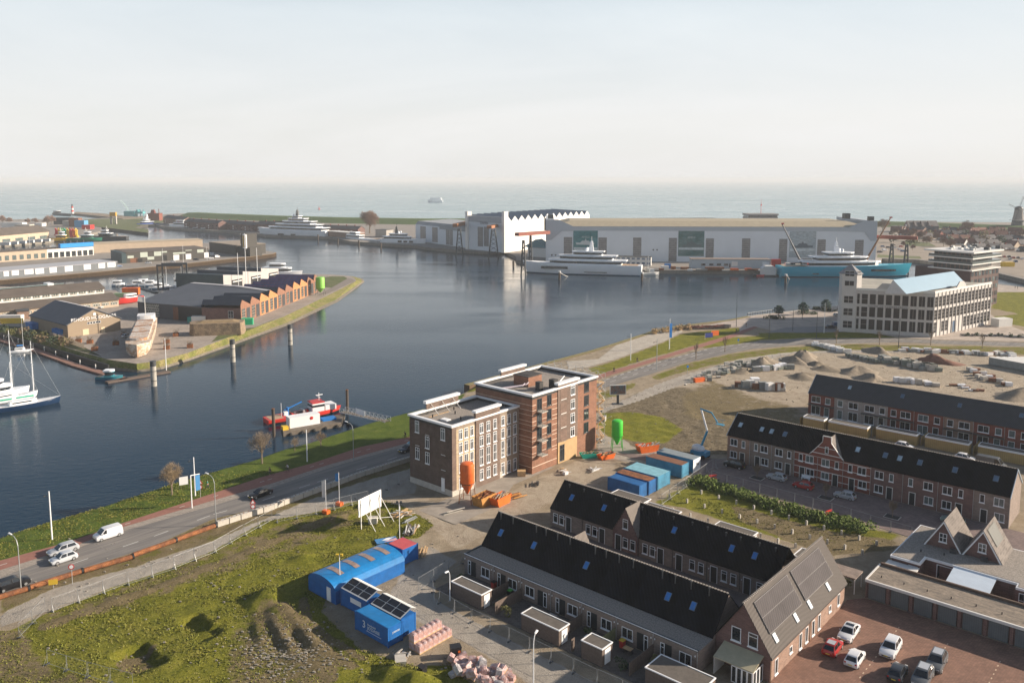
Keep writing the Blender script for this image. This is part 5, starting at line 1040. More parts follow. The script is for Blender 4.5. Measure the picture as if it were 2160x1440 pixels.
# small quay clutter
def crate(name,label,cat,px,w_,d_,h_,m,rz=0.0,group=None,z=0.0,lid=None):
    p = G(px[0],px[1],z) if not isinstance(px,Vector) else px; t = thing(name,label,cat,p,rz,group)
    M().prism([(-w_ / 2,-d_ / 2),(w_ / 2,-d_ / 2),(w_ / 2,d_ / 2),(-w_ / 2,d_ / 2)],0,h_ * .94,scale=1.03).build('body',m,t)
    M().box(-w_ / 2 - .05,w_ / 2 + .05,-d_ / 2 - .05,d_ / 2 + .05,h_ * .94 + .002,h_).build('lid',lid or m,t); return t
cols = {'rusty': rust,'blue': blue,'white': offwhite,'red': red,'grey': conc,'orange': orange,'pale': lconc,'dark': dsteel,'brown': mat('brown_paint',(.20,.09,.05),.8,.2)}
for i,(x,y,w_,h_,c) in enumerate(((1408,566,4,3.2,'blue'),(1420,568,3,2,'rusty'),(1402,568,5,2.4,'white'),(1395,570,3,1.4,'brown'),(1444,568,5,1.6,'rusty'),(1480,570,7,1.1,'grey'),(1507,570,12,2.2,'rusty'),(1549,570,5,1.3,'orange'),(1590,570,9,1.0,'rusty'),(1636,567,6,6.5,'red'),(1650,569,3,2.2,'dark'),(1661,568,3,4.4,'white'),(1671,568,3,4.2,'dark'),(1365,571,3,2.0,'pale'),(1530,571,4,.8,'pale'),(1578,570,4,1.4,'orange'),(1608,571,5,.9,'white'),(1455,571,3,1.0,'white'))):
    crate('crate','%s quayside crate %s' % (c,['beside the small workboat','just right of the blue one','left of the blue crate','at the left end of the row','left of the long workshop','low and long before the workshop door','longest of the quayside row','low, under the workshop windows','flat, near the floating white hut','tall, before the dark hall window','between the tall red one and the white one','tall, beneath the left crane','tall, beneath the crane foot','behind the stern of the white yacht','flat, before the workshop middle','small, right of the longest one','flat, at the right end of the workshop','flat, at the left end of the workshop'][i]),'crate',(x,y),w_,2.5,h_,cols[c],group='crates along the shipyard quay')
# saw tooth white hall behind
A_ = G(1064,533); B_ = G(1243,509)
t = Wall(A_,B_).thing('assembly_hall','bright white assembly hall with a saw tooth roofline above blue grey slopes','hall'); W1 = Wall(A_,B_); zl = W1.xz(1066,457)[1]; zh = W1.xz(1240,444.5)[1]
F1 = Wall((983,525),(1064,533)); nw = Vector((-W1.d.y,W1.d.x,0)); dv_ = (F1.A - F1.B) * .98; dx_,dy_ = dv_.dot(W1.d),dv_.dot(nw)
N_ = 14; b = M(); rf = M()
for k in range(N_):
    xa,xb = W1.L * k / N_,W1.L * (k + 1) / N_; xm = (xa + xb) / 2; z = zl + (zh - zl) * math.sin(math.pi / 2 * min(1,(k + .5) / N_ * 1.2))
    b.box(xa,xb,0,.5,0,z - 4.2).prism([(xa,z - 4.2),(xb,z - 4.2),(xm,z)],0,.5,ax='y')
    rf.add([(xa,.5,z - 4.2),(xm,.5,z - .1),(xm + dx_,dy_,z + .6),(xa + dx_,dy_,z - 3.4),(xb,.5,z - 4.2),(xb + dx_,dy_,z - 3.4)],[(0,1,2,3),(1,4,5,2)])
b.build('wall',hall_w,t); rf.build('roof',blue_grey,t)
zf = F1.xz(1062,461)[1]; W1l = lambda W_: [tuple(v)[:2] for v in ((Vector((0,0,0))),Vector((W_.L,0,0)),Vector((W_.L + 55 * W1.d.dot(W_.d),55 * W1.d.dot(Vector((-W_.d.y,W_.d.x,0))),0)),Vector((55 * W1.d.dot(W_.d),55 * W1.d.dot(Vector((-W_.d.y,W_.d.x,0))),0)))]
f = F1.thing('assembly_hall','light grey hall end with tall sliding doors facing the harbour','hall'); M().box(0,F1.L,0,1.2,0,zf - 4).build('wall',hall_m,f)
M().box(-.2,F1.L,-.4,1.2,zf - 3.995,zf + 1).build('upper_band',mat('hall_upper_grey',(.36,.38,.41),.6,.04,.1),f)
for a in ((1008,479,1019,519),(1021,479,1031,519)): q = F1.rect(a); M().box(q[0],q[1],-.12,.02,q[2],q[3]).build('door_window',hall_win,f)
for px_ in (984.5,1061): q = F1.x(px_); M().box(q,q + 3.2,-1.5,3,0,F1.xz(px_,446)[1]).build('corner_pylon',hall_w,f)
text('lettering','DAMEN',3.0,mat('dark_letters',(.03,.04,.07),.6,.05),f,(F1.xz(1022,470)[0],-.45,F1.xz(1022,473)[1]),(R(90),0,0))
F2 = Wall((877,508),(985,523)); zf = F2.xz(885,474)[1]
f = F2.thing('building_shed','low wide pale shed with tall ribbed doors left of the assembly halls','hall'); pf_ = W1l(F2); M().prism(pf_,0,zf).build('wall',hall_m,f)
M().prism(pf_,zf + .002,zf + 3.2,scale=.94).build('roof',mat('grey_roof_band',(.30,.32,.34),.7,.08,.1),f); M().box(F2.L * .5,F2.L,-.4,1,zf - 2,zf + 2.2).build('upper_band',MATS['grey_roof_band'],f)
for a in ((887,478,898,506),(912,480,923,510),(941,477,948,518),(949,477,955,518)): q = F2.rect(a); M().box(q[0],q[1],-.12,.02,max(.5,q[2]),q[3]).build('door_window',hall_win,f)
# gantry cranes with orange beams on lattice legs
def gantry(label,beams,legs,zb,hb,col,group='orange gantry cranes'):
    p0 = G(*beams[0]); zb,hb = zat(zb,p0),zat(hb,p0) - zat(zb,p0); t = thing('gantry_crane',label,'crane',(p0.x,p0.y,0),0,group); b = M()
    a = G(beams[0][0],beams[0][1]) - p0; c = G(beams[1][0],beams[1][1]) - p0; d = (c - a).normalized(); n = Vector((-d.y,d.x,0)) * 2.0
    b.prism([tuple(a - n)[:2],tuple(c - n)[:2],tuple(c + n)[:2],tuple(a + n)[:2]],zb,zb + hb); b.build('beam',col,t)
    for lx,ly,w_ in legs:
        q = G(lx,ly) - p0; l = M()
        for s_ in (-1,1): l.tube((q.x - w_ * s_,q.y,-3),(q.x - w_ * .3 * s_,q.y,zb),.5,6)
        for k in range(6):
            z0,z1 = zb * k / 6,zb * (k + 1) / 6; w0 = w_ * (1 - .7 * k / 6); w1 = w_ * (1 - .7 * (k + 1) / 6)
            l.tube((q.x - w0,q.y,z0),(q.x + w1,q.y,z1),.2,4); l.tube((q.x + w0,q.y,z0),(q.x - w1,q.y,z1),.2,4)
        l.build('lattice_leg',dsteel if len(legs) < 3 else rust,t)
    return t
gor = mat('gantry_orange',(.34,.15,.075),.7,.15,.3); gred = mat('gantry_red',(.26,.075,.05),.7,.15,.3)
gantry('orange crane beam on a steel tower left of the assembly hall doors',[(960,529),(986,520)],[(969,533,3)],479,472,gor); gantry('orange crane beam on a steel tower right of the assembly hall doors',[(1032,536),(1060,527)],[(1041,537,4)],482,476,gor)
gantry('red overhead crane reaching out left of the big hall',[(1090,560),(1156,553)],[(1104,573,1.5),(1119,556,1.2)],498,491,gred)
gantry('red overhead crane reaching out right of the big hall',[(1846,552),(1932,556)],[(1879,567,2),(1910,570,2)],503,496,gred)
# mobile cranes with raised booms
for lb,fx,fy,tx,ty in (('mobile crane with a dark boom raised to the left of the turquoise yacht',1694,569,1647,473),('mobile crane with a long boom raised to the right of the turquoise yacht',1822,563,1872,460)):
    p = G(fx,fy); t = thing('mobile_crane',lb,'crane',p,0,'mobile cranes at the shipyard'); z = zat(ty,p); x = (tx - fx) / FPX * p.y * 1.02
    M().tube((0,0,2),(x * .55,0,2 + (z - 2) * .55),.8,6,.55).tube((x * .5,0,2 + (z - 2) * .5),(x,0,z),.5,6,.35).build('boom',mat('boom_' + ('dark' if x < 0 else 'orange'),(.05,.06,.08) if x < 0 else (.22,.11,.05),.6,.2,.2),t); M().box(-5,5,-1.5,1.5,.9,3.2).build('carrier',yellow,t); M().box(x - .6,x + 1.2,-.4,.4,z,z + .9).build('boom_head',red,t)
    for k in (-4,-2,2,4): M().tube((k,-1.6,.6),(k,1.6,.6),.6,10).build('wheel',tyre,t)
# flat topped control building and mast behind the roof, brown railings of a hall far behind
p = G(1608,487); t = thing('radar_station','concrete coastal station with a tall aerial mast behind the big hall','building',p,0); q = zat(451,p); M().box(-17,17,0,20,0,q - 10).build('wall',mat('station_concrete',(.30,.29,.28),.9,.1,.2),t); M().box(-17.5,17.5,-1,21,q - 9.99,q - 4).box(-18,18,-1.5,21.5,q - 2,q).build('wall',mat('station_concrete',(.30,) * 3),t); M().box(-17,17,-.5,20,q - 3.99,q - 2.01).build('window_band',g_dark,t)
M().tube((0,8,q),(0,8,zat(421,p)),.3,6,.12).tube((0,8,q + 9),(0,8,q + 11),.7,6).build('aerial_mast',red,t)
Wb = Wall((1243,500),(1523,498)); t = Wb.thing('rear_hall','long low dark roofed hall with brown rails behind the big hall','hall'); z = Wb.xz(1400,460)[1]; M().box(0,Wb.L,0,30,0,z - 2.6).build('wall',hall_band,t)
M().box(0,Wb.L,0,30,z - 2.595,z - 1.4).build('roof',dsteel,t); b = M().box(0,Wb.L * .88,1,1.3,z - 1.39,z); b.build('crane_rail',mat('rail_brown',(.30,.22,.19),.8,.1),t)
# teal gabled boathouse and bits between the halls
t,w_,z = lowbox('boathouse','small boathouse with a teal gable between the two halls','boathouse',(1113,541),(1151,543),521,14,offwhite,blue_grey); M().prism([(-4,z),(w_.L + .0,z),(w_.L * .4,z + 6)],.5,12,ax='y').build('gable',mat('teal_gable',(.12,.25,.28),.6,.05),t)
# ------------------------------------------------------------------ yachts
y_white = mat('yacht_white',(.84,.86,.88),.25,.03,.2,spec=.6); y_glass = glass('yacht_glass',(.015,.022,.03),.05,.3,.1); y_turq = mat('yacht_turquoise',(.02,.38,.52),.3,.05,.1,spec=.6); teak = mat('teak_deck',(.42,.30,.20),.7,.1); y_foot = mat('boot_stripe',(.02,.12,.22),.4,.1)
def yacht(name,label,p,rz,Lh,B,D,hullm,decks,mast=True,group='large motor yachts',bow=.42,foot=y_foot,ports=None,mastm=None,cat='yacht',band=True):
    t = thing(name,label,cat,(p[0],p[1],WZ),rz,group)
    hull_mesh(Lh,B,D,bow,.86,.22,.55,zb=-.5,n=18).build('hull',hullm,t,smooth=40)
    k = hull_mesh(Lh * .985,B * .985,.5,bow,.84,0,.55,zb=-.6,n=18); k.v = [(x,y * 1.02,z) for x,y,z in k.v]; k.build('boot_stripe',foot,t)
    z = D
    for i,(x0,x1,hw,hgt,over) in enumerate(decks):
        pl = deck_poly(x0,x1,hw); M().prism(pl,z - .4 if i == 0 else z + .002,z + hgt * .22).prism(deck_poly(x0,x1,hw),z + hgt * .78,z + hgt * .96).build('deck_house',hullm if i == 0 and hullm != y_turq else y_white,t)
        M().prism(deck_poly(x0 + .3,x1 - .4,hw * .97),z + hgt * .2,z + hgt * .79).build('window_band',y_glass if band else y_white,t)
        M().prism(deck_poly(x0 - over,x1 + over * .3,hw + .35),z + hgt * .96 + .002,z + hgt + .35,scale=.985).build('deck_roof',y_white,t); z += hgt + .35
    if ports:
        for (x0,x1,z0,z1) in ports:
            for s_ in (-1,1): M().box(x0,x1,s_ * B * .5 - .12,s_ * B * .5 + .12,z0,z1).build('hull_window',y_glass,t)
    if mast:
        xm = decks[-1][0] + (decks[-1][1] - decks[-1][0]) * .4; mm = mastm or y_white
        M().prism([(xm - 2.2,z),(xm + 1.4,z),(xm - .2,z + 6.5),(xm - 1.4,z + 6.5)],-.8,.8,ax='y').box(xm - 1.2,xm - .4,-3,3,z + 3.4,z + 3.8).box(xm - 1,xm - .3,-2,2,z + 5.2,z + 5.5).tube((xm - .8,0,z + 6.5),(xm - .8,0,z + 9.5),.14,6).build('mast',mm,t)
        for s_ in (-1,1): M().blob((xm + 2.4,s_ * 2.2,z + 1.0),1.1,1.1,1.3,10,6,0).build('radar_dome',y_white,t,smooth=80)
    M().box(-Lh * .47,-Lh * .30,-B * .38,B * .38,D + .02,D + .06).build('aft_deck',teak,t)
    return t
def between(a,b,z=WZ): A_ = G(a[0],a[1],z); B_ = G(b[0],b[1],z); return (A_ + B_) / 2,head(A_,B_),(B_ - A_).length
c,r_,l = between((1357,583),(1103,576)); c.y += 6.5
yacht('motor_yacht','long white motor yacht moored at the big hall, bow pointing left',c,r_,l,13.5,6.6,y_white,[(-27,22,5.8,2.7,3.5),(-21,15,5.2,2.6,3),(-14,6,4.2,2.4,1.5)],ports=[(8,26,3.6,5.2),(-18,-3,1.6,2.1)])
c,r_,l = between((1648,585),(1932,584)); c.y += 6.5
yacht('motor_yacht','turquoise hulled motor yacht with white upper decks, bow pointing right',c,r_,l,14,6.8,y_turq,[(-26,22,6.0,2.8,3.5),(-20,14,5.4,2.7,3),(-13,5,4.4,2.4,1.5)],ports=[(14,30,3.8,5.0),(-24,-20,2,2.6)],foot=mat('teal_foot',(.01,.10,.16),.4,.05),mastm=y_white)
c,r_,l = between((541,498),(692,504));
yacht('motor_yacht','large white yacht with a dark twin mast moored before the harbour houses',c + Vector((0,8,0)),r_ + math.pi,l,17,8.0,y_white,[(-44,34,7.4,3.0,2),(-36,24,6.6,2.9,2),(-28,14,5.6,2.8,2),(-18,6,4.4,2.6,1),(-10,0,3.4,2.2,1)],ports=[(-10,-4,2.4,4),(6,14,2.4,4)],mastm=dsteel)
c,r_,l = between((805,517),(898,520))
yacht('motor_yacht','white yacht with zigzag hull windows left of the low pale shed',c + Vector((0,4,0)),r_,l,9.5,6.0,y_white,[(-20,8,4.2,2.4,1.5),(-14,4,3.6,2.3,1)],ports=[(-4,0,3.2,5),(2,6,3.2,5),(8,12,3.2,5)],mastm=dsteel)
c,r_,l = between((728,508),(803,514))
yacht('motor_boat','old white motor vessel with a yellow deck moored left of the zigzag windowed yacht',c + Vector((0,3,0)),r_ + math.pi,l,8,4.0,y_white,[(2,26,3.6,2.6,.6),(8,20,2.8,2.3,.4)],mast=False,group='smaller white motor boats',cat='boat')
c,r_,l = between((357,482),(400,483))
yacht('motor_yacht','sleek white yacht at the harbour entrance quay',c + Vector((0,3,0)),r_ + math.pi,l + 4,9,5,y_white,[(-12,10,4.0,2.6,1.0),(-7,6,3.2,2.4,.8)],mast=False,group='smaller white motor boats')
c,r_,l = between((291,478),(330,476))
yacht('pilot_boat','white and blue patrol boat behind the dark lock wall',c,r_ + math.pi,l + 3,8,3.4,mat('patrol_blue',(.05,.10,.35),.4,.05),[(-8,10,3.2,2.6,.4),(-3,6,2.6,2.4,.4)],group='smaller white motor boats',cat='boat')
c,r_,l = between((902,427),(934,427)); yacht('ferry','white passenger ferry crossing the open sea',c,r_ + math.pi,l,16,6,y_white,[(-l * .44,l * .38,7,3.2,.5),(-l * .40,l * .34,6.5,3.0,.5)],mast=False,group=None,cat='ferry',foot=blue,band=False)
c,r_,l = between((117,453),(151,456)); yacht('cargo_barge','dark hulled cargo barge passing the lighthouse',c,r_,l,13,3.4,dsteel,[(-l * .45,-l * .28,5,4,.4)],mast=False,group=None,cat='barge')
for lb,px_,py_,L_,hm_,rz in (('yellow hulled tug beside the stacked buoys',127,509,26,yellow,.1),('red and green hulled tug between two other boats',180,509,34,mat('green_hull',(.03,.22,.14),.5,.1),.08),('black hulled white workboat at the quay end',228,505,40,dsteel,.05)):
    c = G(px_,py_,WZ); t = yacht('tug',lb,c,rz + (math.pi if px_ > 200 else 0),L_,9,3.2,hm_,[(-L_ * .1,L_ * .25,3.4,3.2,.4),(0,L_ * .18,2.6,2.8,.3)],group='tugs by the buoy quay',cat='tug',foot=dsteel,mast=False); M().tube((1,0,9),(1,0,14),.25,6).box(-.2,2.2,-1,1,11,11.4).build('mast',offwhite,t)
for i,(x,y,hw) in enumerate(((393,486,5),(411,487,5),(428,488,4),(407,480,5))):
    yacht('small_boat',['dark workboat with a white cabin','small dark boat with a red wheelhouse','little boat at the pontoon end','small boat behind the dark ones'][i] + ' near the white patrol jetty',G(x,y,WZ),.1,13,4,1.6,[dsteel,rust,y_white,dsteel][i],[(-2,3,1.4,2.2,.2)],mast=False,group='small boats by the harbour houses',cat='boat')
# mooring dolphins and piles
pile_m = mat('pile_wood',(.09,.07,.055),.9,.3,1)
def pile(label,px,py,h_,r_,m=pile_m,cap=None,group='mooring piles',cat='mooring pile'):
    t = thing('mooring_pile',label,cat,G(px,py,WZ),0,group); M().tube((0,0,-1),(0,0,h_),r_,14).build('shaft',m,t)
    if cap: M().tube((0,0,h_ + .002),(0,0,h_ + cap[0]),r_ * 1.04,14).build('cap',cap[1],t)
    return t
pc = mat('pile_concrete',(.36,.34,.30),.9,.15,1)
for lb,x,y in (('thick pale steel mooring post nearest the jetty end',325,814),('thick mooring post with a dark cap in the middle of the river',491.5,763),('thick mooring post with a dark cap farthest right in the river',612.5,727)):
    t = pile(lb,x,y,6.2,.85,pc,(1.6,dsteel),'round mooring posts in the river'); M().tube((0,0,1.6),(0,0,1.8),.89,14).tube((0,0,4.6),(0,0,4.8),.89,14).build('band',dsteel,t)
for i,(x,y) in enumerate(((1083,563),(1180,590),(1354,592),(1657,597),(1600,500))):
    if i < 4: pile(['dark pile standing left of the white yacht bow','mooring post tied to the white yacht with a rope','mooring post off the stern of the white yacht','mooring post off the stern of the turquoise yacht'][i],x,y,4.5,.75,cap=(1.0,offwhite) if i else None)
for i,(x,y) in enumerate(((600,499),(671,506),(713,514),(757,519),(804,525))): pile('dark mooring pile %s' % ['under the middle of the large white yacht','at the bow of the large white yacht','left of the old white motor vessel','before the old white motor vessel','before the zigzag windowed yacht'][i],x,y,5.5,.7)
for lb,a,b_ in (('slack mooring rope from the post to the white yacht',(1182,587),(1226,578)),('slack mooring rope from the post to the turquoise yacht',(1660,592),(1678,584))):
    A_ = G(*a,WZ) + Vector((0,0,3.5)); B_ = G(*b_,WZ) + Vector((0,4,1.2)); pts = [tuple(A_.lerp(B_,k / 8) - Vector((0,0,3.0 * math.sin(math.pi * k / 8)))) for k in range(9)]
    tag(M().path(pts,.16,4).build('mooring_rope',offwhite),lb,'rope','mooring ropes')
tag(M().lathe([(2.4,0),(2.4,1.2),(.9,1.4),(.5,5.5),(0.05,5.6)],G(673,442,WZ),10).build('buoy',red),'red navigation buoy far out on the sea','buoy')
# floating white hut, small crane boat
t = thing('floating_hut','white wooden hut on a dark raft by the shipyard quay','hut',G(1620,582,WZ),.0); M().box(-9,7,-3,3,0,.9).build('raft',dsteel,t); M().box(-4.5,4.5,-2.5,2.5,.902,5).build('wall',offwhite,t); M().prism([(-4.8,5),(4.8,5),(2.5,6.8),(-2.5,6.8)],-2.8,2.8,ax='y').build('roof',offwhite,t)
t = thing('small_boat','red dinghy tied to the floating white hut','boat',G(1605,583,WZ),.2); hull_mesh(6,2,1,zb=-.3).build('hull',red,t); M().box(-1.5,1.5,-.7,.7,.7,.8).build('bench',wood,t)
t = thing('workboat','little white workboat with an A-frame by the yacht stern','boat',G(1373,580,WZ),.1); hull_mesh(11,4,1.6,zb=-.4).build('hull',offwhite,t); M().box(-1,2,-1.2,1.2,1.6,4).build('wheelhouse',offwhite,t); M().tube((-2,0,1.5),(-2,0,13),.2,6).build('mast',steel,t)
# ------------------------------------------------------------------ left hand harbour: workshops, sheds, boatyard
clad = mat('grey_cladding',(.15,.165,.18),.6,.08,.3,kind='ribs',p=1.2,c2=(.12,.135,.15)); clad_b = mat('black_cladding',(.075,.07,.062),.7,.1,.3); lroof = mat('light_metal_roof',(.40,.40,.42),.5,.06,.2)
brn_roof = mat('bitumen_roof',(.115,.095,.08),.9,.2,.15); sandw = mat('sand_wall',(.45,.36,.27),.8,.08,.3); pgreen = mat('pale_green_panel',(.48,.53,.46),.6,.08,.3); taupe = mat('taupe_cladding',(.29,.225,.155),.7,.05,.3,kind='ribs',p=1.5,c2=(.26,.20,.14))
W8 = [(25,568,39,581,white,'door'),(52,567,70,579,white,'door'),(75,564,92,578,white,'door'),(105,562,119,575.5,white,'door'),(137,559,153,573,white,'door'),(177,555.5,191,569,white,'door'),(208,553,221,566,white,'door'),(227,551,243,564,white,'door'),(8,570,18,583,white,'door')]
lowbox('workshop_row','grey row of workshop units with white roller doors and a light metal roof','workshop',(-60,593),(248,565),577,24,clad,lroof,W8)
t,w_,z = lowbox('warehouse','brown black warehouse with a patchwork of pale panels on its front','warehouse',(267,555),(440,545),532.5,34,clad_b,brn_roof,
    [(269,539,282,545,pgreen,'panel'),(296,530.5,311,543,pgreen,'panel'),(311,541,325,548,pgreen,'panel'),(325,529,340,540,pgreen,'panel'),(341,527,352,533,pgreen,'panel'),(365,531.5,391,536,pgreen,'panel'),(366,537,378,549,white,'door'),(391,523,404,529,pgreen,'panel'),(392,535,403,547,white,'door'),(416,521,429,533,pgreen,'panel'),(431,532,440,544,white,'door'),(275,544,290,555,cols['brown'],'door'),(344,538,352,550,black,'door'),(287,545,300,554,black,'door')])
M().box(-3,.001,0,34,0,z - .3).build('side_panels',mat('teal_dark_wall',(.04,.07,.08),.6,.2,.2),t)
lowbox('warehouse','long low cream roofed building behind the brown black warehouse','warehouse',(196,534),(428,524),508 + 6,20,sandw,mat('cream_roof',(.42,.35,.26),.9,.08,.2))
t,w_,z = lowbox('warehouse','low building with a bright blue flat top and vents on its roof','warehouse',(100,545),(198,538),525,16,offwhite,brn_roof)
M().box(w_.L * .28,w_.L,-.6,3,z + .002,z + 3.2).build('blue_band',mat('bright_blue',(.01,.25,.62),.5,.05),t)
for k in range(8): M().box(w_.L * (k + .15) / 8,w_.L * (k + .85) / 8,-.1,.02,.3,z * .6).build('window',g_dark,t)
for k in range(4): M().tube((w_.L * (.4 + k * .14),3,z + 3.2),(w_.L * (.4 + k * .14),3,z + 5.2),.7,6).build('roof_vent',dsteel,t)
t,w_,z = lowbox('warehouse','low pale flat roofed building at the left edge behind the grey workshop row','warehouse',(-40,556),(100,546),534,16,sandw,brn_roof)
for k in range(9): M().box(w_.L * (k + .15) / 9,w_.L * (k + .7) / 9,-.1,.02,1,z * .6).build('window',g_curt,t)
# brown roofed long sheds, upper left
t,w_,z = lowbox('warehouse','long shed with a dark pitched roof at the upper left quay','warehouse',(-90,523),(104,504),504,26,sandw,dsteel)
roof_slab(-1,w_.L + 1,-1,z,13,z + 6,.3).build('roof_slope',brn_roof,t); roof_slab(-1,w_.L + 1,27,z,13,z + 5.9,.3).build('roof_slope',brn_roof,t)
for k in range(7): M().box(w_.L * (k + .2) / 7,w_.L * (k + .8) / 7,-.1,.02,1,z * .5).build('window',g_curt,t)
# white trailers on that quay
for k in range(6): crate('trailer','white trailer on the upper left quay, number %s from the left' % ['one','two','three','four','five','six'][k],'trailer',(8 + k * 17,517 - k * 1.6),11,3,2.6,offwhite,rz=.1,group='white trailers parked on the upper left quay')
# tower building
t,w_,z = lowbox('office_building','black office building with a square viewing tower framed in white and orange','office',(442,530),(497,538),510,26,clad_b,mat('tan_roof',(.30,.25,.20),.9,.1))
B_ = Wall((497,538),(552,534)); M().box(w_.L - 2,w_.L + B_.L * .9,2,12,0,z - 1).build('wing',clad_b,t); zt = B_.xz(540,489)[1]
tx = w_.L + B_.L * .35; M().box(tx,tx + 9,1,10,0,zt).build('tower',clad_b,t); M().box(tx - 1.5,tx + 1,1.2,9.5,zt * .48,zt - .3).build('bay_frame',white,t); M().box(tx - 1.2,tx + .7,1.1,1.19,zt * .52,zt - .9).build('bay_glass',g_dark,t); M().box(tx - 1.6,tx - 1.4,2.2,8.8,zt * .52,zt - 1).build('bay_glass',g_dark,t)
M().box(tx + 5.5,tx + 10.5,-.2,.95,zt * .36,zt - .3).build('bay_frame',white,t); M().box(tx + 6.2,tx + 10.6,-.35,-.201,zt * .40,zt - 1.2).build('bay_glass',g_dark,t); M().box(tx + 6.2,tx + 7.2,-.42,-.36,zt * .40,zt - 1.2).build('orange_reveal',yellow,t)
# stepped shed with clerestory
t,w_,z = lowbox('boat_shed','long two stepped shed with rows of clerestory windows and a glazed ridge','boat shed',(-90,683),(251,646),665,30,sandw,dsteel)
q = M(); roof_slab(0,w_.L + .5,-.8,z,9,z + 2.2,.3,b=q); q.build('lower_roof',brn_roof,t); M().box(0,w_.L - 3,9,30,z + .01,z + 4.6).build('upper_wall',offwhite,t)
q = M(); roof_slab(0,w_.L - 2.5,8.2,z + 4.6,17,z + 7.2,.3,b=q); q.build('upper_roof',brn_roof,t); q = M(); roof_slab(0,w_.L - 18,17.0,z + 7.8,24,z + 6.0,.3,b=q); q.build('glazed_roof',mat('old_glass_roof',(.20,.27,.27),.4,.2,.5),t)
M().box(w_.L * .62,w_.L * .66,17,23,z + 7.0,z + 8.1).box(w_.L * .22,w_.L * .26,17,23,z + 7.0,z + 8.1).build('white_roof_strip',white,t)
for k in range(16): M().box(w_.L * (k + .12) / 16,w_.L * (k + .88) / 16,-.1,.02,1.0,z - 1).build('window',mat('old_factory_glass',(.10,.12,.11),.3,.4,.8,kind='panel',p=(1.1,1.1,.14),c2=(.5,.47,.42)),t); M().box((w_.L - 3) * (k + .12) / 16,(w_.L - 3) * (k + .88) / 16,8.88,9.01,z + 2.8,z + 4.2).build('clerestory_window',MATS['old_factory_glass'],t)
lowbox('brick_annex','small orange brick annex beside the barn','annex',(37,674),(62,672),656,7,br_pink,dsteel)
# barn with the white letters
A_,B_,C_ = G(144,711.5),G(255,696),G(58,688); W2 = Wall(A_,B_); t = W2.thing('boat_barn','taupe boat barn lettered BEHOUD HOOGAARS on its gable','barn'); n_ = Vector((-W2.d.y,W2.d.x,0)); Dp = (C_ - A_).length * .93; ze = W2.xz(144,684)[1]; zr = W2.xz(194,652)[1]
M().box(0,W2.L,0,Dp,0,ze).prism([(0,ze),(W2.L,ze),(W2.L * .5,zr)],0,.3,ax='y').build('wall',taupe,t)
b = M()
for xa in (-.6,W2.L + .6): b.add([(xa,-.4,ze - .15),(W2.L / 2,-.4,zr + .2),(W2.L / 2,Dp + .4,zr + .2),(xa,Dp + .4,ze - .15),(xa,-.4,ze - .45),(W2.L / 2,-.4,zr - .1),(W2.L / 2,Dp + .4,zr - .1),(xa,Dp + .4,ze - .45)],[(0,1,2,3),(7,6,5,4),(0,4,5,1),(3,2,6,7),(0,3,7,4)])
b.build('roof',mat('slate_blue_roof',(.075,.085,.105),.6,.1,.3),t); M().add([(W2.L / 2,-.2,zr + .24),(W2.L / 2 + 2.6,-.2,zr - .35),(W2.L / 2 + 2.6,Dp,zr - .35),(W2.L / 2,Dp,zr + .24)],[(0,1,2,3)]).build('ridge_light',lroof,t)
wt = mat('white_letters',(.8,.8,.8),.6,.02)
q = W2.xz(198,673); text('lettering','BEHOUD HOOGAARS',1.75,wt,t,(q[0],-.06,q[1]),(R(90),0,0),.04)
q = W2.xz(199,664.5); M().blob((q[0],-.1,q[1] + .4),.6,.08,.55,14,8,0).build('round_emblem',wt,t)
q = W2.rect((184,675.5,213,684));
for k in range(5): win(t,q[0] + (q[1] - q[0]) * k / 5,-.02,q[2],(q[1] - q[0]) / 5.6,q[3] - q[2],0,1,1,sub=False)
for r_ in ((175,693,187,707),(214,689,221,702)): q = W2.rect(r_); M().box(q[0],q[1],-.08,.01,.05,q[3]).build('door',cream,t)
for lb,x,y,c in (('blue shipping container tucked against the left side of the barn',68,693,'blue'),('blue shipping container with a pale end beside the barn gable',124,707,'blue')): crate('shipping_container',lb,'container',(x,y),6,2.5,2.6,cols[c],rz=W2.rz + math.pi / 2 + .0,group='blue containers beside the barn')
# dark angular hall
W3 = Wall((292,668),(442,681)); t = W3.thing('boat_hall','dark slate angular hall with a wide black opening','boat hall'); ze = W3.xz(400,645)[1]
M().box(0,W3.L,0,34,0,ze).build('wall',mat('slate_cladding',(.10,.10,.11),.7,.08,.3,kind='ribs',p=1.5,c2=(.08,.08,.09)),t); r = M()
r.add([(-.5,-.5,ze + .01),(W3.L * .45,-.5,ze + .01),(W3.L * .62,34,ze + 4),(W3.L * .02,30,ze + 4.8)],[(0,1,2,3)]); r.add([(W3.L * .45,-.5,ze + .02),(W3.L + 1,-.5,ze + .02),(W3.L + 3,34,ze + 3),(W3.L * .62,34,ze + 4)],[(0,1,2,3)]); r.build('roof',MATS['slate_blue_roof'],t)
M().add([(W3.L * .02,30,ze + 4.9),(W3.L * .62,33,ze + 4.2),(W3.L + 3,33,ze + 3.1),(W3.L + 3,36,ze + 3.1),(W3.L * .62,36,ze + 4.2),(W3.L * .02,33,ze + 4.9)],[(0,1,4,5),(1,2,3,4)]).build('translucent_strip',lroof,t)
q = W3.rect((377,650,427,672)); M().box(q[0],q[1],-.1,.02,.1,q[3]).build('opening',black,t); q = W3.rect((366,648,376,672)); M().box(q[0],q[1],-.1,.02,.1,q[3]).build('door',cols['brown'],t); q = W3.rect((308,642,335,664)); M().box(q[0],q[1],-.1,.02,.6,q[3]).build('window',MATS['old_factory_glass'],t)
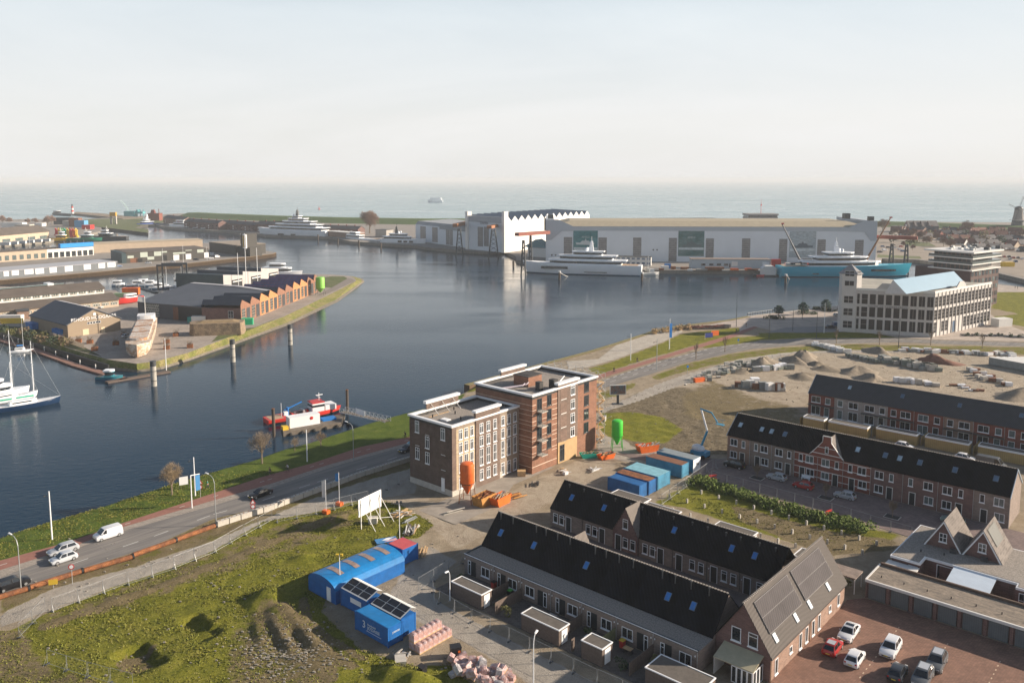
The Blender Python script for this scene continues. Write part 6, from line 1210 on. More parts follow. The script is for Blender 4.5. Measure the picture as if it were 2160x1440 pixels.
# saw tooth workshops along the quay
W4 = Wall((509,682.5),(676,613)); NU = 10; uw = W4.L / NU; zp = W4.xz(512,632)[1]; zv = zp - 3.3
ucol = [br_red,br_red,mat('orange_brick',(.47,.21,.09),.9,.15,.6),MATS['orange_brick'],br_red,br_red,MATS['orange_brick'],MATS['orange_brick'],br_red,br_red]
ord_ = ['first','second','third','fourth','fifth','sixth','seventh','eighth','ninth','tenth']; navy = mat('navy_tiles',(.035,.045,.065),.6,.1,.4); sol_r = mat('checkered_solar_roof',(.04,.06,.13),.3,.3,.5,kind='panel',p=(1.6,1.0,.12),c2=(.14,.06,.10))
for k in range(NU):
    p = W4.A + W4.d * uw * k; t = thing('workshop_unit','%s sharp gabled %s brick workshop counted from the yellow container' % (ord_[k],'orange' if ucol[k] == MATS['orange_brick'] else 'red brown'),'workshop',p,W4.rz,'saw tooth workshops on the peninsula'); Du = 17 if k < 5 else 21
    M().box(0,uw - .02,0,Du,0,zv).prism([(0,zv),(uw - .02,zv),(uw * .98,zv + .3),(uw * .16,zp),(0,zv + 1.2)],0,.35,ax='y').build('wall',ucol[k],t)
    r = M().add([(0,.3,zv + 1.2),(uw * .16,.3,zp),(uw * .16,Du,zp),(0,Du,zv + 1.2),(uw,.3,zv + .05),(uw,Du,zv + .05),(0,.3,zv - 1),(uw,.3,zv - 1),(0,Du,zv - 1),(uw,Du,zv - 1)],[(0,1,2,3),(1,4,5,2),(1,0,6,7,4),(2,5,9,8,3)]); r.build('roof',sol_r if k > 4 else navy,t)
    M().box(uw * .10,uw * .42,-.08,.01,.6,zv - .6).build('window',mat('tall_window',(.05,.055,.06),.2,.3,.5,kind='panel',p=(.9,1.2,.09),c2=(.28,.25,.2)),t); M().box(uw * .55,uw * .90,-.06,.01,.2,zv - .8).build('door',dsteel,t)
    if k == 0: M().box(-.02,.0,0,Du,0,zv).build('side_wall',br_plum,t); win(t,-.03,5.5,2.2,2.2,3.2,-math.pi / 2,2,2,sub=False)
# three grey boat halls
W5 = Wall((472,616),(588,592)); zs_ = [W5.xz(472,581)[1]]; t = W5.thing('boat_hall','three bay grey boat hall with dark openings and blue roof lights','boat hall'); u5 = W5.L / 3; z5 = zs_[0]; pg = mat('pale_grey_cladding',(.40,.38,.37),.7,.06,.3)
for k in range(3):
    M().prism([(u5 * k,0),(u5 * (k + 1),0),(u5 * (k + 1),z5 - 1.6),(u5 * k,z5 + .4)],0,.4,ax='y').build('front_wall',pg,t)
    M().add([(u5 * k,.4,z5 + .4),(u5 * (k + 1),.4,z5 - 1.6),(u5 * (k + 1),30,z5 - 1.6),(u5 * k,30,z5 + .4),(u5 * k,.4,z5 - 1.8),(u5 * k,30,z5 - 1.8)],[(0,1,2,3),(0,3,5,4)]).build('roof',MATS['slate_blue_roof'],t)
    M().add([(u5 * (k + .2),3,z5 + .15),(u5 * (k + .55),3,z5 - .55),(u5 * (k + .55),28,z5 - .55),(u5 * (k + .2),28,z5 + .15)],[(0,1,2,3)]).build('roof_light',mat('sky_blue_glass',(.12,.35,.52),.15,.1),t) if k != 1 else None
    M().box(u5 * (k + .42),u5 * (k + .95),-.1,.01,.1,z5 * .62).build('opening',black,t); M().box(u5 * (k + .45),u5 * (k + .92),-.3,-.12,z5 * .48,z5 * .54).build('door_beam',offwhite,t)
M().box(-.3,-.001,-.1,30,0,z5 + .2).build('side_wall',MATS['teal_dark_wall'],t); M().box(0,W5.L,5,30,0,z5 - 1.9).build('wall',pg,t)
# old white barge laid up on land
A_,B_ = G(311,694),G(291,752); c_ = (A_ + B_) / 2; t = thing('barge','old rusty white cargo barge standing on land with its bow to the river','barge',(c_.x,c_.y,.3),head(A_,B_),None); bl = (B_ - A_).length + 6; bwhite = mat('old_white_hull',(.58,.52,.44),.8,.25,.6,c2=(.36,.22,.13))
k = hull_mesh(bl,8.2,3.9,.12,.9,.12,1,zb=0); k.build('hull',bwhite,t,smooth=50); M().prism(deck_poly(-bl * .32,bl * .36,3.0,.05),3.9,5.0).build('hatch_covers',mat('patchy_covers',(.48,.45,.42),.8,.3,.5,c2=(.40,.22,.12)),t); M().prism(deck_poly(-bl * .46,-bl * .34,3.2,.1),3.9,6.2).build('deck_house',plast,t); M().tube((-bl * .33,0,4),(-bl * .33,0,14),.12,6).build('mast',offwhite,t); M().add([(-bl * .33,0,13.8),(-bl * .33,0,11.6),(-bl * .33 - .3,-2.6,12.2),(-bl * .33 - .5,-2.4,14.2)],[(0,1,2,3)]).build('flag',offwhite,t)
for k in range(9): M().box(bl * (-.28 + k * .07),bl * (-.28 + k * .07) + .15,-3.05,3.05,5.0,5.12).build('hatch_beam',rust if k % 3 == 0 else offwhite,t)
# bunker, planters, skips, silos and the rest of the yard
A_ = G(400,709); t = thing('bunker','weathered brown concrete bunker with rounded ends','bunker',A_,head(A_,G(478,706)),None); M().prism([(0,1),(1.5,-.5),(19,-.5),(20,1),(20,8),(1,8.5),(-1,6)],0,4.6,scale=.97).build('wall',mat('bunker_concrete',(.27,.20,.13),.95,.35,.5,c2=(.17,.13,.09),bump=.5),t); M().prism([(2,1),(18,1),(18,7),(2,7)],4.602,5.2,scale=.7).build('roof_earth',mat('roof_earth',(.25,.18,.10),.95,.3),t)
for i,(x,y) in enumerate(((166,722),(190,724),(200,739),(244.5,727),(262,710),(371,709),(352,724),(352,736),(401,733),(131,719))):
    p = G(x,y); t = thing('planter','rusty square planter %s' % ['nearest the barn door','second from the barn door','nearest the grass left of the barge','left of the barge','far left of the barge by a parked car','in front of the bunker','right of the barge bow, farther one','right of the barge bow, nearer one','by the grass edge before the bunker','behind the palisade fence'][i],'planter',p,.3,'rusty planters on the barge square')
    M().prism([(-1,-1),(1,-1),(1,1),(-1,1)],0,1.3).build('box',rust,t); b = M()
    for _ in range(26): a = ru(0,6.28); b.tube((ru(-.6,.6),ru(-.6,.6),1.3),(math.cos(a) * 1.1,math.sin(a) * 1.1,ru(1.8,2.9)),.03,3)
    b.build('twigs',twig_m,t)
for nm,lb,ct,x,y,w2,d2,h2,c,rz in (('skip','bright green skip at the corner of the first brick workshop','skip',522,684,4.5,3,2.6,mat('bright_green',(.02,.42,.20),.5,.05),.2),('container','yellow open container between the bunker and the brick workshops','container',479,690,8,2.6,2,yellow,.1),('container','white container with a teal side before the dark hall','container',420,681,5.5,2.6,3,offwhite,.2),
        ('container','green container behind the red boat','container',262,627,9,3,2.2,mat('sage_green',(.22,.33,.20),.7,.1),.1),('container','orange container beside the slipway','container',277,621,8,3,3.6,orange,.1),('trailer','white trailer under the stepped shed','trailer',24,676,9,3,2.4,offwhite,.1),('garden_screen','yellow timber screen at the left edge by the shed','fence',25,682,9,.3,2.2,yellow,.1),
        ('skip','small dark green bin on the lawn by the workshops','bin',509,698,1.2,1.2,1.6,green,0),('portable_toilet','teal portable toilet before the dark hall','toilet',401,680,1.6,1.6,2.4,mat('teal_plastic',(.03,.28,.26),.5,.05),0)):
    crate(nm,lb,ct,(x,y),w2,d2,h2,c,rz)
def silo(label,p,h_,r_,m,legs=dsteel,z0=2.6,rz=0.0,nm='silo',n=20):
    t = thing(nm,label,'silo',p,rz); M().lathe([(.16,z0 - 1.3),(r_,z0 + .9),(r_,h_ - .5),(r_ * .93,h_ - .18),(r_ * .7,h_ - .03),(.05,h_)],(0,0,0),n).build('tank',m,t,smooth=35); M().lathe([(r_ + .03,z0 + .82),(r_ + .05,z0 + .98)],(0,0,0),n).build('rim',legs,t)
    for s1 in (-1,1):
        for s2 in (-1,1): M().tube((s1 * r_ * .72,s2 * r_ * .72,z0 + 1.0),(s1 * r_ * .95,s2 * r_ * .95,0),.075,6).build('leg',legs,t)
    b = M(); b.path([(r_ * .9,-r_ * .9,.9),(r_ * .9,r_ * .9,.9),(-r_ * .9,r_ * .9,.9),(-r_ * .9,-r_ * .9,.9),(r_ * .9,-r_ * .9,.9)],.04,5); b.tube((r_ * .9,-r_ * .9,.2),(r_ * .75,r_ * .75,2.4),.035,4).tube((-r_ * .9,-r_ * .9,.2),(-r_ * .75,r_ * .75,2.4),.035,4); b.build('leg_braces',legs,t)
    return t
silo('light green cement silo at the far end of the brick workshops',G(676,622),9.5,2.3,mat('lime_green',(.22,.50,.08),.5,.05))
car('hatch',paint('white',(.72,.73,.75)),'white car parked between the stepped shed and the barn',G(209,650),-.3); car('hatch',paint('silver',(.45,.47,.5)),'pale car parked left of the barge',G(267,711),1.2)
for i,(x,y,k,c) in enumerate(((168,569,'suv','dark'),(200,567,'suv','dark'),(252,563,'hatch','blue'),(313,556,'suv','silver'),(355,549,'estate','dark'),(388,547,'hatch','green'),(365,553,'hatch','silver'),(445,546,'hatch','white'),(458,543,'van','white'),(499,537,'suv','white'),(511,537,'estate','silver'),(448,539,'bigvan','white'),(414,549,'suv','dark'))):
    cc = {'dark': (.03,.035,.05),'blue': (.04,.10,.22),'silver': (.45,.47,.5),'green': (.02,.12,.10),'white': (.72,.73,.75)}[c]
    car(k,paint(c + ('1' if c == 'green' else ''),cc),'%s car on the middle quay %s' % (c,['before the fifth white door','before the sixth white door','at the end of the grey workshops','before the left panels of the warehouse','before the middle warehouse doors','between two white warehouse doors','nearest the water edge','at the warehouse corner','beside the warehouse corner','left of the tower building door','right beside the tower building','tallest, behind the warehouse corner','before the right warehouse panels'][i]),G(x,y),.35 + (i % 3) * .3,group='cars parked on the middle quay')
# jetties and small craft
def jetty(label,pts,wd,m,z=.5,piles=True,nm='jetty'):
    t = thing(nm,label,'jetty',G(*pts[0],WZ),0); o = t.location; P_ = [G(p[0],p[1],WZ) - o for p in pts]
    for a,c in zip(P_,P_[1:]):
        d = (c - a).normalized(); n = Vector((-d.y,d.x,0)) * wd / 2; M().prism([tuple(a - n)[:2],tuple(c - n)[:2],tuple(c + n)[:2],tuple(a + n)[:2]],z - .45,z).build('deck',m,t)
        for k in range(max(1,int((c - a).length / 9))) if piles else []:
            q = a.lerp(c,k / max(1,int((c - a).length / 9))) + n * 1.1; M().tube((q.x,q.y,-.6),(q.x,q.y,1.9),.16,8).build('pile',offwhite,t)
    return t
red_deck = mat('reddish_deck',(.30,.17,.13),.9,.15,.6,kind='planks',p=1.5,c2=(.22,.12,.09))
jetty('long jetty with a reddish deck running along the scrubby bank',[(-60,697),(0,718),(62,735),(160,772),(263,802)],2.6,red_deck); jetty('cross jetty of pale planks with a tall white pole at its end',[(225,808),(357,785)],2.4,gwood,piles=False)
o_ = M(); A_,B_ = G(0,712,WZ),G(228,782,WZ); d = (B_ - A_).normalized(); n = Vector((-d.y,d.x,0)); o_.prism([tuple(A_)[:2],tuple(B_)[:2],tuple(B_ + n * .5)[:2],tuple(A_ + n * .5)[:2]],WZ,WZ + 2.0); tag(o_.build('timber_revetment',black),'black timber revetment wall behind the long jetty','wall')
pole('dock_pole','tall white pole at the end of the cross jetty','pole',G(351,783,WZ),11,.12)
def sailboat(label,p,rz,L_,masts,hm_,cover=None,cab=True,grp='sailing boats',mh=12):
    t = thing('sailing_boat',label,'sailing boat',(p[0],p[1],WZ),rz,grp); B_ = L_ * .23; hull_mesh(L_,B_,L_ * .08,.45,.6,.35,.6,zb=-.3).build('hull',hm_,t,smooth=45); D_ = L_ * .08
    k = hull_mesh(L_ * .98,B_ * .98,D_,.45,.6,.35,.6); M().loft([[(q[2][0],q[2][1],q[2][2] + .03),(q[3][0],q[3][1],q[3][2] + .03),(q[3][0],q[3][1],q[3][2] - .1),(q[2][0],q[2][1],q[2][2] - .1)] for q in [k.v[i:i + 6] for i in range(0,len(k.v),6)]]).build('deck',plast,t)
    if cab: M().prism(deck_poly(-L_ * .28,L_ * .14,B_ * .30,.2),D_ + .05,D_ + 1.0,scale=.94).build('cabin',y_white,t); M().prism(deck_poly(-L_ * .25,L_ * .10,B_ * .305,.2),D_ + .45,D_ + .78).build('cabin_windows',y_glass,t)
    rg = M()
    for mx_,h_ in masts:
        M().tube((mx_,0,D_),(mx_,0,D_ + h_),.11 * L_ / 14,8,.06 * L_ / 14).box(mx_ - .04,mx_ + .04,-B_ * .3,B_ * .3,D_ + h_ * .62,D_ + h_ * .63).build('mast',y_white,t)
        M().tube((mx_,0,D_ + 1.5),(mx_ - L_ * .28,0,D_ + 1.6),.08,6).build('boom',y_white,t)
        if cover: M().tube((mx_ - .1,0,D_ + 1.75),(mx_ - L_ * .26,0,D_ + 1.8),.24,8).build('sail_cover',cover,t)
        for e in ((L_ * .5,0,D_ * 1.3),(-L_ * .48,0,D_),(mx_,B_ * .48,D_),(mx_,-B_ * .48,D_)): rg.tube((mx_,0,D_ + h_ * .97),e,.012 * L_ / 12,3)
    for k in range(9): x = -L_ * .45 + L_ * .1 * k; [rg.tube((x,s_ * B_ * .44 * min(1,1.3 - max(0,k - 4) * .22),D_),(x,s_ * B_ * .44 * min(1,1.3 - max(0,k - 4) * .22),D_ + .8),.02,3) for s_ in (-1,1)]
    rg.build('rigging',steel,t); return t
c,r_,l = between((0,872),(118,852)); sailboat('dark blue two masted ketch with a white cabin and green sail cover',c + Vector((-1,1.5,0)),r_,l + 3,[(l * .12,17),(-l * .27,12)],mat('navy_hull',(.008,.03,.08),.3,.05),mat('green_cover',(.02,.35,.22),.7,.1))

yacht('motor_boat','white cabin cruiser moored behind the blue ketch',G(2,838,WZ),r_,15,4.6,1.9,y_white,[(-5,3,1.7,1.6,.3),(-3.5,1,1.4,1.3,.2)],mast=False,group='boats moored at the left edge',cat='boat')
sailboat('white sailing boat with a tall mast beside the cabin cruiser',G(20,845,WZ),r_ + .1,15,[(1,19)],y_white); sailboat('small white sailing boat under a bright blue cover at the long jetty',G(46,742,WZ),.5,8,[(.6,13)],y_white,mat('blue_tarp',(.02,.20,.55),.7,.05))
t = yacht('motor_boat','small teal and white motor boat at the corner of the jetties',G(232,800,WZ),.1,8,3.2,1.1,mat('teal_hull',(.03,.20,.25),.3,.05),[(-1.5,1.5,1.1,1.7,.1)],mast=False,group='boats moored at the left edge',cat='boat')
c,r_,l = between((243,655),(302,645)); t = thing('lifeboat','bright red boat hull on land beside the dark angular hall','boat',(c.x,c.y,.4),r_ + math.pi,None); hull_mesh(15,4.4,2.4,.4,.8,.3,.6,zb=0).build('hull',red,t,smooth=40); M().prism(deck_poly(-4,3,1.4,.3),2.4,4.2,scale=.9).build('cabin',plast,t); M().prism(deck_poly(-3.8,2.8,1.38,.3),2.9,3.6).build('cabin_windows',y_glass,t)
for i,(x,y,L_) in enumerate(((292,603,13),(305,600,15),(318,603,12),(336,609,11),(350,607,12),(382,612,12),(398,606,10),(250,603,7))):
    (sailboat if i in (4,5) else yacht)(*(('sailing boat with a bare mast in the marina, %s' % ('left of the lifting frame' if i == 4 else 'right of the lifting frame'),G(x,y,WZ),.3,L_,[(.5,14)],y_white) if i in (4,5) else ('motor_boat','white cabin boat in the small marina, %s' % ['leftmost of the cluster','largest of the cluster','third in the cluster','beneath the lifting frame','','','beside the grey boat hall','alone on the far pontoon'][i],G(x,y,WZ),.3,L_,3.8,1.5,y_white,[(-3,2,1.3,1.5,.2)])),**({} if i in (4,5) else dict(mast=False,group='cabin boats in the small marina',cat='boat')))
jetty('dark marina pontoon between the cabin boats',[(247,605),(275,602),(330,618)],2,dsteel); jetty('far marina pontoon by the grey boat hall',[(370,592),(412,586)],2,gwood)
t = thing('boat_lift','dark steel boat lifting frame with two portal arches','boat lift',G(334,612),.12)
for y in (0,9):
    for x in (0,13): M().box(x - .35,x + .35,y - .35,y + .35,0,13).build('leg',dsteel,t)
    M().box(-.35,13.35,y - .4,y + .4,13.01,14).build('portal_beam',dsteel,t)
for x in (0,13): M().box(x - .3,x + .3,.4,8.6,6,6.8).build('side_beam',dsteel,t)
for i,(x,y,h_) in enumerate(((504,622,22),(520,612,31),(544,605,22),(437,548,10),(344,560,12),(64,533,16),(387,556,13))): pole('flag_mast','tall white mast %s' % ['left of the three by the boat halls','tallest, in the middle by the boat halls','right of the three by the boat halls','at the edge of the middle quay before the warehouse','on the middle quay before the warehouse panels','behind the blue topped building','near the marina sailing boats'][i],'mast',G(x,y),h_,.16 if i < 3 else .1,group='white masts on the quays')
t = yacht('motor_boat','large white motor boat berthed behind the grey boat halls',G(590,588,WZ),-.1,30,7,4.5,y_white,[(-10,8,3,2.6,.8),(-6,4,2.4,2.2,.4)],mast=False,group=None,cat='boat')
for i in range(9): leafy('shrub','dark leafless shrub %s on the bank behind the long jetty' % ord_[i],G(8 + i * 17,699 + i * 3.6 + (i % 2) * 5),2.6,3.0,[leaf_d,leaf_o,leaf_b][i % 3],60 + i,'scrub along the bank by the long jetty',n=160,leaf=.35)
t = thing('palisade_fence','pale timber palisade fence beside the barn','fence',G(105,709),head(G(105,709),G(179,736))); l = (G(179,736) - G(105,709)).length; b = M(); b.box(0,l,0,.05,.5,.6).box(0,l,0,.05,1.4,1.5)
for k in range(int(l / .45)): b.box(k * .45,k * .45 + .25,-.04,0,0,1.8)
b.build('pales',sandw,t)
# harbour mouth: lighthouse, teal crane, red lock house, buoys, houses before the dike
p = G(153,452); t = thing('lighthouse','small white and red lighthouse at the end of the breakwater','lighthouse',(p.x,p.y,1));
for k in range(4): M().lathe([(2.6 - .3 * k,k * 3.2),(2.35 - .3 * k,k * 3.2 + 3.2)],(0,0,0),12).build('tower',offwhite if k % 2 == 0 else red,t)
M().lathe([(1.9,12.8),(1.9,13.1),(1.0,13.2),(1.0,15.2),(1.5,15.3),(.1,16.8)],(0,0,0),12).build('lantern',dsteel,t)
teal = mat('teal_structure',(.10,.33,.36),.6,.15,.2)
t = thing('harbour_crane','teal jack up platform with a curved lattice jib by the harbour mouth','crane',G(282,457)); M().box(-13,4,-6,6,0,9).build('cabin',teal,t); M().box(4.01,17,-5,5,5,8).box(6,9,-4,4,8,11).build('platform',teal,t)
for s_ in (-1,1): M().path([(-8,s_ * 1.5,9),(-12,s_ * 1.2,17),(-17,s_ * .9,23),(-21,s_ * .3,26)],.5,5).build('jib',mat('jib_pale',(.40,.52,.52),.6,.1),t)
for x in (6,11,16): M().tube((x,0,-2),(x,0,12),.7,6).build('leg',teal,t)
t,w_,z = lowbox('harbour_house','red brick pilot house with a turret at the harbour mouth','house',(312,466),(336,466),450,12,br_rust,mat('dark_red_roof',(.20,.06,.05),.8,.1)); M().prism([(3,2),(9,2),(9,8),(3,8)],z,z + 5,scale=.6).build('turret',MATS['dark_red_roof'],t); M().tube((w_.L - 2,5,z),(w_.L - 2,5,z + 6),.6,8).build('chimney',br_rust,t)
t = thing('lock_gate_tower','orange yellow lock gate frame on grey legs','lock gate',G(240,473)); M().box(-4,4,-2,2,11,16).build('head_frame',mat('ochre_paint',(.55,.30,.04),.6,.1),t); [M().box(x,x + 1.6,-1.5,1.5,0,11).build('leg',conc,t) for x in (-4,2.4)]
bc = [red,yellow,green,mat('bright_green',(.02,.42,.20)),yellow,red,cols['orange'],yellow]
for k in range(16):
    p = G(118 + (k % 8) * 6 + (k // 8) * 3,497 + (k // 8) * 3.5); t = thing('stored_buoy','%s navigation buoy in the stack on the upper left quay' % ['red','yellow','green','bright green','golden','red','orange','yellow'][k % 8],'buoy',p,k,'navigation buoys stored on the quay'); M().lathe([(1.6,0),(1.6,1.6),(.8,2.2),(.6,6.5),(1.0,6.6),(.7,8),(.05,8.2)],(0,0,0),8).build('float',bc[k % 8],t)
def brick_terrace(label,a,b_,top,depth,m,roof,n,group='terraces before the sea dike',rh=3.2,nm='terrace',chim=True):
    w_ = Wall(a,b_); t = w_.thing(nm,label,'house',group); z = w_.xz(a[0],top)[1]; ze = z - rh; M().box(0,w_.L,0,depth,0,ze).prism([(0,ze),(depth,ze),(depth / 2,z - .15)],0,.3,ax='x').prism([(0,ze),(depth,ze),(depth / 2,z - .15)],w_.L - .3,w_.L,ax='x').build('wall',m,t)
    r = roof_slab(-.3,w_.L + .3,-.4,ze - .1,depth / 2,z,.25); roof_slab(-.3,w_.L + .3,depth + .4,ze - .1,depth / 2,z - .01,.25,b=r); r.build('roof',roof,t)
    for k in range(n):
        x = w_.L * (k + .5) / n
        for q in ([.9,3.7] if ze > 5 else [.9]): M().box(x - 1.1,x + 1.1,-.08,.01,q,q + 1.5).build('window',offwhite if k % 3 == 0 else g_dark,t)
        if chim and k % 2: M().box(x - .5,x + .5,depth / 2 - .4,depth / 2 + .4,z - .6,z + 1.0).build('chimney',br_rust,t)
    return t
slate = mat('town_slate',(.085,.08,.085),.8,.2,.3); ter = mat('terracotta_roof',(.17,.08,.058),.85,.2,.3)
brick_terrace('short brick terrace with a pale gable nearest the harbour mouth',(345,471),(388,477),453.5,12,br_pink,slate,5); brick_terrace('second long brick terrace before the sea dike, behind small boats',(389,480),(461,485),461,12,br_plum,slate,9)
brick_terrace('third long brick terrace before the sea dike',(463,483),(540,489),464,12,br_plum,slate,9); brick_terrace('fourth brick terrace partly behind the large white yacht',(541,489),(610,492),466,12,br_plum,slate,8); brick_terrace('brick terrace right of the large white yacht',(660,493),(755,497),474,12,br_plum,slate,11)
lowbox('quay_shed','flat orange brick shed on the quay behind the old white motor vessel','shed',(690,498),(748,503),487,12,br_pink,offwhite); lowbox('quay_shed','grey box shed right of the bare tree','shed',(792,500),(815,501),484,12,conc,dsteel)
bare_tree('bare_tree','large bare brown tree on the dike beside the quay shed',G(780,492),26,1.0,5,tw=mat('far_twigs',(.25,.165,.13),.9,.15,.5),lv=6,rmin=.09,trunk=.22)
for i,(x,y,h_) in enumerate(((101,476,14),(110,475,14),(60,474,9),(75,473,9),(6,474,13),(20,474,10),(1930 - 80,503,0))):
    if h_: bare_tree('bare_tree','distant bare tree at the upper left, %s' % ['left one of the pair by the quay road','right one of the pair by the quay road','low one left of the pair','lowest one behind the long shed','tall one at the picture edge','second from the picture edge'][i],G(x,y),h_,1.1,30 + i,'bare trees at the upper left',tw=MATS['far_twigs'],lv=5,rmin=.1)
for i,(x,y,w2,h2,c) in enumerate(((30,481,26,7,'white'),(52,482,18,5,'pale'),(135,473,22,9,'dark'),(160,478,12,11,'brown'),(172,480,12,9,'blue'),(186,483,10,5,'red'),(85,477,10,4,'white'),(148,477,14,7,'pale'))):
    crate('quay_building','small distant %s quay building %s' % (c,['with a flat roof at the far left','second from the left','with a dark roof behind the buoys','tall, behind the buoys','beside the tall brown one','lowest, by the lock','low, left of the buoys','between the dark and brown ones'][i]),'building',(x,y),w2,10,h2,{**cols,'blue': mat('sky_blue_wall',(.10,.30,.50),.6,.1)}[c],group='small buildings at the upper left')
# ------------------------------------------------------------------ old white factory by the plaza
fw = mat('old_white_plaster',(.55,.52,.49),.8,.07,.5,c2=(.50,.48,.46)); fg = mat('factory_glass',(.022,.022,.026),.2,.5,.35,spec=.4)
W6 = Wall((1778,699),(1966,711)); W7 = Wall((1966,711),(2086,683)); zt = W6.xz(1966,614)[1]
t = thing('factory_building','large white former factory with a corner tower and a pale blue glass roof','factory',W6.A,W6.rz); n6 = Vector((-W6.d.y,W6.d.x,0)); inv = lambda p: ((p - W6.A).dot(W6.d),(p - W6.A).dot(n6))
b1 = inv(W6.B); c1 = inv(W7.B); d1 = (c1[0] - W6.L * .93,c1[1] + 6); M().prism([(0,0),b1,c1,(0 + 2,c1[1] - 2)],0,zt - .5).build('wall',fw,t)
M().prism([(.6,.6),(b1[0] - .8,.6),(c1[0] - .9,c1[1] - 1),(3,c1[1] - 3)],zt - .498,zt - .4).build('flat_roof',mat('patchy_roof',(.35,.33,.28),.9,.3,.2),t)
M().box(-.05,W6.L,-.15,.3,zt - .9,zt).build('parapet',offwhite,t)
def frow(w_,pr,rz,z0s,hs,n,wd=2.0,skip=None,pair=False):
    for zi,(z,hh) in enumerate(zip(z0s,hs)):
        for k in range(n):
            x = w_.L * (k + pr) / n
            if skip and skip(k,zi): continue
            q = Vector((x,0,0)) if rz is None else None
            if rz is None: win(t,x,-.002,z,wd,hh,0,2 if k in (1,8,9,10) else 1,2 if k < 3 else 1,fw,fg,.08,sub=False)
            else: p_ = inv(w_.A + w_.d * x); win(t,p_[0],p_[1],z,wd,hh,rz,1,3,fw,fg,.07,sub=False)
zz = [1.4,6.4,11.4]; hh = [4.2,4.0,4.1]
frow(W6,.16,None,zz,hh,11,W6.L / 11 * .82); frow(W7,.14,W7.rz - W6.rz,zz,hh,16,W7.L / 16 * .76,lambda k,z: z == 0 and k in (1,4,5,6,7))
p_ = inv(W7.A + W7.d * W7.L * .30); win(t,p_[0],p_[1],.1,4.5,4.6,W7.rz - W6.rz,3,1,dsteel,g_blue,.15,name='entrance',sub=False)
for k in range(12): x = W6.L * k / 11; M().box(x - .22,x + .22,-.28,-.002,0,zt - 1).build('pilaster',fw,t)
b = M()
for k in range(17): p_ = inv(W7.A + W7.d * W7.L * k / 16); q_ = M().box(-.13,.13,-.25,-.002,0,zt - .6).xf((p_[0],p_[1],0),W7.rz - W6.rz); q_.build('pilaster',fw,t)
M().box(0,W7.L,-.16,.3,zt - .9,zt).xf((b1[0],b1[1],0),W7.rz - W6.rz).build('parapet',offwhite,t)
M().prism([(W6.L * .36,zt),(W6.L * .62,zt),(W6.L * .56,zt + 2.2),(W6.L * .42,zt + 2.2)],-.1,.3,ax='y').build('raised_gable',fw,t); M().prism([(W7.L * .36,zt),(W7.L * .53,zt),(W7.L * .48,zt + 2.2),(W7.L * .41,zt + 2.2)],-.1,.3,ax='y').xf((b1[0],b1[1],0),W7.rz - W6.rz).build('raised_gable',fw,t)
ra,rb = inv(G(1890,600,zt)),inv(G(2000,575,zt));
g1,g2,g3 = inv(G(1866,619,zt)),inv(G(1884,590,zt + 5)),inv(G(1912,620,zt)); f2 = inv(G(2012,572,zt + 5)); dv = (f2[0] - g2[0],f2[1] - g2[1]); b = M(); P3 = lambda q,z: (q[0],q[1],z)
b.add([P3(g3,zt),P3((g3[0] + dv[0],g3[1] + dv[1]),zt),P3(f2,zt + 5),P3(g2,zt + 5),P3(g1,zt),P3((g1[0] + dv[0],g1[1] + dv[1]),zt)],[(0,1,2,3),(3,2,5,4)]); b.build('glass_roof',mat('pale_blue_glass_roof',(.20,.33,.43),.35,.06,.3,kind='ribs',p=.5,c2=(.14,.25,.35),spec=.4),t); M().add([P3(g1,zt),P3(g3,zt),P3(g2,zt + 4.95)],[(0,1,2)]).build('roof_gable',fw,t)
for k in range(5): M().box(W6.L * .66 + k * 4.2,W6.L * .66 + k * 4.2 + 2.4,4 + k * 5,6 + k * 5,zt - .39,zt + 1.1).build('roof_unit',[steel,offwhite][k % 2],t)
zw = W6.xz(1800,578)[1]; M().prism([(-1.2,-.6),(4.2,-.6),(6.0,1.8),(4.5,5),(0,5.4),(-2.2,2)],0,zw).build('tower',fw,t); M().prism([(-1.6,-1.0),(4.5,-1.0),(6.6,1.8),(4.9,5.4),(-.2,5.8),(-2.8,2)],zw + .002,zw + 3.6,scale=.06).build('tower_roof',mat('tower_slate',(.22,.22,.23),.7,.1),t)
for z in (1.6,6.6,11.5,zt + .6,zt + 4.4): win(t,-.3,-.602,z,3.6,3.0 if z < zt else 2.2,0,2,2 if z < zt else 1,fw,fg,.16,sub=False)
for z in (zt + .6,zt + 4.4): win(t,4.5,-.1,z,1.6,2.2,R(53),2,1,fw,fg,.14,sub=False)
text('lettering','HOTEL DE TIMMERFABRIEK',1.15,mat('grey_letters',(.16,.16,.17),.6,.05),t,(W6.L * .50,-.32,10.35),(R(90),0,0));
